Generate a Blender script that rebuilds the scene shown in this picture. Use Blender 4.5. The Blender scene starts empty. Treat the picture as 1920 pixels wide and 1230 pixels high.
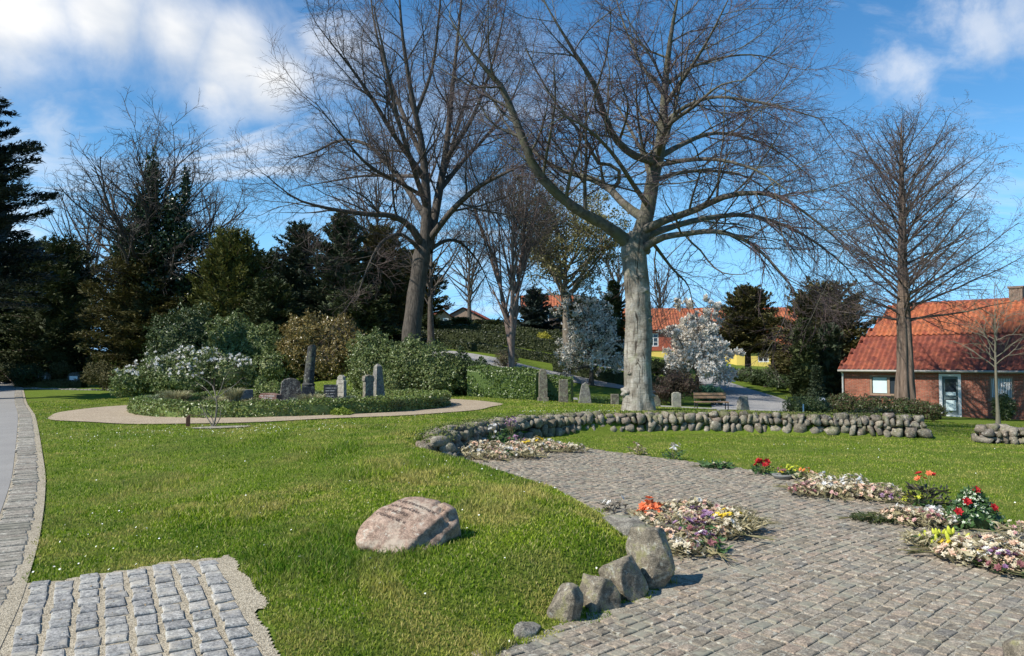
import bpy, math, random
import numpy as np
from mathutils import Vector, Matrix, noise as mnoise

C = bpy.context.scene.collection
R = math.radians
RS = np.random.RandomState
F = 1390.0
CAM = np.array([0.0, 0.0, 1.7])
PITCH = math.atan(65 / F)

# ---------------------------------------------------------------- camera, world, sun, exposure
cd = bpy.data.cameras.new("camera")
cam = bpy.data.objects.new("camera", cd); C.objects.link(cam)
cam.location = CAM
cam.rotation_euler = (math.pi / 2 + PITCH, 0, 0)
cd.sensor_width = 36.0; cd.lens = 36.0 * F / 1920.0
cd.clip_start = 0.1; cd.clip_end = 3000
bpy.context.scene.camera = cam

SUN = np.array([-0.88 * math.cos(R(44)), -0.475 * math.cos(R(44)), math.sin(R(44))]); SUN /= np.linalg.norm(SUN)
sd = bpy.data.lights.new("sun", 'SUN'); sd.energy = 5.0; sd.angle = R(0.53); sd.color = (1.0, 0.955, 0.88)
so = bpy.data.objects.new("sun", sd); C.objects.link(so)
so.rotation_euler = Vector(SUN).to_track_quat('Z', 'Y').to_euler()

sc = bpy.context.scene
sc.view_settings.view_transform = 'Standard'; sc.view_settings.look = 'None'
sc.view_settings.exposure = 0.45; sc.view_settings.gamma = 1.0
sc.cycles.max_bounces = 6; sc.cycles.diffuse_bounces = 2; sc.cycles.transparent_max_bounces = 6

FWD = np.array([0, math.cos(PITCH), math.sin(PITCH)]); UPV = np.array([0, -math.sin(PITCH), math.cos(PITCH)])
def ray(px, py):
    return np.array([1.0, 0, 0]) * ((px - 960) / F) + FWD + UPV * (-(py - 615) / F)
def W(px, py, Y):
    d = ray(px, py); return CAM + d * (Y / d[1])
def G0(px, py, z=0.0):
    d = ray(px, py); return CAM + d * ((z - CAM[2]) / d[2])

wd = bpy.data.worlds.new("World"); sc.world = wd; wd.use_nodes = True
def build_world():
    nt = wd.node_tree; N = nt.nodes; L = nt.links; N.clear()
    out = N.new('ShaderNodeOutputWorld'); bg = N.new('ShaderNodeBackground'); bg.inputs[1].default_value = 0.088
    sky = N.new('ShaderNodeTexSky'); sky.sky_type = 'NISHITA'; sky.sun_disc = False
    sky.sun_elevation = R(44); sky.sun_rotation = math.atan2(SUN[0], SUN[1])
    sky.air_density = 1.0; sky.dust_density = 0.1; sky.ozone_density = 2.2; sky.altitude = 50
    hs = N.new('ShaderNodeHueSaturation'); hs.inputs['Saturation'].default_value = 1.30; hs.inputs['Value'].default_value = 1.42
    L.new(sky.outputs[0], hs.inputs['Color'])
    tc = N.new('ShaderNodeTexCoord')
    def m(op, a, b=None, c=None):
        n = N.new('ShaderNodeMath'); n.operation = op
        for i, v in enumerate((a, b, c)):
            if v is None: continue
            if isinstance(v, (int, float)): n.inputs[i].default_value = v
            else: L.new(v, n.inputs[i])
        return n.outputs[0]
    sep = N.new('ShaderNodeSeparateXYZ'); L.new(tc.outputs['Generated'], sep.inputs[0])
    den = m('ADD', m('MAXIMUM', sep.outputs[2], 0.0), 0.22)
    cmb = N.new('ShaderNodeCombineXYZ')
    L.new(m('DIVIDE', sep.outputs[0], den), cmb.inputs[0]); L.new(m('DIVIDE', sep.outputs[1], den), cmb.inputs[1])
    def noise(scale, det, rough, vec, dist=0.0, off=(0, 0, 0), scl=(1, 1, 1), rot=0.0):
        mp = N.new('ShaderNodeMapping'); mp.inputs['Location'].default_value = off; mp.inputs['Scale'].default_value = scl
        mp.inputs['Rotation'].default_value = (0, 0, rot)
        L.new(vec, mp.inputs[0])
        n = N.new('ShaderNodeTexNoise'); n.inputs['Scale'].default_value = scale; n.inputs['Detail'].default_value = det
        n.inputs['Roughness'].default_value = rough; n.inputs['Distortion'].default_value = dist
        L.new(mp.outputs[0], n.inputs['Vector']); return n.outputs[0]
    big = noise(5.0, 8, 0.58, tc.outputs['Generated'], 0.3, (3.1, 1.7, 0.4))
    wisp = noise(1.6, 9, 0.62, cmb.outputs[0], 0.8, (1.3, 0.2, 0), (1.0, 2.4, 1), 0.5)
    soft = noise(2.2, 5, 0.55, cmb.outputs[0], 0.2, (7.3, 2.2, 0))
    def lobe(px, py, deg, soften):
        d = ray(px, py); d = d / np.linalg.norm(d)
        v = N.new('ShaderNodeVectorMath'); v.operation = 'DOT_PRODUCT'
        nrm = N.new('ShaderNodeVectorMath'); nrm.operation = 'NORMALIZE'; L.new(tc.outputs['Generated'], nrm.inputs[0])
        L.new(nrm.outputs[0], v.inputs[0]); v.inputs[1].default_value = tuple(d)
        ang = m('ARCCOSINE', m('MINIMUM', v.outputs['Value'], 1.0))
        # 1 at the centre, 0 at the rim, negative outside
        return m('DIVIDE', m('SUBTRACT', R(deg), ang), R(soften))
    core = None
    for a in ((20, 0, 7.0, 3.0), (180, 10, 6.0, 3.0), (330, 55, 4.9, 2.4), (430, 105, 4.6, 2.2), (505, 150, 3.2, 1.8), (400, 165, 3.0, 2.2)):
        l = lobe(*a); core = l if core is None else m('MAXIMUM', core, l)
    core = m('ADD', core, m('MULTIPLY', m('SUBTRACT', big, 0.5), 4.2))
    def ramp(v, lo, hi):
        n = N.new('ShaderNodeMapRange'); n.interpolation_type = 'SMOOTHSTEP'
        n.inputs['From Min'].default_value = lo; n.inputs['From Max'].default_value = hi; L.new(v, n.inputs['Value']); return n.outputs[0]
    c1 = m('MULTIPLY', ramp(core, -0.4, 1.7), 0.96)
    def veil(px, py, deg, soften, lo, hi, amt):
        k = ramp(lobe(px, py, deg, soften), -0.2, 1.2)
        return m('MULTIPLY', m('MULTIPLY', ramp(wisp, lo, hi), k), amt)
    tot = c1
    for a in ((460, 280, 11, 8, .44, .66, .55), (150, 190, 12, 8, .50, .74, .4), (900, 380, 15, 9, .36, .7, .45), (1120, 520, 10, 9, .4, .8, .3),
              (1780, 60, 13, 9, .56, .85, .35), (1500, 20, 9, 6, .5, .75, .5), (620, 90, 5, 4, .35, .6, .6),
              (1800, 330, 12, 8, .52, .75, .35), (-500, 300, 25, 15, .42, .65, .6)):
        tot = m('MAXIMUM', tot, veil(*a))
    puff = None
    for a in ((1850, 50, 2.2, 2.2), (1700, 135, 1.6, 1.8), (1770, 40, 1.2, 2.0), (1905, 25, 2.0, 2.0), (100, 250, 1.6, 2.2), (590, 75, 1.2, 1.5)):
        l = lobe(*a); puff = l if puff is None else m('MAXIMUM', puff, l)
    puff = m('ADD', puff, m('MULTIPLY', m('SUBTRACT', noise(14.0, 8, 0.6, tc.outputs['Generated'], 0.3, (1.1, 5.7, 0.4)), 0.5), 5.0))
    tot = m('MAXIMUM', tot, m('MULTIPLY', ramp(puff, -0.6, 1.6), .55))
    # thin whitening towards the horizon comes with the sky itself
    mix = N.new('ShaderNodeMix'); mix.data_type = 'RGBA'
    L.new(m('MINIMUM', tot, 0.96), mix.inputs[0])
    cc = N.new('ShaderNodeMix'); cc.data_type = 'RGBA'
    L.new(ramp(soft, .35, .65), cc.inputs[0]); cc.inputs[6].default_value = (5.8, 6.3, 7.0, 1); cc.inputs[7].default_value = (9.7, 9.5, 9.2, 1)
    tint = N.new('ShaderNodeValToRGB'); tint.color_ramp.elements[0].position = 0.0; tint.color_ramp.elements[0].color = (.62, .92, 1.0, 1)
    tint.color_ramp.elements[1].position = .34; tint.color_ramp.elements[1].color = (.95, 1.0, .98, 1); L.new(sep.outputs[2], tint.inputs[0])
    tm = N.new('ShaderNodeMix'); tm.data_type = 'RGBA'; tm.blend_type = 'MULTIPLY'; tm.inputs[0].default_value = 1.0
    L.new(hs.outputs[0], tm.inputs[6]); L.new(tint.outputs[0], tm.inputs[7])
    bl = N.new('ShaderNodeMix'); bl.data_type = 'RGBA'; bl.inputs[7].default_value = (2.7, 6.3, 10.6, 1)
    L.new(ramp(m('SUBTRACT', 0.30, sep.outputs[2]), 0.0, .30), bl.inputs[0]); L.new(tm.outputs[2], bl.inputs[6])
    L.new(bl.outputs[2], mix.inputs[6]); L.new(cc.outputs[2], mix.inputs[7])
    L.new(mix.outputs[2], bg.inputs[0]); L.new(bg.outputs[0], out.inputs[0])
build_world()

# ---------------------------------------------------------------- object helpers
def tag(o, label=None, cat=None, group=None, kind=None):
    if label: o['label'] = label
    if cat: o['category'] = cat
    if group: o['group'] = group
    if kind: o['kind'] = kind
    return o
def thing(name, loc, label, cat, group=None):
    o = bpy.data.objects.new(name, None); C.objects.link(o); o.location = [float(v) for v in loc]
    o.empty_display_size = 0.2
    return tag(o, label, cat, group)

class Geo:
    def __init__(s): s.v = []; s.f = []; s.n = 0
    def add(s, V, Fc, mi=0):
        V = np.asarray(V, float).reshape(-1, 3); Fc = np.asarray(Fc, int)
        s.v.append(V); s.f.append((Fc + s.n, mi)); s.n += len(V)
    def box(s, c, size, rz=0.0, mi=0, ax=None):
        x, y, z = [k / 2 for k in size]
        V = np.array([[a * x, b * y, d * z] for d in (-1, 1) for b in (-1, 1) for a in (-1, 1)])
        ca, sa = math.cos(rz), math.sin(rz)
        V = np.stack([V[:, 0] * ca - V[:, 1] * sa, V[:, 0] * sa + V[:, 1] * ca, V[:, 2]], 1) + np.array(c)
        s.add(V, [[0, 2, 3, 1], [4, 5, 7, 6], [0, 1, 5, 4], [2, 6, 7, 3], [0, 4, 6, 2], [1, 3, 7, 5]], mi)
    def build(s, name, mats, parent=None, smooth=False, loc=None):
        if not isinstance(mats, (list, tuple)): mats = [mats]
        V = np.concatenate(s.v) if s.v else np.zeros((0, 3))
        base = np.zeros(3)
        if parent is not None:
            p = parent
            while p is not None: base = base + np.array(p.location); p = p.parent
        elif loc is not None: base = np.array(loc, float)
        V = V - base
        me = bpy.data.meshes.new(name)
        me.vertices.add(len(V)); me.vertices.foreach_set('co', V.astype(np.float32).ravel())
        loops = np.concatenate([f.ravel() for f, _ in s.f]).astype(np.int32)
        tot = np.concatenate([np.full(len(f), f.shape[1]) for f, _ in s.f]).astype(np.int32)
        st = np.concatenate([[0], np.cumsum(tot)[:-1]]).astype(np.int32)
        mi = np.concatenate([np.full(len(f), m) for f, m in s.f]).astype(np.int32)
        me.loops.add(len(loops)); me.loops.foreach_set('vertex_index', loops)
        me.polygons.add(len(tot)); me.polygons.foreach_set('loop_start', st); me.polygons.foreach_set('loop_total', tot)
        me.polygons.foreach_set('material_index', mi)
        me.polygons.foreach_set('use_smooth', np.full(len(tot), bool(smooth)))
        for m in mats: me.materials.append(m)
        me.update(calc_edges=True)
        o = bpy.data.objects.new(name, me); C.objects.link(o)
        if parent is not None: o.parent = parent
        elif loc is not None: o.location = [float(v) for v in loc]
        return o

def clone(root, loc, rz=0.0, scale=1.0, label=None, group=None):
    r = root.copy(); C.objects.link(r); r.location = [float(v) for v in loc]; r.rotation_euler = (0, 0, rz); r.scale = (scale,) * 3
    if label: r['label'] = label
    if group: r['group'] = group
    for ch in list(root.children):
        c = ch.copy(); C.objects.link(c); c.parent = r
        for g in list(ch.children):
            d = g.copy(); C.objects.link(d); d.parent = c
    return r

def tubes(geo, P, rad, sides=4, mi=0):
    P = np.asarray(P, float); rad = np.asarray(rad, float)
    N, n, _ = P.shape
    T = np.gradient(P, axis=1); T /= (np.linalg.norm(T, axis=2, keepdims=True) + 1e-9)
    mT = np.abs(T.mean(axis=1)); ref = np.zeros((N, 3)); ref[np.arange(N), mT.argmin(axis=1)] = 1
    U = np.cross(T, ref[:, None, :]); U /= (np.linalg.norm(U, axis=2, keepdims=True) + 1e-9)
    V = np.cross(T, U)
    a = np.arange(sides) * 2 * math.pi / sides
    ring = P[:, :, None, :] + rad[:, :, None, None] * (np.cos(a)[None, None, :, None] * U[:, :, None, :] + np.sin(a)[None, None, :, None] * V[:, :, None, :])
    idx = np.arange(N * n * sides).reshape(N, n, sides)
    A = idx[:, :-1, :]; B = idx[:, 1:, :]
    f = np.stack([A, np.roll(A, -1, 2), np.roll(B, -1, 2), B], -1).reshape(-1, 4)
    geo.add(ring.reshape(-1, 3), f, mi)

def resample(P, rr, n):
    P = np.asarray(P, float); rr = np.asarray(rr, float)
    # Catmull-Rom then resample by length
    Q = np.vstack([2 * P[0] - P[1], P, 2 * P[-1] - P[-2]]); out = []; orr = []
    for i in range(len(P) - 1):
        p0, p1, p2, p3 = Q[i:i + 4]
        for t in np.linspace(0, 1, 8, endpoint=False):
            out.append(.5 * ((2 * p1) + (-p0 + p2) * t + (2 * p0 - 5 * p1 + 4 * p2 - p3) * t * t + (-p0 + 3 * p1 - 3 * p2 + p3) * t ** 3))
            orr.append(rr[i] * (1 - t) + rr[i + 1] * t)
    out.append(P[-1]); orr.append(rr[-1]); out = np.array(out); orr = np.array(orr)
    s = np.concatenate([[0], np.cumsum(np.linalg.norm(np.diff(out, axis=0), axis=1))])
    q = np.linspace(0, s[-1], n)
    return np.stack([np.interp(q, s, out[:, k]) for k in range(3)], 1), np.interp(q, s, orr)

def unit(v): return v / (np.linalg.norm(v, axis=-1, keepdims=True) + 1e-9)

def quads(geo, Cn, A, B, mi=0, shape='rhomb'):
    """leaf quads: centre Cn, half-axes A (long) and B (short)"""
    if shape == 'rhomb': V = np.stack([Cn - A, Cn + B, Cn + A, Cn - B], 1)
    else: V = np.stack([Cn - A - B, Cn - A + B, Cn + A + B, Cn + A - B], 1)
    N = len(Cn); geo.add(V.reshape(-1, 3), np.arange(N * 4).reshape(N, 4), mi)

def leaf_cloud(geo, rs, P, Nrm, size, asp=.5, bias=.6, mi=0):
    N = len(P)
    n = unit(rs.normal(size=(N, 3)) + bias * Nrm * 1.7)
    a = unit(np.cross(n, rs.normal(size=(N, 3)))); b = np.cross(n, a)
    s = size * rs.uniform(.6, 1.35, (N, 1))
    quads(geo, P, a * s, b * s * asp, mi)

def blob_points(rs, blobs, N, shell=(.72, 1.04), lump=.16, zmin=None):
    blobs = np.array(blobs, float)
    ar = (blobs[:, 3] * blobs[:, 4] + blobs[:, 3] * blobs[:, 5] + blobs[:, 4] * blobs[:, 5]); ar /= ar.sum()
    k = rs.choice(len(blobs), int(N * 1.6), p=ar)
    d = unit(rs.normal(size=(len(k), 3)))
    ph = k[:, None] * 1.7
    lum = 1 + lump * (np.sin(d[:, 0] * 6 + ph[:, 0]) * np.cos(d[:, 1] * 5.3 + ph[:, 0] * 2) + .7 * np.sin(d[:, 2] * 7.7 + d[:, 0] * 9 + ph[:, 0] * 3) + .5 * np.sin(d[:, 1] * 17 + ph[:, 0]) * np.cos(d[:, 2] * 15))
    u = rs.uniform(0, 1, len(k)) ** .6; s = (shell[0] + (shell[1] - shell[0]) * u) * lum
    P = blobs[k, :3] + d * blobs[k, 3:] * s[:, None]
    Nm = unit(d / blobs[k, 3:])
    keep = np.ones(len(P), bool)
    for i, b in enumerate(blobs):
        q = (((P - b[:3]) / b[3:]) ** 2).sum(1); keep &= ~((q < .42) & (k != i))
    if zmin is not None: keep &= P[:, 2] > zmin
    P = P[keep][:N]; Nm = Nm[keep][:N]
    return P, Nm

_icos = {}
def ico(sub):
    if sub in _icos: return _icos[sub]
    import bmesh
    bm = bmesh.new(); bmesh.ops.create_icosphere(bm, subdivisions=sub, radius=1.0)
    V = np.array([v.co[:] for v in bm.verts]); Fc = np.array([[v.index for v in f.verts] for f in bm.faces]); bm.free()
    _icos[sub] = (V, Fc); return V, Fc

def blob_core(geo, blobs, k=.68, mi=0, sub=2):
    V, Fc = ico(sub)
    for i, b in enumerate(blobs):
        lum = 1 + .12 * np.sin(V[:, 0] * 6 + i) * np.cos(V[:, 1] * 5 + i * 2) + .08 * np.sin(V[:, 2] * 8 + i)
        geo.add(V * lum[:, None] * np.array(b[3:]) * k + np.array(b[:3]), Fc, mi)

# ---------------------------------------------------------------- materials
MATS = {}
def new_mat(name):
    m = bpy.data.materials.new(name); m.use_nodes = True; nt = m.node_tree; nt.nodes.clear()
    out = nt.nodes.new('ShaderNodeOutputMaterial'); return m, nt, out
class NB:
    def __init__(s, nt): s.nt = nt; s.N = nt.nodes; s.L = nt.links
    def node(s, t, **kw):
        n = s.N.new(t)
        for k, v in kw.items(): setattr(n, k, v)
        return n
    def link(s, a, b): s.L.new(a, b)
    def coord(s, kind='Object', scale=(1, 1, 1), rot=(0, 0, 0)):
        if kind == 'World': o = s.node('ShaderNodeNewGeometry').outputs['Position']
        else: o = s.node('ShaderNodeTexCoord').outputs[kind]
        mp = s.node('ShaderNodeMapping'); mp.inputs['Scale'].default_value = scale; mp.inputs['Rotation'].default_value = rot
        s.link(o, mp.inputs[0]); return mp.outputs[0]
    def noise(s, vec, scale, det=4, rough=.55, dist=0):
        n = s.node('ShaderNodeTexNoise'); n.inputs['Scale'].default_value = scale; n.inputs['Detail'].default_value = det
        n.inputs['Roughness'].default_value = rough; n.inputs['Distortion'].default_value = dist
        s.link(vec, n.inputs['Vector']); return n.outputs[0]
    def ramp(s, v, stops):
        r = s.node('ShaderNodeValToRGB'); e = r.color_ramp.elements
        while len(e) < len(stops): e.new(.5)
        for i, (p, c) in enumerate(stops): e[i].position = p; e[i].color = (*c, 1) if len(c) == 3 else c
        s.link(v, r.inputs[0]); return r.outputs[0]
    def mix(s, f, a, b, blend='MIX'):
        m = s.node('ShaderNodeMix', data_type='RGBA', blend_type=blend)
        for i, v in ((0, f), (6, a), (7, b)):
            if isinstance(v, (int, float)): m.inputs[i].default_value = v
            elif isinstance(v, tuple): m.inputs[i].default_value = (*v, 1)
            else: s.link(v, m.inputs[i])
        return m.outputs[2]
    def math(s, op, a, b=0.0):
        m = s.node('ShaderNodeMath', operation=op)
        for i, v in enumerate((a, b)):
            if isinstance(v, (int, float)): m.inputs[i].default_value = v
            else: s.link(v, m.inputs[i])
        return m.outputs[0]
    def rnd(s): return s.node('ShaderNodeNewGeometry').outputs['Random Per Island']
    def bump(s, h, dist=.02, strength=.6):
        b = s.node('ShaderNodeBump'); b.inputs['Distance'].default_value = dist; b.inputs['Strength'].default_value = strength
        s.link(h, b.inputs['Height']); return b.outputs[0]
    def bsdf(s, out, col, rough=.7, spec=.3, normal=None, metal=0, trans=0.0):
        p = s.node('ShaderNodeBsdfPrincipled'); p.inputs['Roughness'].default_value = rough
        p.inputs['Specular IOR Level'].default_value = spec; p.inputs['Metallic'].default_value = metal
        if isinstance(col, tuple): p.inputs['Base Color'].default_value = (*col, 1)
        else: s.link(col, p.inputs['Base Color'])
        if normal is not None: s.link(normal, p.inputs['Normal'])
        if trans > 0:
            t = s.node('ShaderNodeBsdfTranslucent')
            if isinstance(col, tuple): t.inputs[0].default_value = (*col, 1)
            else: s.link(col, t.inputs[0])
            mx = s.node('ShaderNodeMixShader'); mx.inputs[0].default_value = trans
            s.link(p.outputs[0], mx.inputs[1]); s.link(t.outputs[0], mx.inputs[2]); s.link(mx.outputs[0], out.inputs[0])
        else: s.link(p.outputs[0], out.inputs[0])
        return p

def leaf_mat(name, cols, rough=.5, trans=.22, spec=.35, big=None):
    if name in MATS: return MATS[name]
    m, nt, out = new_mat(name); b = NB(nt)
    n = len(cols); fn = b.ramp(b.noise(b.coord('World'), 24, 4, .7), [(.36, (0, 0, 0)), (.64, (1, 1, 1))])
    c = b.ramp(b.math('ADD', b.math('MULTIPLY', b.rnd(), .6), b.math('MULTIPLY', fn, .4)), [((i + .5) / n, cols[i]) for i in range(n)])
    if big:   # large patches of another leaf colour
        f = b.ramp(b.noise(b.coord('World'), big[1], 3), [(.42, (0, 0, 0)), (.62, (1, 1, 1))])
        c = b.mix(f, c, b.mix(.6, c, big[0]))
    b.bsdf(out, c, rough, spec, trans=trans); MATS[name] = m; return m

def bark_mat(name, c1, c2, scale=6, zs=.25, bump=.03, patch=None):
    if name in MATS: return MATS[name]
    m, nt, out = new_mat(name); b = NB(nt)
    v = b.coord('World', (1, 1, zs)); n1 = b.noise(v, scale, 6, .65, .4); n2 = b.noise(b.coord('World'), 1.6, 3)
    c = b.ramp(n1, [(.32, c1), (.66, c2)])
    if patch: c = b.mix(b.ramp(n2, [(.45, (0, 0, 0)), (.62, (1, 1, 1))]), c, b.mix(.65, c, patch))
    b.bsdf(out, c, .85, .2, b.bump(n1, bump, .8)); MATS[name] = m; return m

def twig_mat(name, cols):
    if name in MATS: return MATS[name]
    m, nt, out = new_mat(name); b = NB(nt); n = len(cols)
    b.bsdf(out, b.ramp(b.rnd(), [((i + .5) / n, cols[i]) for i in range(n)]), .75, .25); MATS[name] = m; return m

def stone_mat(name, cols, scale=14, lichen=None, rough=.85, bump=.012, island=True, speck=90):
    if name in MATS: return MATS[name]
    m, nt, out = new_mat(name); b = NB(nt); v = b.coord('World'); n = len(cols)
    n1 = b.noise(v, scale, 6, .6); n2 = b.noise(v, speck, 3, .7); n3 = b.noise(v, 34, 4, .65)
    if island: c = b.ramp(b.rnd(), [((i + .5) / n, cols[i]) for i in range(n)])
    else: c = b.ramp(n1, [(.3 + .4 * i / max(1, n - 1), cols[i]) for i in range(n)])
    c = b.mix(.75, c, b.ramp(n2, [(.40, (.30, .30, .31)), (.5, (.68, .67, .64)), (.60, (1.0, .98, .95))]), 'MULTIPLY')
    c = b.mix(.55, c, b.ramp(n1, [(.36, (.5, .5, .5)), (.6, (1, 1, 1))]), 'MULTIPLY')
    c = b.mix(.6, c, b.ramp(n3, [(.40, (.45, .44, .42)), (.56, (1.05, 1.03, 1.0))]), 'MULTIPLY')
    c = b.mix(b.ramp(b.noise(v, 15, 5, .7), [(.58, (0, 0, 0)), (.63, (1, 1, 1))]), c, b.mix(.45, c, (.55, .54, .44)))
    if lichen: c = b.mix(b.ramp(b.noise(v, lichen[1], 5, .7), [(.52, (0, 0, 0)), (.62, (1, 1, 1))]), c, b.mix(.75, c, lichen[0]))
    h = b.math('ADD', b.math('ADD', n1, b.math('MULTIPLY', n3, .35)), b.math('MULTIPLY', n2, .3))
    b.bsdf(out, c, rough, .3, b.bump(h, bump, .9)); MATS[name] = m; return m

def plain_mat(name, col, rough=.6, spec=.3, var=.25, scale=5, bump=0.0, metal=0):
    if name in MATS: return MATS[name]
    m, nt, out = new_mat(name); b = NB(nt); n1 = b.noise(b.coord('World'), scale, 5, .6)
    c = b.mix(var, col, b.ramp(n1, [(.3, tuple(k * .45 for k in col)), (.7, tuple(min(1, k * 1.25) for k in col))]))
    b.bsdf(out, c, rough, spec, b.bump(n1, bump, .7) if bump else None, metal); MATS[name] = m; return m

def grass_ground():
    m, nt, out = new_mat('lawn_ground'); b = NB(nt); v = b.coord('World')
    fine = b.noise(v, 38, 5, .7); mid = b.noise(v, 1.1, 4, .6); streak = b.noise(b.coord('World', (1, .35, 1)), 9, 4, .65)
    c = b.ramp(fine, [(.28, (.048, .075, .010)), (.5, (.115, .17, .017)), (.72, (.20, .265, .038))])
    c = b.mix(b.ramp(mid, [(.35, (0, 0, 0)), (.7, (1, 1, 1))]), c, b.mix(.5, c, (.15, .17, .035)))
    c = b.mix(.35, c, b.ramp(streak, [(.3, (.5, .55, .4)), (.7, (1, 1, 1))]), 'MULTIPLY')
    b.bsdf(out, c, .95, .1, b.bump(fine, .03, .9)); return m
M_GRASS = grass_ground()

def blade_mat():
    m, nt, out = new_mat('grass_blades'); b = NB(nt)
    c = b.ramp(b.rnd(), [(.05, (.06, .12, .008)), (.30, (.135, .22, .012)), (.6, (.235, .325, .020)), (.82, (.37, .43, .055)), (.95, (.55, .50, .20))])
    dry = b.ramp(b.noise(b.coord('World'), 1.5, 5, .65), [(.46, (0, 0, 0)), (.60, (1, 1, 1))])
    c = b.mix(dry, c, b.mix(.6, c, (.50, .40, .14)))
    dark = b.ramp(b.noise(b.coord('World', (1, 1, 1)), .8, 3), [(.35, (1, 1, 1)), (.55, (0, 0, 0))])
    c = b.mix(dark, c, b.mix(.5, c, (.03, .12, .015)))
    b.bsdf(out, c, .8, .06, trans=.35); return m
M_BLADE = blade_mat()

# ---------------------------------------------------------------- terrain height
CT = np.array([
    (-4, 3, .06), (-3, 4.2, .08), (-2, 4.2, .10), (-3.5, 6, .13), (-5, 8, .15), (-9, 12, .16), (-8, 6, .1), (-15, 22, .2), (-22, 33, .25), (-34, 50, .3), (-30, 66, .4),
    (-1.1, 4.3, .12), (-.6, 4.9, .2), (-1.2, 5.4, .26), (-.2, 5.6, .3), (.5, 6.2, .33), (-.8, 6.3, .33), (.6, 7.6, .33), (-.4, 8.6, .36), (-1.8, 7, .27), (-1.6, 9.5, .4), (-1.7, 11, .43), (-1.9, 12.5, .46),
    (-3.2, 8, .2), (-4, 11, .28), (-6, 14, .32), (-3, 14, .43), (-6, 18, .4), (-6.3, 22, .4), (-12, 22, .34), (-1, 17, .44), (2, 20, .43), (6, 20, .40), (8.5, 18.5, .34), (-.2, 24, .4), (4, 24, .3),
    (0, 28, .36), (-6, 29, .42), (-12, 32, .45), (3, 28, .15), (8, 26, -.15), (9.7, 17.5, .05), (11, 15, 0), (13, 22, -.3), (9, 32, -.35), (5, 33, -.15), (2, 33, .2), (14, 32, -.6), (19, 38, -.9), (26, 34, -1.0), (30, 45, -1.0), (20, 26, -.6), (16, 14, -.05), (12, 6, 0), (20, 5, -.1),
    (-4.6, 34, 1.3), (-9, 38, 1.0), (-2, 38, 1.1), (2, 40, .8), (-2, 46, 2.2), (-9, 46, 2.3), (4.5, 46, 1.3), (8, 44, .3), (12, 46, .2), (10, 38, -.2), (13.9, 56, 1.1), (9, 56, 1.3), (18, 55, .6), (24, 58, .6),
    (-5, 60, 3.6), (4, 60, 3.0), (-8, 76, 5.0), (3, 76, 4.8), (14, 75, 2.2), (22, 75, 1.7), (34, 75, 1.2), (-16, 45, .9), (-18, 60, 2.0), (-25, 80, 3),
    (-60, 60, .5), (-40, 15, 0), (-20, -10, 0), (20, -15, -.1), (60, 20, -1), (60, 70, 0), (-50, 110, 3), (0, 110, 5.5), (50, 110, 2), (0, -5, 0), (3, 3, 0), (8, 10, 0)])
def _tps():
    P = CT[:, :2]; n = len(P)
    d = np.linalg.norm(P[:, None] - P[None], axis=2)
    K = np.where(d > 0, d * d * np.log(d + 1e-12), 0) + np.eye(n) * .6
    A = np.zeros((n + 3, n + 3)); A[:n, :n] = K; A[:n, n] = 1; A[:n, n + 1:] = P; A[n, :n] = 1; A[n + 1:, :n] = P.T
    return np.linalg.solve(A, np.concatenate([CT[:, 2], np.zeros(3)]))
TW = _tps()
def tps(x, y):
    n = len(CT); z = TW[n] + TW[n + 1] * x + TW[n + 2] * y
    for i in range(n):
        d2 = (x - CT[i, 0]) ** 2 + (y - CT[i, 1]) ** 2 + 1e-9
        z = z + TW[i] * d2 * .5 * np.log(d2)
    return z
BOWL = np.array([(-1.3, 2.0), (-.75, 3.6), (-.35, 4.15), (.05, 4.6), (.55, 5.05), (1.05, 5.5), (1.3, 6.0), (1.25, 7.6), (1.0, 8.5), (.25, 9.8), (-.9, 11.6), (-1.15, 12.3), (-1.22, 13.1), (-.95, 14.3),
                 (-.3, 15.8), (.85, 17.2), (3.1, 17.9), (5.7, 17.9), (7.8, 17.3), (9.6, 16.7), (12, 16.6), (45, 16), (45, -10), (-1.3, -10)])
PAVE = np.array([(-1.3, 2.0), (-.75, 3.6), (-.35, 4.15), (.05, 4.6), (.55, 5.05), (1.05, 5.5), (1.3, 6.0), (1.25, 7.6), (1.0, 8.5), (.25, 9.8), (-.9, 11.6), (-1.1, 12.3), (-1.12, 13.3), (-.7, 14.5), (0.1, 15.4), (1.46, 14.7),
                 (2.7, 13.2), (3.6, 12.1), (4.1, 11.2), (4.5, 10.0), (4.75, 8.9), (5.1, 7.5), (5.9, 5.8), (7.5, 4.0), (8.5, 2.0)])
def sdist(x, y, poly):
    """signed distance, negative inside"""
    x = np.asarray(x, float); y = np.asarray(y, float); d = np.full(x.shape, 1e9); ins = np.zeros(x.shape, bool)
    for i in range(len(poly)):
        ax, ay = poly[i]; bx, by = poly[(i + 1) % len(poly)]
        ex, ey = bx - ax, by - ay; t = np.clip(((x - ax) * ex + (y - ay) * ey) / (ex * ex + ey * ey), 0, 1)
        d = np.minimum(d, np.hypot(x - ax - t * ex, y - ay - t * ey))
        c = ((ay > y) != (by > y)) & (x < (bx - ax) * (y - ay) / ((by - ay) if by != ay else 1e-9) + ax); ins ^= c
    return np.where(ins, -d, d)
def sstep(a, b, t):
    t = np.clip((t - a) / (b - a), 0, 1); return t * t * (3 - 2 * t)
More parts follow.
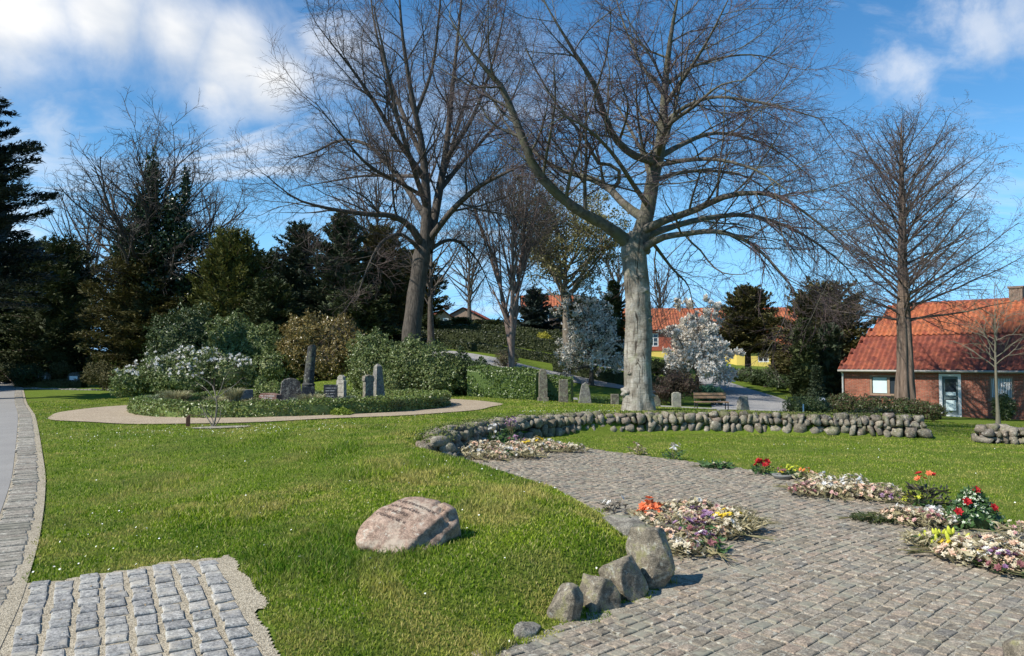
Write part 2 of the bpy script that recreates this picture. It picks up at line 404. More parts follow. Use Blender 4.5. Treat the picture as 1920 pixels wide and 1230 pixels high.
def H(x, y):
    x = np.asarray(x, float); y = np.asarray(y, float)
    z = tps(x, y)
    r = np.hypot(x, y); z = z * (1 - sstep(115, 170, r)) + 2.0 * sstep(115, 170, r)
    s = sdist(x, y, BOWL); w = np.where((y > 12.4) & (x < 9.7), .32, .75)
    return z * sstep(0, 1, s / w) + .13 * (1 - sstep(3.3, 4.15, np.hypot(x + 6.3, y - 22)))
def Hs(x, y): return float(H(np.array([x]), np.array([y]))[0])
def ground(px, py):
    d = ray(px, py); t = np.exp(np.linspace(math.log(2.5), math.log(160), 500)); P = CAM + d * t[:, None]
    k = np.where(P[:, 2] <= H(P[:, 0], P[:, 1]))[0]
    if len(k) == 0: return W(px, py, 60)
    i = max(k[0], 1); t = np.linspace(t[i - 1], t[i], 30); P = CAM + d * t[:, None]; k = np.where(P[:, 2] <= H(P[:, 0], P[:, 1]))[0]
    p = P[k[0]]; return np.array([p[0], p[1], Hs(p[0], p[1])])
def at(px, Y):
    x = (px - 960) / F * Y; return np.array([x, Y, Hs(x, Y)])

def axis(lo, hi, a, b, step, far):
    mid = list(np.arange(a, b + 1e-6, step)); L = []; s = step; v = a
    while v > lo: s = min(s * 1.12, far); v -= s; L.append(v)
    Rr = []; s = step; v = b
    while v < hi: s = min(s * 1.12, far); v += s; Rr.append(v)
    return np.array(L[::-1] + mid + Rr)
def grid_sheet(xs, ys, dz=0.0, mask=None):
    X, Y = np.meshgrid(xs, ys); Z = H(X, Y) + dz
    V = np.stack([X, Y, Z], -1).reshape(-1, 3); nx = len(xs)
    I = np.arange(len(xs) * len(ys)).reshape(len(ys), nx)
    f = np.stack([I[:-1, :-1], I[:-1, 1:], I[1:, 1:], I[1:, :-1]], -1)
    if mask is not None:
        xc = (xs[:-1] + xs[1:]) / 2; yc = (ys[:-1] + ys[1:]) / 2; XC, YC = np.meshgrid(xc, yc); f = f[mask(XC, YC)]
    g = Geo(); g.add(V, f.reshape(-1, 4)); return g
g = grid_sheet(axis(-900, 900, -6, 11, .14, 60), axis(-60, 1800, 3, 20, .14, 70))
tag(g.build('lawn', M_GRASS, smooth=True), 'green mown cemetery lawn rising to a grassy mound and hillside', kind='structure')

# polygonal sheets draped on the ground (strip between two edges)
def strip(name, Lp, Rp, dz, m, nseg=80, ncross=8, crown=0):
    Lq, _ = resample([(*p, 0) for p in Lp], [1] * len(Lp), nseg); Rq, _ = resample([(*p, 0) for p in Rp], [1] * len(Rp), nseg)
    t = np.linspace(0, 1, ncross); P = Lq[:, None, :] * (1 - t)[None, :, None] + Rq[:, None, :] * t[None, :, None]
    P[:, :, 2] = H(P[:, :, 0], P[:, :, 1]) + dz
    I = np.arange(nseg * ncross).reshape(nseg, ncross)
    f = np.stack([I[:-1, :-1], I[:-1, 1:], I[1:, 1:], I[1:, :-1]], -1).reshape(-1, 4)
    g = Geo(); g.add(P.reshape(-1, 3), f); o = g.build(name, m, smooth=True); return tag(o, kind='structure')

def gravel_mat(name, cols, scale=60):
    m, nt, out = new_mat(name); b = NB(nt); v = b.coord('World')
    vo = b.node('ShaderNodeTexVoronoi'); vo.inputs['Scale'].default_value = scale; b.link(v, vo.inputs['Vector'])
    sep = b.node('ShaderNodeSeparateColor'); b.link(vo.outputs['Color'], sep.inputs[0])
    n = len(cols); c = b.ramp(sep.outputs[0], [((i + .5) / n, cols[i]) for i in range(n)])
    n2 = b.noise(v, 2.2, 5, .6); c = b.mix(.4, c, b.ramp(n2, [(.3, (.6, .58, .55)), (.7, (1, 1, 1))]), 'MULTIPLY')
    b.bsdf(out, c, .95, .15, b.bump(vo.outputs['Distance'], .01, .6)); return m
M_SAND = gravel_mat('sand_joint', [(.20, .17, .12), (.42, .36, .26), (.50, .44, .33), (.30, .26, .19)], 120)
M_GRAVEL = gravel_mat('gravel', [(.24, .185, .125), (.40, .315, .215), (.48, .40, .29), (.32, .255, .18)], 55)
M_GREYPATH = gravel_mat('path_gravel', [(.24, .23, .21), (.33, .32, .30), (.40, .38, .35)], 30)
def asphalt():
    m, nt, out = new_mat('asphalt'); b = NB(nt); v = b.coord('World'); n = b.noise(v, 160, 3, .7); n2 = b.noise(v, 1.3, 5, .6)
    c = b.ramp(n, [(.3, (.18, .17, .15)), (.55, (.285, .27, .245)), (.75, (.42, .40, .36))])
    c = b.mix(.5, c, b.ramp(n2, [(.35, (.74, .74, .76)), (.7, (1, 1, 1))]), 'MULTIPLY'); b.bsdf(out, c, .9, .2, b.bump(n, .004, .7)); return m
M_ASPH = asphalt()

# road and kerb on the left: edge line from the photograph
KE = np.array([(-1.5, 1.5), (-2.25, 2.9), (-2.78, 3.9), (-3.16, 4.67), (-3.6, 5.46), (-4.06, 6.29), (-5.45, 8.6), (-7.3, 11.5), (-13.7, 21.2), (-20.3, 30.9), (-33, 50), (-45, 68)])   # right edge of the sett gutter
KQ, _ = resample([(*p, 0) for p in KE], [1] * len(KE), 900); KQ = KQ[:, :2]; KS = np.concatenate([[0], np.cumsum(np.linalg.norm(np.diff(KQ, axis=0), axis=1))]); KT = unit(np.gradient(KQ, axis=0))
def kerb_dir(s): d = np.array([np.interp(s, KS, KT[:, 0]), np.interp(s, KS, KT[:, 1])]); return d / np.linalg.norm(d)
def kerb_pt(s, off): d = kerb_dir(s); return np.array([np.interp(s, KS, KQ[:, 0]), np.interp(s, KS, KQ[:, 1])]) + np.array([d[1], -d[0]]) * off
KPOLY = np.concatenate([KE, [(-120, 68), (-120, 1.5)]])
def kdist(x, y): return sdist(x, y, KPOLY)     # positive on the lawn side
SV = np.concatenate([np.linspace(0, 14, 60), np.linspace(14.5, 78, 70)])
strip('road', [kerb_pt(s, -5.6) for s in SV[::6]], [kerb_pt(s, -.31) for s in SV[::6]], .02, M_ASPH, 160, 24)
strip('gutter_bed', [kerb_pt(s, -.32) for s in SV[:100:4]], [kerb_pt(s, .07) for s in SV[:100:4]], .016, M_SAND, 200, 5)

# ---- setts
def sett_box(geo, rs, ctr, ax, ay, hx, hy, h, jit, zfun=None):
    """rounded setts: ctr (N,2), axes, half sizes arrays"""
    N = len(ctr); sx = np.array([-1, 1, 1, -1]); sy = np.array([-1, -1, 1, 1]); z0 = H(ctr[:, 0], ctr[:, 1])
    rings = []
    for k, (inset, hz) in enumerate(((0, -.02), (0, h * .62), (.10, h * .93), (.28, h * 1.0))):
        ox = (sx[None] * (hx[:, None] * (1 - inset))); oy = (sy[None] * (hy[:, None] * (1 - inset)))
        P = ctr[:, None, :] + ox[..., None] * ax[:, None, :] + oy[..., None] * ay[:, None, :]
        rings.append(np.concatenate([P, np.full((N, 4, 1), 0) + (z0[:, None, None] + hz)], 2))
    Jt = np.concatenate([rs.uniform(-jit, jit, (N, 4, 2)), rs.uniform(-.003, .003, (N, 4, 1))], 2); tilt = rs.uniform(-.004, .004, (N, 1, 1))
    V = np.stack([r + Jt + np.concatenate([np.zeros((N, 1, 2)), tilt], 2) for r in rings], 1)   # N,4,4,3
    I = np.arange(N * 16).reshape(N, 4, 4); fs = []
    for k in range(3):
        A = I[:, k]; B = I[:, k + 1]; fs.append(np.stack([A, np.roll(A, -1, 1), np.roll(B, -1, 1), B], -1).reshape(-1, 4))
    fs.append(I[:, 3]); geo.add(V.reshape(-1, 3), np.concatenate(fs))
rs = RS(3)
M_SETT = stone_mat('granite_setts', [(.29, .25, .19), (.38, .325, .245), (.45, .355, .27), (.41, .355, .27), (.26, .24, .205), (.50, .425, .325), (.36, .29, .22)], 20, ((.24, .23, .17), 3.0), bump=.006)
M_SETTL = stone_mat('granite_blocks', [(.36, .355, .34), (.47, .46, .435), (.54, .525, .48), (.41, .405, .385)], 20, ((.40, .36, .29), 3.5), bump=.006)
M_KERB = stone_mat('gutter_stones', [(.36, .33, .27), (.46, .42, .35), (.53, .49, .41), (.38, .33, .27)], 12, ((.17, .16, .12), 2), bump=.006)
cs, ax_, hx_, hy_ = [], [], [], []
ang = R(40); ca, sa = math.cos(ang), math.sin(ang)
v = -14.0; row = 0
while v < 16:
    u = -12.0 + rs.uniform(0, .1); hgt = .098 * rs.uniform(.92, 1.08)
    while u < 22:
        ln = rs.uniform(.10, .165); uc = u + ln / 2; u += ln + .008
        vb = v + .05 * math.sin(uc * .9) + .012 * uc * uc * .25
        x = 2 + uc * ca - vb * sa; y = 5 + uc * sa + vb * ca
        if y > 8.5:
            vb += .22 * min(1, (y - 8.5) / 2) * abs(math.sin(math.pi * uc / 1.5)); x = 2 + uc * ca - vb * sa; y = 5 + uc * sa + vb * ca
        if y < 2.4 or y > 16 or x < -2 or x > 8: continue
        cs.append((x, y)); hx_.append(ln / 2 - .003); hy_.append(hgt / 2 - .003)
        sl = .05 * .9 * math.cos(uc * .9) + .006 * uc; a2 = ang + math.atan(sl); ax_.append((math.cos(a2), math.sin(a2)))
    v += hgt + .006; row += 1
cs = np.array(cs); ax_ = np.array(ax_); hx_ = np.array(hx_); hy_ = np.array(hy_)
k = sdist(cs[:, 0], cs[:, 1], PAVE) < -.03 + .08 * np.sin(cs[:, 0] * 7 + cs[:, 1] * 5)
cs, ax_, hx_, hy_ = cs[k], ax_[k], hx_[k], hy_[k]; ay_ = np.stack([-ax_[:, 1], ax_[:, 0]], 1)
g = Geo(); sett_box(g, rs, cs, ax_, ay_, hx_ * rs.uniform(.88, 1.02, len(hx_)), hy_ * rs.uniform(.90, 1.03, len(hy_)), .0145, .008)
tag(g.build('paved_plaza', M_SETT), 'plaza of small grey granite setts laid in curving rows', kind='structure')
xs = np.arange(-2, 8.6, .1); ys = np.arange(2, 16, .1)
X, Y = np.meshgrid(xs, ys)
g = Geo(); I = np.arange(X.size).reshape(X.shape)
cx = (xs[:-1] + .05); cy = ys[:-1] + .05; XC, YC = np.meshgrid(cx, cy); mk = sdist(XC, YC, PAVE) < .03
fq = np.stack([I[:-1, :-1], I[:-1, 1:], I[1:, 1:], I[1:, :-1]], -1)[mk]
M_JOINT = gravel_mat('joint_dirt', [(.20, .18, .14), (.33, .30, .235), (.43, .39, .31), (.25, .225, .17)], 110)
g.add(np.stack([X, Y, H(X, Y) + .006], -1).reshape(-1, 3), fq); tag(g.build('plaza_bed', M_JOINT), kind='structure')

# left block pavers
PAVL = np.array([G0(px, py, .1)[:2] for px, py in ((-160, 1330), (-30, 1160), (30, 1104), (230, 1086), (330, 1076), (425, 1070), (445, 1095), (474, 1140), (502, 1190), (560, 1330))])
cs, hx_, hy_ = [], [], []; pd = np.array([-.485, .8745]); pn = np.array([.8745, .485])
p0 = G0(221, 1217, .1)[:2]
for c in range(-6, 6):
    s = -1.5 + rs.uniform(0, .1)
    while s < 3.2:
        ln = rs.uniform(.125, .175); q = p0 + pd * (s + ln / 2) + pn * (c * .153 + rs.uniform(-.006, .006)); s += ln + .008
        cs.append(q); hx_.append(rs.uniform(.055, .062)); hy_.append(ln / 2 - .003)
cs = np.array(cs); hx_ = np.array(hx_); hy_ = np.array(hy_); k = sdist(cs[:, 0], cs[:, 1], PAVL) < -.03
k &= kdist(cs[:, 0], cs[:, 1]) > .075
g = Geo(); n = k.sum(); sett_box(g, rs, cs[k], np.tile(pn, (n, 1)), np.tile(pd, (n, 1)), hx_[k], hy_[k], .027, .009)
tag(g.build('block_paving', M_SETTL), 'blue grey granite blocks in columns with wide sandy joints', kind='structure')
xs = np.arange(-4.6, -.4, .022); ys = np.arange(2.5, 6.6, .022); X, Y = np.meshgrid(xs, ys); XC, YC = np.meshgrid(xs[:-1] + .011, ys[:-1] + .011)
mk = (sdist(XC, YC, PAVL) < .015 + .04 * np.sin(XC * 9) * np.cos(YC * 11) + .02 * np.sin(XC * 37 + YC * 23)) & (kdist(XC, YC) > .0)
I = np.arange(X.size).reshape(X.shape); fq = np.stack([I[:-1, :-1], I[:-1, 1:], I[1:, 1:], I[1:, :-1]], -1)[mk]
g = Geo(); g.add(np.stack([X, Y, H(X, Y) + .012], -1).reshape(-1, 3), fq); tag(g.build('sand_bed', M_SAND), kind='structure')
# gutter stones
cs, hx_, hy_, dd_ = [], [], [], []; s = .3
while s < 50:
    ln = rs.uniform(.085, .135) * (1 if s < 14 else 1.6); q = kerb_pt(s + ln / 2, -.15 + rs.uniform(-.012, .012)); dd_.append(kerb_dir(s + ln / 2)); s += ln + .008
    cs.append(q); hx_.append(rs.uniform(.125, .15)); hy_.append(ln / 2 - .003)
cs = np.array(cs); n = len(cs); g = Geo(); dd_ = np.array(dd_); sett_box(g, rs, cs, np.stack([dd_[:, 1], -dd_[:, 0]], 1), dd_, np.array(hx_), np.array(hy_), .03, .008)
tag(g.build('road_gutter', M_KERB), 'row of pale flat stones edging the grey road', kind='structure')

# gravel ring path round the memorial bed
BEDC = np.array([-6.3, 22.0])
def ellipse_sheet(name, cx, cy, rx, ry, dz, m):
    g = Geo(); a = np.linspace(0, 2 * math.pi, 97)[:-1]; rr = np.linspace(0, 1, 14)
    wob = 1 + .012 * np.sin(a * 7) + .01 * np.sin(a * 13 + 1)
    P = np.stack([cx + rx * rr[:, None] * np.cos(a) * wob, cy + ry * rr[:, None] * np.sin(a) * wob], -1)
    V = np.concatenate([P, H(P[..., 0], P[..., 1])[..., None] + dz], 2)
    I = np.arange(V.shape[0] * V.shape[1]).reshape(V.shape[:2]); A = I[:-1]; B = I[1:]
    g.add(V.reshape(-1, 3), np.stack([A, np.roll(A, -1, 1), np.roll(B, -1, 1), B], -1).reshape(-1, 4)); return tag(g.build(name, m, smooth=True), kind='structure')
ellipse_sheet('gravel_path', -6.6, 22.4, 6.25, 6.1, .022, M_GRAVEL)
M_SOIL = plain_mat('soil', (.07, .05, .035), .95, .1, .6, 20, .02)
ellipse_sheet('bed_soil', BEDC[0], BEDC[1], 4.35, 4.35, .03, M_SOIL)

# climbing path on the right and the terrace paths on the hill
def gl(*pts): return [tuple(ground(*p)[:2]) for p in pts]
strip('climbing_path', gl((1345, 772), (1330, 745), (1312, 722), (1303, 708)) , gl((1500, 772), (1475, 752), (1400, 728), (1335, 706)), .03, M_GREYPATH, 60, 14)
strip('cross_path', [(12.2, 31.0), (4, 32), (-1, 31.5)], [(12.4, 32.6), (4, 33.5), (-1, 33)], .03, M_GREYPATH, 60, 8)
def terr(name, pl, w, m):
    P = [np.array(p, float) for p in pl]; Lp, Rp = [], []
    for i, p in enumerate(P):
        d = P[min(i + 1, len(P) - 1)] - P[max(i - 1, 0)]; d /= np.linalg.norm(d); n = np.array([-d[1], d[0]]); Lp.append(tuple(p + n * w / 2)); Rp.append(tuple(p - n * w / 2))
    return strip(name, Lp, Rp, .04, m, 60, 8)
terr('hill_path', [(-8, 47), (-2, 44.0), (2, 41.5), (8, 41.5)], 3.0, M_GREYPATH)
terr('terrace_path', [(-7, 54), (0, 52), (9, 51)], 2.0, M_GREYPATH)

# ---------------------------------------------------------------- grass blades
def no_grass(x, y):
    bad = sdist(x, y, PAVE) < -.03 + .10 * np.sin(x * 6.3 + y * 4.1) * np.sin(y * 5 + x * 2) + .05 * np.sin(x * 31) * np.sin(y * 27)
    kk = kdist(x, y)
    bad |= kk < .07 + .05 * np.sin(y * 5) * np.sin(x * 11)
    bad |= sdist(x, y, PAVL) < .03 + .04 * np.sin(x * 9) * np.cos(y * 11)
    e = ((x + 6.6) / 6.17) ** 2 + ((y - 22.4) / 6.02) ** 2; bad |= e < 1
    s = sdist(x, y, BOWL); bad |= (y > 12.3) & (x < 9.8) & (x > -2.3) & (s > -.12) & (s < .42)
    return bad
def make_grass():
    rs = RS(11); N = 620000
    r = np.exp(rs.uniform(math.log(3.2), math.log(34), N)); a = rs.uniform(R(-38), R(38), N)
    x = r * np.sin(a); y = r * np.cos(a); k = ~no_grass(x, y); x, y, r = x[k], y[k], r[k]; n = len(x)
    z = H(x, y)
    # long tufts on the mound shoulder
    tuft = sstep(.1, .7, np.sin(x * 2.1 + 1.3) * np.cos(y * 1.7) + .5 * np.sin(x * 5.3 + y * 3.1) * np.sin(y * 4.7))
    mound = np.exp(-((x + 1.0) / 1.9) ** 2) * sstep(3.5, 6, y) * (1 - sstep(12, 15.5, y))
    s = sdist(x, y, PAVE); edge = np.exp(-(s / .35) ** 2) * (x < 1.6) * (y < 12.5)
    cren = np.exp(-((x + 3.4 - (y - 12) * .1) / 1.6) ** 2) * sstep(6, 9, y) * (1 - sstep(13, 17, y)) * .8
    h = rs.uniform(.016, .037, n) * (1 + 1.5 * mound * tuft + 2.0 * edge * tuft + 1.1 * cren * tuft) * (.9 + .018 * r)
    flat = (sdist(x, y, BOWL) < 0); h = np.where(flat, h * .8, h)
    w = (.0016 + .00042 * r) * rs.uniform(.7, 1.3, n)
    ya = rs.uniform(0, 2 * math.pi, n); la = rs.uniform(0, 2 * math.pi, n); ln = h * rs.uniform(.15, .9, n)
    B = np.stack([x, y, z - .005], 1); Wv = np.stack([np.cos(ya), np.sin(ya), ya * 0], 1) * w[:, None]
    Lv = np.stack([np.cos(la), np.sin(la), la * 0], 1) * ln[:, None]; Up = np.stack([h * 0, h * 0, h], 1)
    near = r < 9
    V = np.stack([B - Wv, B + Wv, B + Up + Lv], 1)[~near]; m = len(V)
    g = Geo(); g.add(V.reshape(-1, 3), np.arange(m * 3).reshape(m, 3))
    q = near; Vq = np.stack([B - Wv, B + Wv, B + Up * .6 + Lv * .35 + Wv * .8, B + Up * .6 + Lv * .35 - Wv * .8, B + Up + Lv], 1)[q]; m = len(Vq)
    I = np.arange(m * 5).reshape(m, 5)
    g2 = g; off = Vq.reshape(-1, 3); base = g2.n
    g2.v.append(off); g2.f.append((I[:, :4] + base, 0)); g2.f.append((I[:, [3, 2, 4]] + base, 0)); g2.n += len(off)
    tag(g.build('grass', M_BLADE), 'short green grass blades and longer tufts on the mound', 'grass', kind='stuff')
make_grass()
def make_daisies():
    rs = RS(12); N = 1500
    r = np.exp(rs.uniform(math.log(4.5), math.log(30), N)); a = rs.uniform(R(-37), R(37), N); x = r * np.sin(a); y = r * np.cos(a)
    k = ~no_grass(x, y) & (rs.uniform(0, 1, N) < .15 + .85 * sstep(.2, .9, np.sin(x * .9 + 2) * np.cos(y * .7 + x * .3))); x, y = x[k], y[k]
    # drift by the circle path, and by the wall head
    x = np.concatenate([x, rs.normal(-6.2, 1.6, 200), rs.uniform(.2, 3.0, 90)]); y = np.concatenate([y, rs.normal(14.8, .5, 200), rs.normal(19.1, .2, 90)])
    z = H(x, y) + rs.uniform(.02, .04, len(x)); g = Geo(); P = np.stack([x, y, z], 1); n = len(P)
    leaf_cloud(g, rs, P, np.tile([-.3, -.4, 1], (n, 1)), .0085, .9, 2.0)
    tag(g.build('daisies', plain_mat('daisy_white', (.75, .75, .66), .7, .2, .1)), 'tiny white daisies scattered through the lawn', 'daisies', kind='stuff')
make_daisies()

# ---------------------------------------------------------------- trees
def grow(rs, P0, D, L, R0, R1, n, wob, up):
    N = len(P0); pts = np.zeros((N, n + 1, 3)); pts[:, 0] = P0; d = unit(D); st = (L / n)[:, None]
    for i in range(n):
        d = unit(d + rs.normal(size=(N, 3)) * wob + np.array([0, 0, 1.0]) * up); pts[:, i + 1] = pts[:, i] + d * st
    t = np.linspace(0, 1, n + 1)[None]; return pts, R0[:, None] * (1 - t) + R1[:, None] * t
def spawn(rs, pts, rad, dens, tmin, ang, lenf, rk=.6, flat=0.0, tmax=1.0, rmin=.002):
    N, n, _ = pts.shape; L = np.linalg.norm(np.diff(pts, axis=1), axis=2).sum(1)
    cnt = np.maximum(1, np.round(L * (tmax - tmin) * dens + rs.uniform(-.5, .5, N))).astype(int)
    par = np.repeat(np.arange(N), cnt); fi = np.concatenate([(np.arange(c) + rs.uniform(0, 1, c)) / c for c in cnt])
    t = tmin + (tmax - tmin) * fi; q = t * (n - 1); i = np.clip(q.astype(int), 0, n - 2); f = (q - i)[:, None]
    P = pts[par, i] * (1 - f) + pts[par, i + 1] * f; T = unit(pts[par, i + 1] - pts[par, i]); rr = rad[par, i] * (1 - f[:, 0]) + rad[par, i + 1] * f[:, 0]
    Nn = np.cross(T, rs.normal(size=T.shape)); Nn[:, 2] *= (1 - flat); Nn = unit(Nn)
    a = R(1) * rs.uniform(ang[0], ang[1], len(P)); D = unit(np.cos(a)[:, None] * T + np.sin(a)[:, None] * Nn)
    Ln = lenf(L[par], t) * rs.uniform(.65, 1.25, len(P)); r0 = np.maximum(np.minimum(rr * rk, Ln * .02 + .002), rmin)
    return P, D, Ln, r0
def limb_world(rows, Y, Y0=None, n=14):
    """rows: (px,py,radius,dY)"""
    P = [W(a, b, Y + d) for a, b, r_, d in rows]; return resample(P, [r[2] for r in rows], n)
def twiggy(rs, gl_, gt, lim, levels, sides=(6, 4, 3, 3), tmin0=.25):
    """lim: list of (pts,rad); grows the levels; writes limbs to gl_, the rest to gt"""
    pts = np.array([p for p, _ in lim]); rad = np.array([r for _, r in lim]); ends = []
    for k, lv in enumerate(levels):
        P, D, L, r0 = spawn(rs, pts, rad, lv['d'], lv.get('t0', .15), lv.get('a', (30, 60)), lv['len'], lv.get('rk', .6), lv.get('flat', 0), rmin=lv.get('rmin', .002))
        if 'bias' in lv: D = unit(D + np.array(lv['bias']))
        pts, rad = grow(rs, P, D, L, r0, r0 * lv.get('tip', .35), lv.get('n', 5), lv.get('w', .12), lv.get('up', .03))
        tubes(gl_ if k < lv.get('thick', 0) else gt, pts, rad, sides[min(k, 3)])
        ends.append((pts, rad))
    return ends
LF = lambda lo, k: (lambda L, t: np.maximum(lo, L * k * (1.05 - .6 * t)))
ABS = lambda v: (lambda L, t: v * (1.1 - .35 * t))

M_BEECH = bark_mat('beech_bark', (.055, .048, .038), (.17, .15, .12), 7, .8, .02, (.11, .11, .06))
def beech_trunk_mat():
    m, nt, out = new_mat('beech_trunk_bark'); b = NB(nt); v = b.coord('World')
    ring = b.noise(b.coord('World', (1, 1, 6)), 1.9, 6, .65, 2.2); fis = b.noise(b.coord('World', (1, 1, .16)), 9, 5, .6, 1.2); big = b.noise(v, 2.3, 4, .6, .6)
    c = b.ramp(big, [(.28, (.15, .13, .10)), (.45, (.27, .24, .195)), (.62, (.42, .385, .32))])
    c = b.mix(.45, c, b.ramp(ring, [(.34, (.35, .31, .26)), (.50, (1, 1, 1))]), 'MULTIPLY'); c = b.mix(.7, c, b.ramp(b.noise(b.coord('World', (1, 1, .5)), 6, 6, .7, 1.0), [(.38, (.48, .44, .38)), (.56, (1, 1, 1))]), 'MULTIPLY')
    c = b.mix(b.ramp(fis, [(.36, (1, 1, 1)), (.43, (0, 0, 0))]), c, (.06, .048, .035))
    c = b.mix(b.ramp(b.noise(v, 3.5, 5, .7), [(.55, (0, 0, 0)), (.68, (1, 1, 1))]), c, b.mix(.4, c, (.20, .21, .11)))
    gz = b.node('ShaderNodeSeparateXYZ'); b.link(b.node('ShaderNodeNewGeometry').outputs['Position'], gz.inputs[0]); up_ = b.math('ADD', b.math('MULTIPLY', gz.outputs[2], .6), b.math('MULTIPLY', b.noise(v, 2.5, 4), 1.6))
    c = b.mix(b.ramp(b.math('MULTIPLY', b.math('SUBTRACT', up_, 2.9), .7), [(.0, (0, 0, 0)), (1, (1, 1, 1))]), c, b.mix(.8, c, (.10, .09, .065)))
    h = b.math('ADD', b.math('MULTIPLY', ring, .6), b.math('ADD', fis, b.math('MULTIPLY', b.noise(v, 14, 5), .4)))
    b.bsdf(out, c, .8, .25, b.bump(h, .035, .8)); return m
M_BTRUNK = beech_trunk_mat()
M_BTWIG = twig_mat('beech_twigs', [(.055, .038, .037), (.085, .058, .056), (.125, .085, .078), (.07, .045, .048)])
M_LBARK = bark_mat('linden_bark', (.03, .025, .02), (.125, .105, .085), 16, .22, .03)
M_LTWIG = twig_mat('linden_twigs', [(.05, .037, .032), (.085, .062, .052), (.125, .09, .072), (.07, .045, .042)])
M_DARKTWIG = twig_mat('dark_twigs', [(.035, .03, .026), (.06, .05, .042), (.085, .07, .058)])
M_PALETWIG = twig_mat('pale_twigs', [(.10, .08, .078), (.15, .12, .11), (.20, .16, .145), (.12, .09, .10)])

def lumpy_trunk(geo, pts, rad, sides, seed, amp=.08, flute=0.0, nfl=6, flare=.35):
    """one continuous trunk surface with burls, folds and a flared foot"""
    n = len(pts); a = np.arange(sides) * 2 * math.pi / sides
    T = unit(np.gradient(pts, axis=0)); U = unit(np.cross(T, np.array([0.0, 1.0, 0.0]))); V = np.cross(T, U)
    s = np.concatenate([[0], np.cumsum(np.linalg.norm(np.diff(pts, axis=0), axis=1))])
    vs = []
    for i in range(n):
        row = []
        for j in range(sides):
            q = Vector((math.cos(a[j]) * 1.6, math.sin(a[j]) * 1.6, s[i] * 1.1 + seed * 7))
            k = 1 + amp * mnoise.noise(q) * 2 + amp * .6 * mnoise.noise(q * 3.1)
            k += flute * (abs(math.sin(nfl * .5 * a[j] + s[i] * .25 + .4 * math.sin(s[i]))) - .5) * (1.3 - .6 * s[i] / s[-1])
            k += flare * math.exp(-s[i] / .35) * (.7 + .5 * math.sin(5 * a[j] + seed) + .3 * math.sin(3 * a[j]))
            row.append(pts[i] + rad[i] * k * (math.cos(a[j]) * U[i] + math.sin(a[j]) * V[i]))
        vs.append(row)
    I = np.arange(n * sides).reshape(n, sides); A = I[:-1]; B = I[1:]
    geo.add(np.array(vs).reshape(-1, 3), np.stack([A, np.roll(A, -1, 1), np.roll(B, -1, 1), B], -1).reshape(-1, 4))

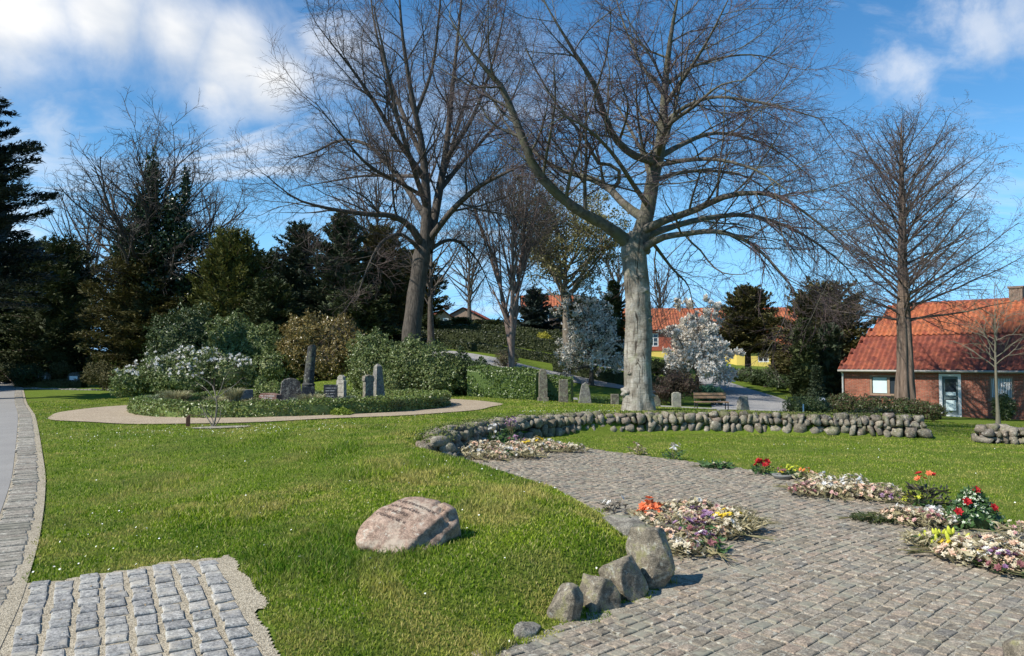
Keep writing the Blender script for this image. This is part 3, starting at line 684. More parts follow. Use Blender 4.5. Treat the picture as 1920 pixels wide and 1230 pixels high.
def beech():
    rs = RS(21); Y = 19.8; b = at(1195, Y); root = thing('beech_tree', b, 'large bare beech with thick pale grey lumpy trunk behind the fieldstone wall', 'tree')
    gt = Geo(); tr = [(*b - np.array([0, 0, .15]), .40)]
    P = [b - np.array([0, 0, .2])] + [W(x, y, Y) for x, y in ((1196, 740), (1196, 690), (1197, 640), (1196, 590), (1195, 545), (1191, 500), (1189, 465), (1196, 438))]
    rr = [.41, .385, .35, .345, .345, .33, .335, .35, .24]
    p, r_ = resample(P, rr, 72); lumpy_trunk(gt, p, r_, 48, 1, .055, .05, 7, .28)
    # burls and healed branch scars
    V, Fc = ico(3)
    for px, py, s, dy in ((1206, 545, .17, -.2), (1213, 598, .15, -.15), (1178, 480, .16, -.15), (1208, 470, .17, -.1), (1198, 520, .17, -.2), (1186, 700, .15, -.2), (1214, 640, .15, -.1), (1178, 735, .2, -.12), (1210, 742, .24, -.12)):
        c = W(px, py, Y + dy); k = 1 + .2 * np.sin(V[:, 0] * 5 + px) * np.cos(V[:, 2] * 6); gt.add(V * k[:, None] * np.array([s, s * .8, s * .75]) + c, Fc)
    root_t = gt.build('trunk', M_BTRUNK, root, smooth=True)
    L = []
    def limb(*rows): L.append(limb_world(rows, Y, n=16))
    limb((1197, 455, .26, 0), (1215, 390, .20, 0), (1225, 330, .18, .1), (1235, 290, .165, .1), (1243, 230, .13, .3), (1247, 160, .095, .2), (1256, 80, .065, 0), (1266, 20, .04, -.3), (1276, -30, .015, -.4))
    limb((1184, 462, .21, 0), (1140, 425, .15, -.3), (1085, 395, .135, -.7), (1035, 355, .125, -1.0), (1000, 310, .115, -1.3), (978, 255, .10, -1.5), (955, 195, .085, -1.6), (935, 155, .07, -1.8), (900, 118, .05, -2.0), (868, 75, .03, -2.2), (842, 30, .014, -2.2))
    limb((1205, 408, .14, 0), (1172, 385, .11, .5), (1140, 352, .10, 1.0), (1100, 332, .085, 1.5), (1060, 322, .07, 2.0), (1020, 300, .055, 2.4), (985, 270, .045, 2.8), (950, 235, .03, 3.1), (920, 180, .015, 3.4))
    limb((1145, 358, .07, 1.0), (1158, 345, .06, .9), (1164, 328, .055, .8), (1150, 310, .05, .7), (1122, 306, .05, .6), (1102, 268, .045, .3), (1075, 232, .04, 0), (1040, 190, .03, -.2), (1010, 140, .02, -.5), (985, 90, .012, -.6))
    limb((1225, 302, .12, 0), (1190, 292, .10, -.6), (1160, 268, .09, -1.1), (1140, 235, .08, -1.5), (1125, 190, .075, -1.8), (1110, 150, .065, -2.0), (1085, 112, .05, -2.2), (1060, 70, .035, -2.4), (1030, 20, .02, -2.6), (1000, -40, .01, -2.6))
    limb((1205, 432, .13, -.1), (1250, 412, .10, -.7), (1300, 395, .085, -1.2), (1355, 370, .075, -1.8), (1400, 362, .06, -2.2), (1450, 366, .045, -2.5), (1500, 392, .03, -2.8), (1560, 440, .02, -2.9), (1610, 490, .01, -3.0))
    limb((1205, 445, .12, .1), (1260, 425, .09, .7), (1320, 410, .08, 1.4), (1395, 403, .065, 2.1), (1465, 420, .05, 2.7), (1530, 455, .035, 3.2), (1590, 505, .02, 3.6), (1630, 560, .008, 3.8))
    limb((1207, 465, .12, -.2), (1240, 446, .09, -.5), (1290, 438, .07, -1.2), (1345, 434, .06, -1.7), (1400, 452, .045, -2.2), (1445, 490, .03, -2.6), (1490, 545, .015, -2.9))
    limb((1212, 440, .06, .3), (1235, 470, .05, 1.0), (1262, 505, .035, 1.6), (1290, 535, .02, 2.0), (1300, 580, .008, 2.2))
    limb((1240, 292, .09, .2), (1280, 270, .07, .9), (1335, 250, .055, 1.6), (1400, 258, .04, 2.2), (1460, 285, .025, 2.7), (1530, 340, .01, 3.0))
    limb((1243, 232, .07, .3), (1285, 200, .055, -.4), (1340, 182, .04, -1.0), (1410, 190, .03, -1.5), (1480, 205, .018, -1.8), (1545, 225, .008, -2.0))
    limb((1248, 160, .055, .2), (1300, 125, .04, .9), (1370, 105, .03, 1.5), (1430, 105, .018, 1.8), (1480, 125, .008, 2.0))
    limb((1246, 200, .055, .2), (1290, 135, .045, -.8), (1330, 70, .03, -1.6), (1365, 0, .015, -2.2))
    limb((1243, 175, .05, .2), (1205, 125, .04, 1.0), (1175, 60, .03, 1.7), (1150, -20, .012, 2.2))
    limb((1222, 340, .08, .1), (1270, 325, .06, 1.2), (1330, 320, .045, 2.2), (1395, 330, .03, 3.0), (1450, 365, .012, 3.6))
    limb((1215, 385, .08, 0), (1190, 350, .06, -1.4), (1150, 290, .045, -2.6), (1100, 240, .03, -3.6), (1050, 215, .012, -4.4))
    limb((1232, 300, .08, 0), (1250, 240, .06, -1.3), (1300, 200, .045, -2.5), (1350, 160, .02, -3.4), (1400, 150, .01, -3.8))
    limb((1222, 350, .08, 0), (1210, 300, .06, 1.5), (1180, 240, .045, 2.8), (1150, 190, .025, 3.6), (1110, 150, .01, 4.2))
    limb((1230, 310, .07, 0), (1290, 300, .055, -1.5), (1350, 300, .04, -2.8), (1420, 320, .025, -3.7), (1480, 360, .01, -4.2))
    tubes(gt2 := Geo(), np.array([p for p, _ in L]), np.array([r for _, r in L]), 9)
    gc = Geo()
    twiggy(rs, gt2, gc, L, [
        dict(d=2.5, t0=.2, a=(30, 70), len=lambda L_, t: 2.75 * (1.15 - .45 * t), n=8, w=.10, up=.035, rk=.42, flat=.3, rmin=.012, tip=.25, thick=1),
        dict(d=4.6, t0=.10, a=(28, 60), len=lambda L_, t: np.maximum(.65, L_ * .46 * (1.1 - .5 * t)), n=6, w=.12, up=-.005, rk=.5, flat=.35, rmin=.0055, tip=.35),
        dict(d=7.0, t0=.08, a=(25, 55), len=ABS(.56), n=3, w=.14, up=-.02, rk=.6, flat=.3, rmin=.0036, tip=.5),
        dict(d=7.0, t0=.1, a=(25, 55), len=ABS(.19), n=1, w=.1, up=0, rk=.7, rmin=.0024, tip=.5)], (5, 3, 3, 3))
    # long drooping outer sprays on the right side
    D = [l for i, l in enumerate(L) if i in (5, 6, 7, 8, 9)]
    P, Dn, Ln, r0 = spawn(rs, np.array([p for p, _ in D]), np.array([r for _, r in D]), 3.2, .45, (20, 55), ABS(1.9), .5, .2, rmin=.009)
    pts, rad = grow(rs, P, Dn, Ln, r0, r0 * .3, 9, .08, -.11); tubes(gc, pts, rad, 3)
    twiggy(rs, gt2, gc, list(zip(pts, rad)), [dict(d=7, a=(20, 50), len=ABS(.5), n=5, w=.08, up=-.1, rmin=.0035), dict(d=7, a=(25, 50), len=ABS(.18), n=2, w=.1, up=-.05, rmin=.0025)], (3, 3, 3, 3))
    gt2.build('limbs', M_BEECH, root, smooth=True); gc.build('crown', M_BTWIG, root)
beech()

def linden():
    rs = RS(33); Y = 34.0; b = at(770, Y); root = thing('linden_tree', b, 'tall bare linden with dark straight trunk rising behind the rhododendrons left of centre', 'tree')
    gt = Geo(); P = [b - np.array([0, 0, .2])] + [W(x, y, Y) for x, y in ((772, 625), (778, 570), (785, 520), (791, 480), (797, 450))]
    p, r_ = resample(P, [.46, .43, .39, .37, .40, .30], 40); lumpy_trunk(gt, p, r_, 28, 4, .04, .05, 9, .25); gt.build('trunk', M_LBARK, root, smooth=True)
    L = []
    def limb(*rows): L.append(limb_world(rows, Y, n=16))
    limb((795, 470, .30, 0), (800, 400, .23, 0), (797, 330, .19, 0), (790, 265, .15, -.3), (775, 195, .12, -.8), (762, 120, .09, -1.2), (752, 40, .06, -1.6), (745, -80, .02, -2))
    limb((800, 470, .30, 0), (812, 420, .22, .6), (825, 350, .19, 1.0), (835, 290, .15, 1.2), (845, 200, .12, 1.5), (855, 100, .08, 1.6), (865, 0, .05, 1.6), (872, -100, .02, 1.6))
    limb((792, 462, .20, 0), (772, 428, .16, -.8), (738, 405, .13, -1.6), (695, 402, .11, -2.4), (645, 396, .09, -3.2), (595, 386, .06, -4.0), (550, 370, .04, -4.5), (500, 330, .015, -5.0))
    limb((796, 405, .16, 0), (762, 352, .13, 1.0), (728, 310, .11, 1.8), (690, 272, .09, 2.6), (640, 262, .07, 3.3), (590, 285, .05, 4.0), (535, 300, .02, 4.5))
    limb((796, 335, .14, 0), (765, 290, .12, -1.2), (735, 248, .10, -2.2), (700, 188, .08, -3.0), (660, 130, .055, -3.6), (620, 80, .03, -4.2), (590, 40, .012, -4.6))
    limb((790, 290, .12, 0), (752, 205, .10, 1.2), (722, 122, .08, 2.0), (702, 45, .05, 2.6), (690, -50, .02, 3))
    limb((808, 445, .16, 0), (850, 392, .13, -1.2), (895, 352, .10, -2.3), (940, 328, .07, -3.2), (990, 305, .03, -4.0), (1030, 290, .012, -4.4))
    limb((826, 355, .13, 1), (870, 300, .10, 2.0), (918, 248, .08, 3.0), (958, 190, .05, 3.8), (985, 120, .02, 4.5))
    limb((836, 300, .12, 1.2), (885, 222, .09, .3), (920, 130, .06, -.5), (942, 40, .03, -1.2), (955, -40, .012, -1.5))
    limb((800, 472, .11, 0), (840, 450, .08, .8), (872, 462, .06, 1.5), (905, 505, .03, 2.2), (925, 560, .01, 2.6))
    limb((790, 470, .10, 0), (752, 440, .08, -1.5), (715, 455, .06, -2.8), (690, 500, .04, -3.8), (668, 560, .012, -4.5))
    limb((780, 215, .09, -.6), (810, 130, .07, -1.2), (822, 40, .05, -1.6), (830, -60, .02, -2))
    limb((800, 390, .14, 0), (770, 300, .11, -2.0), (740, 200, .08, -3.6), (720, 100, .05, -4.6), (700, 10, .02, -5.2))
    limb((812, 400, .13, .6), (840, 300, .10, 2.6), (870, 200, .07, 4.2), (900, 100, .04, 5.2), (915, 10, .015, 6))
    limb((797, 330, .10, 0), (740, 330, .08, 2.0), (680, 330, .06, 3.6), (620, 340, .04, 4.8), (560, 350, .012, 5.6))
    limb((797, 370, .10, 0), (745, 340, .08, -2.0), (690, 310, .06, -3.6), (630, 240, .035, -4.8), (590, 190, .012, -5.6))
    g2 = Geo(); tubes(g2, np.array([p for p, _ in L]), np.array([r for _, r in L]), 8); gc = Geo()
    twiggy(rs, g2, gc, L, [
        dict(d=1.8, t0=.18, a=(25, 55), len=lambda L_, t: 3.6 * (1.15 - .5 * t), n=8, w=.11, up=.05, rk=.42, rmin=.018, tip=.25, thick=1),
        dict(d=3.0, t0=.10, a=(28, 60), len=lambda L_, t: np.maximum(.8, L_ * .42 * (1.1 - .5 * t)), n=6, w=.13, up=.03, rk=.5, rmin=.009, tip=.35),
        dict(d=5.2, t0=.08, a=(25, 60), len=ABS(.78), n=3, w=.14, up=.03, rk=.6, rmin=.0055, tip=.5),
        dict(d=4.2, t0=.1, a=(25, 55), len=ABS(.34), n=1, w=.1, up=.05, rk=.7, rmin=.0042, tip=.5)], (5, 3, 3, 3))
    g2.build('limbs', M_LBARK, root, smooth=True); gc.build('crown', M_LTWIG, root)
linden()

def auto_tree(name, label, px, Y, pytop, rpx, trunk_r, seed, n_l=16, up=.05, ang=(25, 55), start=.25, bark=None, twig=None, dens=(1.2, 2.4, 4.5), shape=None, droop=0, leader=True,
              group=None, forks=1, rbase=None, pts_out=False, flute=0, tmul=1.0, cat='tree', yspread=1.0, minr=.004, bend=.06):
    """free-standing bare tree: trunk from the ground at (px,Y) up to pytop; crown radius rpx pixels"""
    rs = RS(seed); b = at(px, Y); Ht = W(px, pytop, Y)[2] - b[2]; Rm = rpx / F * Y; root = thing(name, b, label, cat, group)
    bark = bark or M_LBARK; twig = twig or M_LTWIG; g = Geo(); L = []
    for fk in range(forks):
        a = 2 * math.pi * fk / max(1, forks) + seed; hfork = Ht * start * .6
        P = [b - np.array([0, 0, .15])]
        for t in np.linspace(.08, 1, 9):
            z = t * Ht * (1 if fk == 0 else rs.uniform(.8, .97)); o = max(0, z - hfork) / Ht * Rm * (.55 if forks > 1 else 0)
            P.append(b + np.array([math.cos(a) * o + bend * trunk_r * 3 * math.sin(t * 5 + seed), math.sin(a) * o * yspread, z]))
        k = 1.0 if forks == 1 else .68
        p, r_ = resample(P, [trunk_r * k * (1.15 if i == 0 else (1 - .93 * (i / 9.0) ** .9)) for i in range(10)], 26)
        if fk == 0 or forks > 1:
            lumpy_trunk(g, p, r_, 16, seed + fk, .05, flute, 6, .3)
        L.append((p, r_))
    Lt = np.array([p for p, _ in L]); Lr = np.array([r for _, r in L]); shape = shape or (lambda t: math.sin(math.pi * min(1, max(.05, t)) ** .8) * .9 + .15)
    P, D, Ln, r0 = [], [], [], []
    for i in range(n_l):
        t = start + (1 - start) * ((i + rs.uniform(0, 1)) / n_l) * .96; fk = rs.randint(forks); q = t * 25; j = int(min(q, 24)); f = q - j
        p = Lt[fk, j] * (1 - f) + Lt[fk, j + 1] * f; az = i * 2.399 + seed + rs.uniform(-.4, .4); a = R(rs.uniform(*ang))
        d = np.array([math.sin(a) * math.cos(az), math.sin(a) * math.sin(az) * yspread, math.cos(a)]); ln = Rm * shape((t - start) / (1 - start)) / max(.45, math.sin(a)) * rs.uniform(.85, 1.12)
        P.append(p); D.append(d); Ln.append(ln); r0.append(min(Lr[fk, j] * .6, ln * .022 + .01))
    pts, rad = grow(rs, np.array(P), np.array(D), np.array(Ln), np.array(r0), np.array(r0) * .22, 12, bend, up); tubes(g, pts, rad, 6)
    gc = Geo(); s = Rm / 5.0
    ends = twiggy(rs, g, gc, list(zip(pts, rad)) , [
        dict(d=dens[0], t0=.12, a=(28, 58), len=lambda L_, t: np.maximum(.8, L_ * .42 * (1.15 - .5 * t)), n=7, w=.11, up=.04 + droop, rk=.5, rmin=minr * 2.2, tip=.3, thick=1),
        dict(d=dens[1], t0=.1, a=(28, 60), len=lambda L_, t: np.maximum(.45 * tmul, L_ * .4), n=5, w=.13, up=.02 + droop, rk=.55, rmin=minr * 1.4, tip=.4),
        dict(d=dens[2], t0=.05, a=(25, 60), len=ABS(.5 * tmul), n=3, w=.14, up=.02 + droop, rk=.6, rmin=minr, tip=.5)], (5, 3, 3, 3))
    g.build('trunk', bark, root, smooth=True); gc.build('crown', twig, root)
    return root, ends, gc

# ---- metasequoia in front of the brick house
def metasequoia():
    rs = RS(44); Y = 33.0; b = at(1697, Y); root = thing('dawn_redwood_tree', b, 'tall bare conical tree with fluted brown trunk in front of the red brick house', 'tree')
    g = Geo(); Pz = [b - np.array([0, 0, .2])] + [W(x, y, Y) for x, y in ((1697, 730), (1697, 690), (1696, 640), (1694, 590), (1693, 540), (1692, 480), (1692, 400), (1690, 320), (1690, 265), (1690, 222))]
    p, r_ = resample(Pz, [.42, .36, .30, .27, .25, .20, .17, .135, .09, .05, .012], 60); lumpy_trunk(g, p, r_, 40, 3, .04, .32, 7, .35)
    P, D, Ln, r0 = [], [], [], []; n = 92; z0 = W(1692, 610, Y)[2]; z1 = W(1690, 250, Y)[2]
    for i in range(n):
        t = (i + rs.uniform(0, 1)) / n; z = z0 + (z1 - z0) * t ** 1.05; q = np.interp(z, p[:, 2], np.arange(60)); j = int(min(q, 58)); pp = p[j] * (1 - q + j) + p[j + 1] * (q - j)
        az = i * 2.399 + rs.uniform(-.4, .4); a = R(60 - 22 * t + rs.uniform(-7, 7))
        wd_ = np.interp(t, [0, .12, .35, .6, .8, .92, 1], [2.7, 3.7, 3.8, 2.9, 1.9, 1.2, .6]) * rs.uniform(.8, 1.15)
        if rs.uniform() < .12: wd_ *= 1.25
        zt_ = W(1690, 190, Y)[2] - abs(wd_) * .38 * rs.uniform(.8, 1.3); a = max(a, math.atan2(wd_, max(.35, zt_ - pp[2]))); P.append(pp); D.append((math.sin(a) * math.cos(az), math.sin(a) * math.sin(az), math.cos(a))); Ln.append(wd_ / math.sin(a) * .93); r0.append(.010 + .0085 * Ln[-1])
    for (px, py, dx, dz, l) in ((1700, 575, .94, .30, 5.6), (1700, 555, .84, .5, 6.0), (1690, 585, -.92, .35, 4.6), (1700, 600, .95, .12, 5.0), (1690, 600, -.95, .1, 4.0)):
        P.append(W(px, py, Y)); D.append((dx, rs.uniform(-.3, .1), dz)); Ln.append(l); r0.append(.06)
    pts, rad = grow(rs, np.array(P), np.array(D), np.array(Ln), np.array(r0), np.array(r0) * .2, 12, .045, .012); g2 = Geo(); tubes(g2, pts, rad, 6); gc = Geo()
    ends = twiggy(rs, g2, gc, list(zip(pts, rad)), [
        dict(d=3.6, t0=.12, a=(30, 65), len=lambda L_, t: np.maximum(.55, L_ * .36 * (1.15 - .5 * t)), n=5, w=.13, up=.02, rk=.42, rmin=.008, tip=.35),
        dict(d=5.6, t0=.1, a=(30, 60), len=ABS(.5), n=3, w=.15, up=-.02, rk=.6, rmin=.0058, tip=.5),
        dict(d=6, t0=.1, a=(30, 60), len=ABS(.2), n=1, w=.1, up=-.04, rk=.6, rmin=.0045, tip=.6)], (4, 3, 3, 3))
    g.build('trunk', bark_mat('redwood_bark', (.06, .042, .03), (.21, .155, .115), 12, .1, .03), root, smooth=True); g2.build('limbs', bark_mat('redwood_limb_bark', (.05, .04, .032), (.13, .105, .085), 10, .5, .02), root, smooth=True)
    # tiny buds give the crown its brown haze
    pe = ends[2][0][:, -1]; k = rs.choice(len(pe), min(len(pe), 14000), replace=False); leaf_cloud(gc, rs, pe[k], np.zeros((len(k), 3)), .030, .45, 0)
    gc.build('crown', twig_mat('redwood_twigs', [(.07, .055, .046), (.11, .085, .07), (.16, .12, .095), (.09, .065, .058)]), root)
metasequoia()

auto_tree('bare_tree', 'bare multi stemmed tree with pinkish forked trunk rising above the clipped hedge', 957, 35, 345, 112, .26, 51, n_l=48, up=.06, ang=(14, 34), start=.28, forks=3, droop=-.02,
          bark=bark_mat('pinkish_bark', (.08, .055, .045), (.30, .22, .18), 9, .35, .03), twig=twig_mat('pinkish_twigs', [(.06, .045, .04), (.10, .075, .065), (.15, .11, .095)]), dens=(1.9, 3.8, 6.0), bend=.05)
r_, ends, _g = auto_tree('budding_tree', 'broad tree with yellow green spring buds on the hillside above the grey magnolia', 1062, 52, 425, 122, .38, 52, n_l=36, up=.05, ang=(35, 70), start=.34, dens=(1.4, 2.8, 4.4),
          bark=bark_mat('grey_brown_bark', (.10, .08, .06), (.25, .21, .16), 10, .25, .03), minr=.006)
def add_leaves(root, ends, n, size, m, name='leaves', seed=1, lv=2, jit=.12, asp=.6):
    rs = RS(seed); pe = ends[lv][0].reshape(-1, 3); P = pe[rs.choice(len(pe), n)] + rs.normal(0, jit, (n, 3)); g = Geo(); leaf_cloud(g, rs, P, np.zeros((n, 3)), size, asp, 0); return g.build(name, m, root)
add_leaves(r_, ends, 26000, .075, leaf_mat('budding_leaves', [(.08, .08, .025), (.14, .13, .04), (.19, .17, .05), (.10, .085, .03)]), seed=5)
auto_tree('bare_tree', 'dark bare trunk standing close behind the tall linden', 808, 46, 430, 110, .26, 53, n_l=22, up=.05, ang=(35, 65), start=.36, dens=(1.0, 2.2, 3.6), minr=.006)
# far bare trees on the skyline
FAR = 'bare trees on the far skyline'
def far_tree(px, Y, top, rpx, seed, label, **k): return auto_tree('bare_tree', label, px, Y, top, rpx, .35, seed, group=FAR, minr=.010, dens=(.8, 1.5, 2.2), twig=k.pop('twig', M_PALETWIG), tmul=1.6, **k)
far_tree(1236, 105, 505, 42, 61, 'pale bare tree behind the roof of the yellow house', n_l=30)
far_tree(705, 70, 345, 100, 62, 'wide domed bare tree behind the conifers left of the linden', n_l=46, twig=M_LTWIG, ang=(20, 70))
far_tree(390, 66, 365, 80, 63, 'hazy purple bare tree right of the ivy clad maple', n_l=42, ang=(20, 60))
far_tree(160, 66, 395, 85, 64, 'hazy bare tree left of the ivy clad maple', n_l=42, ang=(20, 65))
far_tree(880, 95, 440, 75, 65, 'bare tree on the hilltop between linden and pinkish tree', n_l=40, ang=(25, 65))
far_tree(25, 60, 490, 60, 66, 'bare tree under the dark cedar boughs at the left edge', n_l=30)
far_tree(1160, 90, 470, 60, 67, 'bare tree on the skyline right behind the beech trunk', n_l=30)

# ---- left maple with ivy
M_IVY = leaf_mat('ivy_leaves', [(.018, .035, .012), (.03, .055, .018), (.045, .08, .025)], .35, .1, .5)
r_, ends, _g = auto_tree('maple_tree', 'spreading bare maple with ivy climbing its upper trunk among the left conifers', 285, 44, 330, 165, .42, 71, n_l=70, up=.015, ang=(34, 84), start=.42, dens=(1.4, 2.6, 3.2), minr=.009, twig=M_DARKTWIG, bend=.11,
          shape=lambda t: 1.0 - .45 * t)
def ivy():
    rs = RS(72); Y = 43.6; g = Geo(); bl = []
    for px, py, rx, rz in ((287, 335, .55, 1.5), (275, 400, 1.0, 1.4), (325, 400, .8, 1.2), (348, 350, .28, 1.1), (290, 470, 1.6, 1.6), (350, 450, 1.0, 1.0), (240, 460, 1.0, 1.1), (285, 545, 1.8, 1.6), (370, 540, 1.2, 1.1), (400, 500, .7, .6)):
        c = W(px, py, Y); bl.append((*c, rx, rx * .9, rz))
    P, Nm = blob_points(rs, bl, 24000, (.3, 1.05), .28); leaf_cloud(g, rs, P, Nm, .085, .8, .5); blob_core(g, bl, .5); g.build('ivy', M_IVY, r_)
ivy()

# ---------------------------------------------------------------- evergreens
M_YEW = leaf_mat('yew_leaves', [(.022, .034, .010), (.044, .06, .016), (.078, .09, .026)], .7, .1)
M_YEWB = leaf_mat('brownish_yew_leaves', [(.042, .044, .012), (.08, .075, .020), (.125, .105, .032)], .7, .12)
M_SPREAD = leaf_mat('cypress_leaves', [(.055, .065, .015), (.10, .11, .022), (.155, .155, .035)], .7, .2)
M_PINE = leaf_mat('pine_needles', [(.020, .034, .016), (.042, .06, .028), (.07, .09, .04)], .7, .1)
M_CEDAR = leaf_mat('cedar_needles', [(.012, .022, .018), (.022, .035, .027), (.04, .055, .04)], .45, .05)
M_EVTRUNK = bark_mat('conifer_bark', (.05, .035, .025), (.14, .10, .075), 10, .3, .03)
def conifer(name, label, px, Y, top, rpx, seed, m, prof=None, nb=150, leafsize=.11, droop=-.02, base_t=.04, dens=60, ang0=88, ang1=40, group=None, asp=.34, core=.40, spray=.34, x=None):
    """layered evergreen: boughs from a trunk, each a flat fan of foliage"""
    rs = RS(seed); b = at(px, Y); Ht = W(px, top, Y)[2] - b[2]; Rm = rpx / F * Y; root = thing(name, b, label, 'tree', group)
    prof = prof or (lambda t: (1 - t) ** .75)
    g = Geo(); p, r_ = resample([b - np.array([0, 0, .2]), b + np.array([0, 0, Ht * .5]), b + np.array([0, 0, Ht * .97])], [.028 * Ht + .08, .02 * Ht + .03, .02], 20); tubes(g, p[None], r_[None], 10)
    P, D, L = [], [], []
    for i in range(nb):
        t = base_t + (1 - base_t) * (i + rs.uniform(0, 1)) / nb; az = i * 2.399 + rs.uniform(-.5, .5); a = R(ang0 + (ang1 - ang0) * t + rs.uniform(-8, 8))
        P.append(b + np.array([0, 0, Ht * t * .97])); D.append((math.sin(a) * math.cos(az), math.sin(a) * math.sin(az), math.cos(a))); L.append(max(.25, Rm * prof(t) * rs.uniform(.72, 1.12)))
    P = np.array(P); D = np.array(D); L = np.array(L); pts, rad = grow(rs, P, D, L, .012 + .014 * L, .006 + L * 0, 8, .06, droop); tubes(g, pts, rad, 4)
    # foliage fans
    cnt = (L * dens * 1.45 * (.4 + .6 * L / L.max())).astype(int) + 8; par = np.repeat(np.arange(nb), cnt); t = rs.uniform(.22, 1.03, len(par)); q = np.clip(t, 0, .999) * 8; i = q.astype(int); f = (q - i)[:, None]
    C0 = pts[par, i] * (1 - f) + pts[par, i + 1] * f; T = unit(pts[par, i + 1] - pts[par, i]); side = unit(np.cross(T, [0, 0, 1.0])); wdt = L[par] * spray * (1.1 - t) + .12
    off = rs.uniform(-1, 1, len(par)); C1 = C0 + side * (off * wdt)[:, None] + rs.normal(0, .05, C0.shape) * (.6 + L[par] / 3)[:, None] + np.array([0, 0, 1]) * (-abs(off) * wdt * .25)[:, None]
    dirn = unit(T * .8 + side * np.sign(off)[:, None] * .9 + rs.normal(0, .35, T.shape) + np.array([0, 0, .15])); up = unit(np.cross(np.cross(dirn, [0, 0, 1.0]), dirn) + rs.normal(0, .45, T.shape)); bb = unit(np.cross(dirn, up))
    s = leafsize * rs.uniform(.6, 1.4, (len(par), 1)); gf = Geo(); quads(gf, C1, dirn * s, bb * s * asp)
    if core:
        V, Fc = ico(3); zt = (V[:, 2] + 1) / 2; pr = np.array([prof(max(base_t, min(.98, q))) for q in zt]) * Rm * core
        dd = unit(V[:, :2] + 1e-6); k = np.sqrt(np.clip(1 - V[:, 2] ** 2, 0, 1)) ** .4; lum = 1 + .18 * np.sin(V[:, 0] * 9 + seed) * np.cos(V[:, 2] * 11)
        gf.add(np.stack([b[0] + dd[:, 0] * pr * k * lum, b[1] + dd[:, 1] * pr * k * lum, b[2] + Ht * (base_t + .02 + (.9 - base_t) * zt)], 1), Fc)
    g.build('trunk', M_EVTRUNK, root, smooth=True); gf.build('crown', m, root); return root
BROAD = lambda t: (math.sin(math.pi * min(.97, .22 + .78 * t)) ** .55)
ROUND = lambda t: max(.08, (1 - (abs(t - .42) / .6) ** 2.4)) if t < 1 else .05
conifer('cedar_tree', 'dark blue green cedar with drooping tiered boughs cut by the left edge of the photo', -40, 30, 150, 185, 81, M_CEDAR, prof=lambda t: .95 * (1 - t) ** .5 * (1 + .25 * math.sin(t * 34)), nb=120, leafsize=.12, droop=-.035, base_t=.3, dens=190, ang0=82, ang1=55, asp=.22, core=.3, spray=.22)
conifer('yew_tree', 'blackish yew mass standing at the end of the grey road', 20, 53, 478, 130, 82, M_YEW, prof=BROAD, nb=170, dens=55, leafsize=.15)
conifer('yew_tree', 'very dark yew left of the ivy clad maple trunk', 118, 48, 455, 112, 83, M_YEW, prof=BROAD, nb=200, dens=60, leafsize=.13)
conifer('yew_tree', 'olive brown yew directly below the ivy clad maple', 258, 43, 480, 108, 84, M_YEWB, prof=BROAD, nb=210, dens=70, leafsize=.12)
conifer('yew_tree', 'dark upright yew just right of the ivy clad maple trunk', 362, 46, 520, 80, 85, M_YEW, prof=BROAD, nb=150, dens=60, leafsize=.13)
conifer('cypress_tree', 'yellowish green feathery cypress with spreading top in the middle of the left trees', 432, 42, 440, 112, 86, M_SPREAD, prof=lambda t: .25 + .8 * (1 - t) ** .5 if t < .9 else .25, nb=210, dens=70, leafsize=.12, ang0=70, ang1=30, droop=.01)
conifer('pine_tree', 'tall dark pine with uneven top left of the domed bare tree', 560, 50, 418, 100, 87, M_PINE, prof=lambda t: (1 - t) ** .45 * (1 + .12 * math.sin(t * 40)), nb=200, dens=55, leafsize=.14)
conifer('spruce_tree', 'dark green conifer behind the brown leaved rhododendron', 640, 47, 395, 105, 88, M_PINE, prof=lambda t: (1 - t) ** .5, nb=220, dens=60, leafsize=.14)
conifer('spruce_tree', 'dark conifer touching the left side of the linden trunk', 712, 50, 425, 95, 89, M_YEWB, prof=lambda t: (1 - t) ** .42, nb=220, dens=60, leafsize=.14)
conifer('cypress_tree', 'short olive cypress between the tall pine and the yellowish cypress', 505, 40, 530, 78, 90, M_YEW, prof=BROAD, nb=160, dens=70, leafsize=.11)
conifer('spruce_tree', 'small dark evergreen low between two dark conifers left of the linden', 672, 40, 540, 78, 91, M_YEW, prof=BROAD, nb=150, dens=70, leafsize=.11)
conifer('yew_tree', 'rounded dark yew behind the white magnolia hiding the yellow house', 1402, 56, 540, 66, 92, M_YEWB, prof=ROUND, nb=230, dens=55, leafsize=.14, ang0=95, ang1=20, base_t=.26)
conifer('yew_tree', 'broad dark evergreen with bare twigs through it left of the brick house', 1545, 50, 548, 110, 93, M_YEWB, prof=ROUND, nb=240, dens=55, leafsize=.14, ang0=100, ang1=20)
conifer('cypress_tree', 'narrow dark green column left one of the pair beside the brick house', 1508, 41, 600, 27, 94, M_YEW, prof=lambda t: .95 if t < .7 else .95 * math.sqrt(max(0, 1 - ((t - .7) / .3) ** 2)) + .05, nb=300, dens=150, leafsize=.10, ang0=80, ang1=30, core=.72, spray=.5)
conifer('cypress_tree', 'narrow green column right one of the pair beside the brick house', 1556, 42.5, 612, 30, 95, M_PINE, prof=lambda t: .95 if t < .7 else .95 * math.sqrt(max(0, 1 - ((t - .7) / .3) ** 2)) + .05, nb=300, dens=150, leafsize=.10, ang0=80, ang1=30, core=.72, spray=.5)
conifer('cypress_tree', 'low dark cone shaped evergreen at the foot of the green columns', 1530, 36, 690, 24, 96, M_PINE, nb=110, dens=110, leafsize=.07, core=.7)
conifer('yew_tree', 'dark evergreen on the hill to the right of the linden trunk', 805, 58, 590, 24, 97, M_YEW, prof=ROUND, nb=90, dens=60, leafsize=.13)
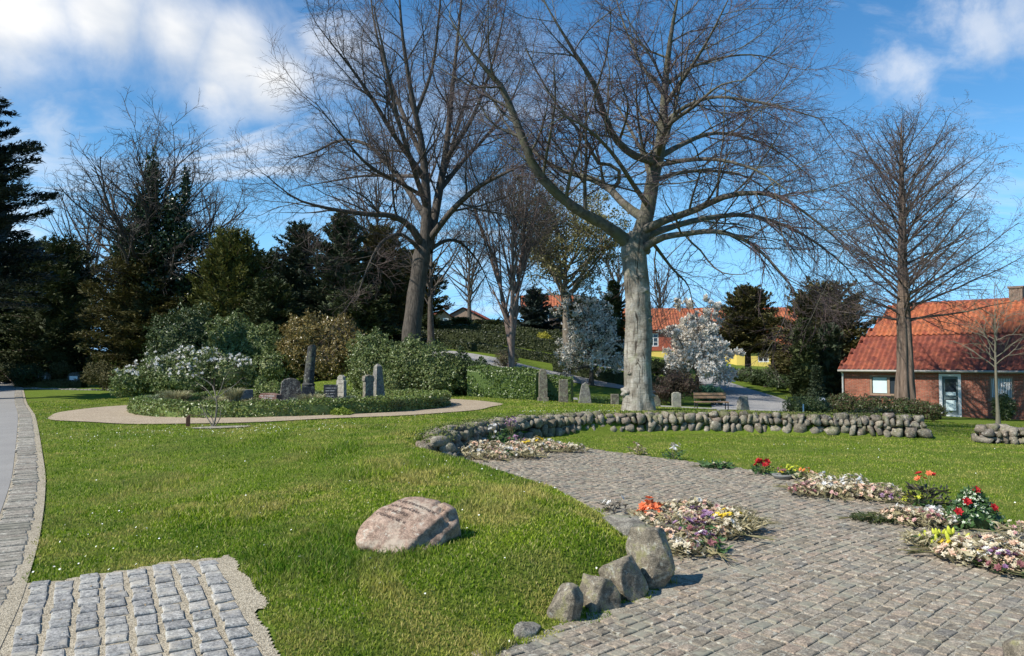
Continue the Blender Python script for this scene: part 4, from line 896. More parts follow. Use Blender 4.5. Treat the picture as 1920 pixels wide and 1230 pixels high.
conifer('yew_tree', 'rounded evergreen bush tree below the distant gabled houses', 866, 68, 598, 22, 98, M_SPREAD, prof=ROUND, nb=90, dens=55, leafsize=.14)
conifer('yew_tree', 'dark evergreen left of the pinkish forked trunk on the hill', 915, 72, 612, 28, 99, M_YEW, prof=ROUND, nb=90, dens=50, leafsize=.16)
conifer('pine_tree', 'blue dark pine with open layered top behind the pinkish forked tree', 1003, 66, 545, 52, 100, M_CEDAR, prof=lambda t: (1 - t) ** .5 * (1 + .3 * math.sin(t * 30)), nb=110, dens=55, leafsize=.17, core=.5)
conifer('spruce_tree', 'dark evergreen just left of the beech trunk behind the grey magnolia', 1150, 58, 525, 40, 101, M_YEW, prof=lambda t: (1 - t) ** .4, nb=160, dens=50, leafsize=.15)
conifer('cypress_tree', 'brown green evergreen on the hilltop behind the budding tree', 1095, 70, 560, 50, 102, M_YEWB, prof=ROUND, nb=130, dens=45, leafsize=.18)
conifer('yew_tree', 'dark evergreen filling the gap behind the short olive cypress', 492, 62, 478, 95, 105, M_YEW, prof=BROAD, nb=170, dens=45, leafsize=.17)
conifer('yew_tree', 'broad brownish evergreen mass directly behind the linden trunk', 765, 64, 478, 85, 106, M_YEWB, prof=BROAD, nb=170, dens=45, leafsize=.17)
conifer('yew_tree', 'dark evergreen between the cedar and the very dark yew', 60, 66, 455, 110, 107, M_YEW, prof=BROAD, nb=150, dens=40, leafsize=.18)
conifer('spruce_tree', 'hilltop evergreen between the pinkish forked tree and the budding tree', 1040, 82, 560, 60, 108, M_YEW, prof=ROUND, nb=140, dens=40, leafsize=.2)
# trees off to the left that shade the road end
conifer('spruce_tree', 'large spruce beyond the left edge shading the end of the road', -330, 38, 60, 250, 103, M_CEDAR, nb=150, dens=40, leafsize=.2, core=.75)
conifer('spruce_tree', 'second spruce beyond the left edge behind the cedar', -200, 50, 150, 220, 104, M_CEDAR, nb=150, dens=40, leafsize=.2, core=.75)

# ---------------------------------------------------------------- shrubs
def rosettes(geo, rs, P, Nm, n, size, asp, mi=0, spread=.9):
    """whorls of leaves, as rhododendrons carry them"""
    P = np.repeat(P, n, 0); Nm = np.repeat(Nm, n, 0); d = unit(Nm * .55 + unit(rs.normal(size=P.shape)) * spread); s = size * rs.uniform(.7, 1.25, (len(P), 1))
    up = unit(np.cross(np.cross(d, Nm + 1e-4), d) + rs.normal(0, .3, P.shape)); b = unit(np.cross(d, up)); quads(geo, P + d * s, d * s, b * s * asp, mi)
def shrub(name, label, blobs, seed, mats, n=5000, leaf=.06, asp=.38, ros=5, flowers=None, stems=6, core=.6, group=None, cat='shrub', lump=.2):
    """blobs: list of (px,py,Y,rx,ry,rz) centre pixel, distance and radii in metres"""
    rs = RS(seed); bl = []
    for (px, py, Y, rx, ry, rz) in blobs: c = W(px, py, Y); bl.append((c[0], c[1], c[2], rx, ry, rz))
    cx = np.mean([b[0] for b in bl]); cy = np.mean([b[1] for b in bl]); gz = Hs(cx, cy); root = thing(name, (cx, cy, gz), label, cat, group)
    P, Nm = blob_points(rs, bl, n, (.7, 1.06), lump, gz + .03); g = Geo(); rosettes(g, rs, P, Nm, ros, leaf, asp); blob_core(g, bl, core); g.build('foliage', mats, root)
    if stems:
        gs = Geo(); S = []
        for i in range(stems):
            b = bl[i % len(bl)]; a = rs.uniform(0, 6.28); s = np.array([cx + .02 * math.cos(a), cy + .02 * math.sin(a), gz - .05]); e = np.array([b[0] + .6 * b[3] * math.cos(a), b[1] + .6 * b[4] * math.sin(a), b[2]])
            p, r_ = resample([s, s * .6 + e * .4 + rs.normal(0, .05, 3), e], [.035, .025, .012], 8); S.append((p, r_))
        tubes(gs, np.array([p for p, _ in S]), np.array([r for _, r in S]), 6); gs.build('stems', M_EVTRUNK, root, smooth=True)
    if flowers:
        fm, nf, fs, zb = flowers; k = rs.permutation(len(P)); k = k[Nm[k][:, 2] > zb][:nf]; gf = Geo()
        rosettes(gf, rs, P[k] + Nm[k] * leaf * .8, Nm[k], 9, fs, .8); gf.build('blossoms', fm, root)
    return root
M_RHODO = leaf_mat('rhododendron_leaves', [(.055, .085, .022), (.10, .14, .038), (.16, .20, .06), (.25, .26, .11)], .45, .15, .4)
M_RHODOD = leaf_mat('dark_rhododendron_leaves', [(.035, .055, .018), (.06, .09, .028), (.10, .13, .045)], .45, .1, .4)
M_RHODOB = leaf_mat('bronze_rhododendron_leaves', [(.10, .095, .03), (.19, .145, .042), (.26, .18, .055), (.12, .14, .04)], .35, .15, .5)
M_WHITE = leaf_mat('white_petals', [(.62, .60, .55), (.75, .73, .68), (.80, .79, .75)], .6, .3, .2)
shrub('rhododendron', 'low rhododendron covered with white blossom left of the memorial bed', [(250, 716, 28.5, .75, .8, .55), (310, 703, 28.8, 1.0, .9, .75), (370, 700, 29, 1.1, 1.0, .9), (425, 704, 29, .9, .9, .75), (345, 716, 28.2, 1.1, .8, .6)], 201, M_RHODO, 5200, .055, .36, flowers=(M_WHITE, 230, .055, .5))
shrub('rhododendron', 'dark leaved rhododendron behind the white flowering one', [(320, 640, 37, 1.1, 1.0, 1.3), (365, 625, 38, 1.2, 1.1, 1.4), (345, 665, 37, 1.6, 1.1, 1.0)], 202, M_RHODOD, 3800, .065)
shrub('rhododendron', 'tall green rhododendron left of the bronze tinted one', [(440, 635, 36, 1.2, 1.1, 1.1), (490, 655, 35, 1.1, 1, 1.1), (440, 680, 35, 1.3, 1, .9), (510, 690, 34, .9, .9, .8)], 203, M_RHODO, 5200, .065)
shrub('rhododendron', 'bronze tinted rhododendron towering behind the dark broken column', [(575, 635, 35, 1.1, 1.1, 1.1), (630, 640, 35.5, 1.2, 1.1, 1.15), (555, 665, 34.5, .8, .9, .9), (600, 680, 34.5, 1.3, 1, .9), (655, 665, 35, 1.0, 1, .9)], 204, M_RHODOB, 6500, .06)
shrub('rhododendron', 'big glossy green rhododendron behind the grey obelisk', [(700, 668, 30, .9, .9, .9), (690, 700, 29.5, .7, .8, .9), (745, 685, 29.5, 1.1, 1, 1.0), (785, 690, 29, 1.1, 1, 1.05), (825, 712, 28.5, .9, .9, .8), (740, 722, 28.8, 1.1, .9, .6)], 205, M_RHODO, 8500, .055)
shrub('rhododendron', 'shaded dark rhododendron between the obelisk bush and the clipped hedge', [(860, 700, 29.5, .8, .8, .8), (895, 712, 29.2, .7, .7, .75), (905, 730, 28.8, .8, .8, .5)], 206, M_RHODOD, 3600, .05)
shrub('bush', 'dark reddish twiggy bush behind the stones to the right of the beech', [(1262, 715, 34.5, .8, .8, .6), (1290, 722, 34, .6, .7, .5), (1245, 735, 34, .6, .6, .5)], 207, leaf_mat('reddish_leaves', [(.05, .03, .022), (.07, .045, .03), (.04, .05, .02)], .5), 1800, .04)
shrub('perennial_clump', 'blue green leafy clump behind the wooden bench', [(1328, 738, 35, .45, .4, .35), (1343, 742, 35, .35, .35, .3)], 208, leaf_mat('blue_green_leaves', [(.03, .09, .05), (.05, .13, .07)], .45), 700, .07, .3)
shrub('bush', 'dark glossy bush at the left end of the low shrubs by the sign', [(1500, 762, 25.5, .5, .5, .34), (1530, 765, 25.5, .45, .5, .32)], 209, M_RHODOD, 1700, .035)
shrub('hedge', 'irregular low green and reddish shrubs in front of the brick house', [(1580, 760, 32, .7, .6, .45), (1620, 762, 31.5, .8, .6, .42), (1665, 766, 31, .8, .6, .40), (1705, 768, 30.5, .8, .6, .38), (1745, 772, 30, .55, .5, .3), (1640, 778, 26, .9, .5, .2)], 210, leaf_mat('mixed_shrub_leaves', [(.05, .09, .025), (.08, .12, .035), (.11, .075, .04), (.06, .045, .03)], .4), 4600, .045, cat='hedge')
shrub('bush', 'dark green spiky plant under the right window of the brick house', [(1882, 765, 34.3, .35, .35, .5)], 211, M_RHODOD, 500, .09, .2)
shrub('bush', 'round dark bush beside the left rock headstones', [(190, 700, 38, .8, .7, .55), (205, 712, 37, .5, .5, .35)], 212, M_YEWB, 1500, .05)
shrub('bush', 'small bush between the two left rock headstones', [(115, 696, 44.5, .65, .5, .5)], 213, M_YEWB, 800, .05)
shrub('bush', 'pale speckled low bush left of the lone yellow hedge on the hill', [(950, 672, 42.5, .6, .5, .5)], 214, leaf_mat('pale_speckle', [(.10, .12, .04), (.2, .18, .10), (.12, .07, .05)], .5), 600, .05)
shrub('bush', 'bright yellow clipped bush on the hill near the dark chapel', [(1020, 636, 60, .55, .5, .5)], 215, leaf_mat('yellow_leaves', [(.30, .28, .03), (.40, .36, .04)], .5), 500, .06)
shrub('bush', 'dark low bush at the foot of the yellow house', [(1395, 704, 52, 1.4, .8, .45), (1435, 708, 50, 1.2, .8, .5), (1465, 722, 47, .8, .7, .5)], 216, M_RHODOD, 2600, .07)
shrub('bush', 'leafy green bush left of the climbing path below the grey magnolia', [(1215, 690, 45, 1.2, .8, .5), (1250, 688, 47, 1.2, .8, .45)], 217, M_YEW, 1500, .06)
shrub('bush', 'dark evergreen shrub at the road end left of the rock headstones', [(20, 690, 47, 1.2, .8, .8), (52, 702, 43, .9, .6, .5)], 218, M_YEW, 1800, .06)
for i, (px, py, Y, r1, lab) in enumerate(((885, 640, 57, .45, 'small white flowering shrub on the upper hill terrace'), (870, 652, 54, .5, 'pale green shrub between the two hill terraces'), (905, 655, 52, .45, 'light green tuft shrub above the lower hill hedge'), (934, 660, 48, .32, 'tiny pale shrub in front of the lower hill hedge'), (800, 622, 66, .6, 'fresh green shrub right of the linden trunk on the hilltop'), (1105, 656, 46, .4, 'whitish flowering shrub under the grey magnolia'))):
    shrub('bush', lab, [(px, py, Y, r1, r1, r1 * .7)], 230 + i, leaf_mat('pale_terrace_leaves', [(.10, .15, .04), (.18, .22, .08), (.40, .42, .28)], .5), 420, .045, stems=0)

# clipped hedges
def hedge(name, label, pl, w, h, seed, m, n=220, leaf=.035, top=None, group=None, dz=0.0):
    """pl: ground polyline (x,y); a solid clipped body with a leafy skin"""
    rs = RS(seed); P = [np.array(p, float) for p in pl]; q, _ = resample([(*p, 0) for p in P], [1] * len(P), max(6, len(P) * 8)); d = unit(np.gradient(q, axis=0)); nn = np.stack([-d[:, 1], d[:, 0], d[:, 0] * 0], 1)
    zz = H(q[:, 0], q[:, 1]); g = Geo(); prof = [(-.5, 0), (-.5, .9), (-.42, 1), (.42, 1), (.5, .9), (.5, 0)]
    V = np.array([[(q[i] + nn[i] * (w - .07) * a)[0], (q[i] + nn[i] * (w - .07) * a)[1], zz[i] - .05 + (h * .95 + .02) * b] for i in range(len(q)) for a, b in prof]); I = np.arange(len(V)).reshape(len(q), 6)
    A, B = I[:-1], I[1:]; f = np.stack([A[:, :-1], B[:, :-1], B[:, 1:], A[:, 1:]], -1).reshape(-1, 4); g.add(V, f); g.add(V[:6], [[0, 1, 2, 3, 4, 5]]); g.add(V[-6:], [[5, 4, 3, 2, 1, 0]])
    Ln = np.linalg.norm(np.diff(q, axis=0), axis=1).sum(); area = Ln * (2 * h + w); N = int(area * n * 1.8); t = rs.uniform(0, len(q) - 1.001, N); i = t.astype(int); fr = (t - i)[:, None]; B0 = q[i] * (1 - fr) + q[i + 1] * fr
    u = rs.uniform(0, 2 * h + w, N); side = np.where(u < h, -1, np.where(u > h + w, 1, 0)); a = np.where(side == 0, (u - h) / w - .5, side * .5); b = np.where(side < 0, u / h, np.where(side > 0, (2 * h + w - u) / h, 1.0)); nv = nn[i]
    bulge = .03 * np.sin(B0[:, 0] * 5 + b * 6) + .03 * np.sin(B0[:, 1] * 4.3 + a * 9); Pp = B0 + nv * (a * w + np.where(side != 0, side * bulge, 0))[:, None]; Pp[:, 2] = H(Pp[:, 0], Pp[:, 1]) * 0 + np.interp(t, np.arange(len(q)), zz) + b * h + np.where(side == 0, bulge, 0)
    # leaves on the two ends as well
    Nv = np.where((side != 0)[:, None], nv * side[:, None], np.array([0, 0, 1.0])); leaf_cloud(g, rs, Pp + rs.normal(0, .018, Pp.shape), Nv, leaf, .6, .9)
    o = g.build(name, m, loc=(q[len(q) // 2][0], q[len(q) // 2][1], zz[len(q) // 2])); return tag(o, label, 'hedge', group)
M_HEDGE = leaf_mat('hedge_leaves', [(.05, .085, .014), (.095, .145, .026), (.15, .20, .04)], .4, .15, .5)
M_BOX = leaf_mat('box_hedge_leaves', [(.06, .095, .018), (.12, .17, .035), (.19, .24, .06), (.15, .13, .05)], .4, .15, .4)
M_HILLHEDGE = leaf_mat('hill_hedge_leaves', [(.026, .036, .012), (.042, .052, .016), (.06, .068, .02)], .5, .1)
def gp(px, Y): return ((px - 960) / F * Y, Y)
hedge('clipped_hedge', 'high square clipped hedge sunlit on top, left of the tall narrow headstone', [gp(885, 28.5), gp(1012, 27.6)], 1.0, 1.12, 301, M_HEDGE, 500, .035)
hedge('clipped_hedge', 'lower clipped hedge between the two upright headstones behind the lawn', [gp(1022, 28.6), gp(1072, 28.4)], 1.0, .92, 302, M_HEDGE, 500, .035)
hedge('clipped_hedge', 'long low dark hedge behind the headstones left of the beech', [gp(1088, 29.5), gp(1180, 30.5)], .5, .28, 303, M_HEDGE, 500, .03)
hedge('clipped_hedge', 'low clipped hedge across the hillside closest to the hill path', [(-6.5, 49.3), (0, 47.2), (5, 46)], 1.0, .5, 304, M_HILLHEDGE, 160, .055)
hedge('clipped_hedge', 'long dark clipped hedge on the second hill terrace', [(-9, 57.5), (0, 55.5), (9, 54)], 1.4, .9, 305, M_HILLHEDGE, 120, .065)
hedge('clipped_hedge', 'upper clipped hedge on the third hill terrace', [(-11, 66), (0, 64), (9, 62)], 1.4, .9, 306, M_HILLHEDGE, 100, .075)
hedge('clipped_hedge', 'topmost clipped hedge along the crest of the hill', [(-13, 75), (0, 73), (10, 71)], 1.4, .9, 307, M_HILLHEDGE, 90, .08)
hedge('clipped_hedge', 'dark low retaining hedge in shade below the grey magnolia', [(2.5, 43.5), (6, 42.5), (10.5, 43)], 1.0, .7, 308, M_YEW, 160, .05)
hedge('clipped_hedge', 'low hedge in front of the two left rock headstones', [gp(35, 43.5), gp(160, 42.5)], .5, .42, 309, M_YEWB, 300, .04)
a = np.linspace(0, 2 * math.pi, 25)[:-1]; hr = 4.22
rs = RS(77)
ringp = [(BEDC[0] + hr * math.cos(t), BEDC[1] + hr * math.sin(t)) for t in np.linspace(-.2, 2 * math.pi - .2, 33)]
hedge('box_hedge', 'knee high box hedge ringing the round memorial bed', ringp, .44, .36, 310, M_BOX, 700, .03)

# stone kerb lines at the back of the left lawn
M_EDGE = stone_mat('edging_stone', [(.30, .28, .25), (.38, .36, .33)], 12); first = None
for i in range(26):
    p = at(42 + i * 7.2, 41.5 - i * .18) + np.array([0, 0, .02])
    if first is None:
        g = Geo(); V, Fc = ico(2); V = np.sign(V) * np.abs(V) ** .6; g.add(V * np.array([.115, .07, .06]) + p, Fc); first = tag(g.build('edging_stone', M_EDGE, loc=p), 'pale flat stone in the thin kerb line behind the left lawn', 'edging stone', 'edging stones behind the left lawn')
    else: o = first.copy(); C.objects.link(o); o.location = p.tolist(); o.rotation_euler = (0, 0, .15 * math.sin(i * 3.7)); o.scale = (1, 1, 1 + .3 * math.sin(i * 5))

# ---------------------------------------------------------------- magnolias
def magnolia(label, px, Y, top, rpx, seed, mats, npet, size, mstem=1, leafm=None):
    r_, ends, gc = auto_tree('magnolia_tree', label, px, Y, top, rpx, .14, seed, n_l=34, up=.02, ang=(34, 88), start=.2, dens=(1.3, 1.8, 1.8), minr=.006, bend=.09, shape=lambda t: 1.04 - .62 * t, tmul=.7)
    rs = RS(seed + 1); pe = np.concatenate([ends[2][0][:, -1], ends[1][0][:, -1], ends[2][0][:, 1]]); P = pe[rs.choice(len(pe), npet)] + rs.normal(0, .06, (npet, 3)); g = Geo()
    b0 = at(px, Y); Hh = W(px, top, Y)[2] - b0[2]; Rm = rpx / F * Y; bl = []
    for i in range(15):
        a = i * 2.399; q = (i + .5) / 15; rr = Rm * (.78 - .62 * q); bl.append((b0[0] + rr * math.cos(a), b0[1] + rr * math.sin(a), b0[2] + Hh * (.24 + .62 * q) + rs.uniform(-.2, .2), Rm * .34, Rm * .34, Hh * .13))
    P2, N2 = blob_points(rs, bl, npet, (.2, 1.12), .3); rosettes(g, rs, P2, N2 * .3 + np.array([0, 0, .7]), 5, size, .5)
    rosettes(g, rs, P, np.tile([0, 0, 1.0], (npet, 1)), 5, size, .5); g.build('blossoms', mats, r_); return r_, ends
M_MAGW = leaf_mat('magnolia_white', [(.90, .80, .66), (.94, .87, .74), (.95, .90, .80)], .8, .22, .05)
M_MAGG = leaf_mat('magnolia_pale', [(.60, .55, .46), (.72, .67, .57), (.80, .75, .65)], .8, .2, .05)
magnolia('dome shaped magnolia covered in white blossom in front of the yellow house', 1307, 44, 598, 64, 401, M_MAGW, 3600, .095)
m2, e2 = magnolia('greyish white flowering magnolia left of the beech trunk in partial shade', 1108, 40, 560, 68, 402, M_MAGG, 1700, .07)
add_leaves(m2, e2, 2500, .06, M_YEW, seed=9)
# thin young tree by the house
ry, ey, _g = auto_tree('young_tree', 'thin pale stemmed young tree before the right window of the brick house', 1867, 29, 545, 62, .075, 411, n_l=26, up=.02, ang=(30, 66), start=.42, dens=(1.8, 2.8, 4), minr=.006, bark=plain_mat('pale_stem', (.17, .155, .11), .8, .2, .4, 20), twig=twig_mat('lichen_twigs', [(.13, .12, .07), (.20, .18, .11), (.12, .09, .07)]), bend=.12, shape=lambda t: 1.0 - .5 * t, tmul=.7)

# small bare shrub in front of the bed
def bare_shrub():
    rs = RS(420); b = ground(399, 801); root = thing('bare_shrub', b, 'small leafless grey shrub with spreading stems on the lawn before the round bed', 'shrub'); Y = b[1]; L = []
    for rows in (((399, 801, .022), (405, 780, .018), (407, 752, .016), (404, 742, .014), (398, 722, .011), (380, 710, .008), (360, 700, .004)), ((405, 748, .013), (414, 730, .010), (420, 712, .008), (428, 698, .005), (434, 690, .002)), ((405, 748, .012), (418, 738, .009), (440, 722, .006), (455, 708, .003)),
                 ((399, 801, .018), (393, 790, .014), (385, 778, .010), (380, 765, .006), (372, 755, .003)), ((400, 795, .015), (397, 783, .010), (386, 776, .008), (372, 780, .003)), ((402, 800, .014), (412, 785, .010), (414, 770, .006), (420, 760, .003)), ((407, 755, .010), (395, 740, .008), (385, 728, .006), (365, 715, .003))):
        P = [W(x, y, Y + rs.uniform(-.1, .1)) for x, y, _ in rows]; P[0] = W(rows[0][0], rows[0][1], Y); L.append(resample(P, [r[2] * 1.0 for r in rows], 10))
    g = Geo(); tubes(g, np.array([p for p, _ in L]), np.array([r for _, r in L]), 6); gc = Geo()
    twiggy(rs, g, gc, L, [dict(d=7, t0=.3, a=(25, 60), len=ABS(.28), n=4, w=.15, up=.03, rmin=.004), dict(d=10, t0=.2, a=(25, 60), len=ABS(.10), n=3, w=.15, rmin=.0028)], (4, 3, 3, 3))
    g.build('stems', plain_mat('grey_stem', (.17, .15, .12), .8, .2, .4, 20), root, smooth=True); gc.build('twigs', M_LTWIG, root)
bare_shrub()
p = ground(399, 803); ellipse_sheet('bare_soil_patch', p[0] + .15, p[1] + .05, .6, .22, .02, M_JOINT)

# ---------------------------------------------------------------- fieldstone walls and boulders
M_FIELD = stone_mat('fieldstone', [(.22, .19, .14), (.33, .29, .22), (.42, .37, .29), (.29, .23, .18), (.36, .33, .26), (.46, .40, .31), (.24, .21, .18)], 9, ((.12, .125, .055), 3.2), bump=.02)
def stone_pts(rs, c, size, rz, sub=2, rough=.12, k=.35):
    """one weathered fieldstone as verts: squarish ellipsoid, lumps and flat facets"""
    V, Fc = ico(sub); V = np.sign(V) * np.abs(V) ** (1 - k * .5); V = V / np.maximum(.75, np.abs(V).max(1, keepdims=True)) * .92
    for _ in range(10):
        n = unit(rs.normal(size=3)); d = V @ n; h = rs.uniform(.64, .9); V = V - np.maximum(d - h, 0)[:, None] * n * .85
    ph = rs.uniform(0, 6.28, 3); V = V * (1 + rough * (np.sin(V[:, :1] * 4 + ph[0]) * np.cos(V[:, 1:2] * 3.6 + ph[1]) + .5 * np.sin(V[:, 2:] * 7 + ph[2])))
    V = V * (1 + rs.normal(0, .022 if sub <= 2 else .0, (len(V), 1))); V = V * np.array(size); ca, sa = math.cos(rz), math.sin(rz); return np.stack([V[:, 0] * ca - V[:, 1] * sa, V[:, 0] * sa + V[:, 1] * ca, V[:, 2]], 1) + np.array(c), Fc
def stone_wall(name, label, line, hgt, seed, wd_=.42):
    rs = RS(seed); q, _ = resample([(*p, 0) for p in line], [1] * len(line), 200); q = q[:, :2]; s = np.concatenate([[0], np.cumsum(np.linalg.norm(np.diff(q, axis=0), axis=1))]); Lt = s[-1]
    def pos(u): return np.array([np.interp(u, s, q[:, 0]), np.interp(u, s, q[:, 1])])
    def dr(u): d = pos(min(u + .1, Lt)) - pos(max(u - .1, 0)); return d / np.linalg.norm(d)
    g = Geo()
    for side in (-1, 1):
        zc = [0.0, hgt * .48]; hs = [hgt * .60, hgt * .46]
        for row in range(2):
            u = rs.uniform(0, .12)
            while u < Lt:
                ln = rs.choice([rs.uniform(.11, .17), rs.uniform(.17, .32)]) * (1.15 if row == 0 else .9); p = pos(min(Lt, u + ln / 2)); d = dr(min(Lt, u + ln / 2)); n = np.array([d[1], -d[0]]); hh = hs[row] * rs.uniform(.75, 1.35)
                z = zc[row] + hh / 2 + rs.uniform(-.02, .02) - (.03 if row == 0 else 0); c = p + n * side * (wd_ / 2 - .08 + rs.uniform(-.03, .03))
                V, Fc = stone_pts(rs, (c[0], c[1], z + base_z(p)), (ln / 2 * 1.06, .15, hh / 2 * 1.06), math.atan2(d[1], d[0]) + rs.uniform(-.2, .2), 2); tl = rs.uniform(-.35, .35); cc0 = np.array([c[0], c[1], z]); dd3 = np.array([d[0], d[1], 0]); W_ = V - cc0; al = W_ @ dd3; zz_ = W_[:, 2].copy(); V = V + np.outer(al * (math.cos(tl) - 1) - zz_ * math.sin(tl), dd3); V[:, 2] += al * math.sin(tl) + zz_ * (math.cos(tl) - 1); g.add(V, Fc); u += ln
                if rs.uniform() < .6:
                    V, Fc = stone_pts(rs, (c[0], c[1], base_z(p) + hgt * rs.uniform(.42, .62) + (.05 if row else -.05)), (.06, .12, .05), rs.uniform(0, 3), 2); g.add(V, Fc)
    u = 0.0
    while u < Lt:     # cap stones
        ln = rs.uniform(.18, .38); p = pos(min(Lt, u + ln / 2)); d = dr(min(Lt, u + ln / 2))
        V, Fc = stone_pts(rs, (p[0], p[1], base_z(p) + hgt * .93 + rs.uniform(-.03, .04)), (ln / 2 * 1.05, wd_ / 2 * rs.uniform(.75, 1.05), .10), math.atan2(d[1], d[0]) + rs.uniform(-.2, .2), 2); g.add(V, Fc); u += ln * .96
    # earth heart
    I0 = g.n; V = []
    for u in np.linspace(0.08, Lt - .08, 60):
        p = pos(u); d = dr(u); n = np.array([d[1], -d[0]]); z = base_z(p)
        for a, b in ((-1, -.1), (-1, hgt * .85), (1, hgt * .85), (1, -.1)): w_ = p + n * a * (wd_ / 2 - .12); V.append((w_[0], w_[1], z + b))
    I = np.arange(240).reshape(60, 4); A, B = I[:-1], I[1:]; g.add(V, np.stack([A[:, :-1], B[:, :-1], B[:, 1:], A[:, 1:]], -1).reshape(-1, 4), 1)
    root = thing(name, (*pos(Lt / 2), base_z(pos(Lt / 2))), label, 'stone wall'); g.build('fieldstones', [M_FIELD, M_SOIL], root, smooth=True); return root, pos, dr, Lt
def base_z(p): return 0.0
WALL = [(-1.12, 11.75), (-1.36, 12.6), (-1.36, 13.4), (-1.06, 14.5), (-.48, 15.9), (.8, 17.35), (2.0, 17.95), (3.4, 18.15), (5.7, 18.15), (7.8, 17.55), (9.35, 16.95)]
stone_wall('fieldstone_wall', 'long curved dry wall of round fieldstones around the plaza lawn', WALL, .44, 501)
stone_wall('fieldstone_wall', 'short low fieldstone wall cut by the right edge of the photo', [(9.9, 16.0), (10.8, 15.7), (12.3, 15.3), (14, 15)], .30, 502, .5)
g = Geo(); rs = RS(503)     # moss and tufts along the wall head
M_MOSS = leaf_mat('wall_moss', [(.07, .10, .02), (.13, .16, .035), (.20, .20, .07)], .8, .1)
q, _ = resample([(*p, 0) for p in WALL], [1] * len(WALL), 300); P = q[rs.choice(300, 9000)] + np.concatenate([rs.normal(0, .13, (9000, 2)), rs.uniform(.43, .52, (9000, 1))], 1); P[:, :2] += np.array([-.04, .12])
leaf_cloud(g, rs, P, np.tile([0, 0, 1.0], (9000, 1)), .022, .5, .6); tag(g.build('moss', M_MOSS), 'moss and short grass growing over the head of the curved wall', 'moss', kind='stuff')

def boulder(name, label, px, py, Y, size, rz, seed, m, sub=5, sink=.12, rough=.035, tilt=(0, 0), cat='boulder', k=.5):
    rs = RS(seed); b = at(px, Y); V, Fc = stone_pts(rs, (0, 0, 0), size, rz, sub, rough, k)
    det = np.array([mnoise.fractal(Vector(v) * (3.2 / max(size)) * .35 + Vector((seed, 0, 0)), 1.0, 2.0, 5) for v in V]); V = V * (1 + .07 * det[:, None])
    M = np.array(Matrix.Rotation(tilt[0], 3, 'X') @ Matrix.Rotation(tilt[1], 3, 'Y')); V = V @ M.T
    V = V + b + np.array([0, 0, -V[:, 2].min() - sink]); g = Geo(); g.add(V, Fc); o = g.build(name, m, smooth=True, loc=b); return tag(o, label, cat)
M_BOULD = stone_mat('mossy_granite', [(.17, .145, .105), (.33, .285, .215), (.48, .42, .33)], 9, ((.19, .18, .07), 9), bump=.02, island=False, speck=130)
M_BOULDP = stone_mat('pale_boulder', [(.20, .18, .15), (.32, .30, .25), (.42, .39, .33)], 7, ((.22, .22, .14), 4), bump=.02, island=False)
boulder('boulder', 'largest lichen covered boulder at the end of the mound edge', 1221, 1045, 5.74, (.165, .15, .275), .3, 511, M_BOULD, sink=.08)
boulder('boulder', 'second boulder of the mound edge with slanting face just left of the largest', 1169, 1080, 5.48, (.15, .13, .205), .6, 512, M_BOULD, sink=.08, tilt=(0, -.15))
boulder('boulder', 'brownish split boulder between the slanting and the leftmost edge boulders', 1114, 1110, 5.25, (.14, .12, .15), .5, 513, M_BOULD, sink=.07)
boulder('boulder', 'leftmost rounded boulder of the mound edge on the setts', 1062, 1130, 5.02, (.135, .11, .155), .7, 514, M_BOULD, sink=.07, tilt=(.1, .2))
boulder('boulder', 'flat half buried stone in the mound grass before the withered heap', 1180, 975, 7.3, (.34, .24, .14), .1, 515, M_BOULDP, sink=.10)
boulder('boulder', 'small half buried stone in the grass at the mound foot', 985, 1175, 4.72, (.12, .07, .06), .8, 516, M_BOULDP, sink=.05)
boulder('boulder', 'mossy stone cut by the bottom right corner of the photo', 1925, 1215, 4.15, (.16, .14, .15), .2, 517, M_BOULD, sink=.05)

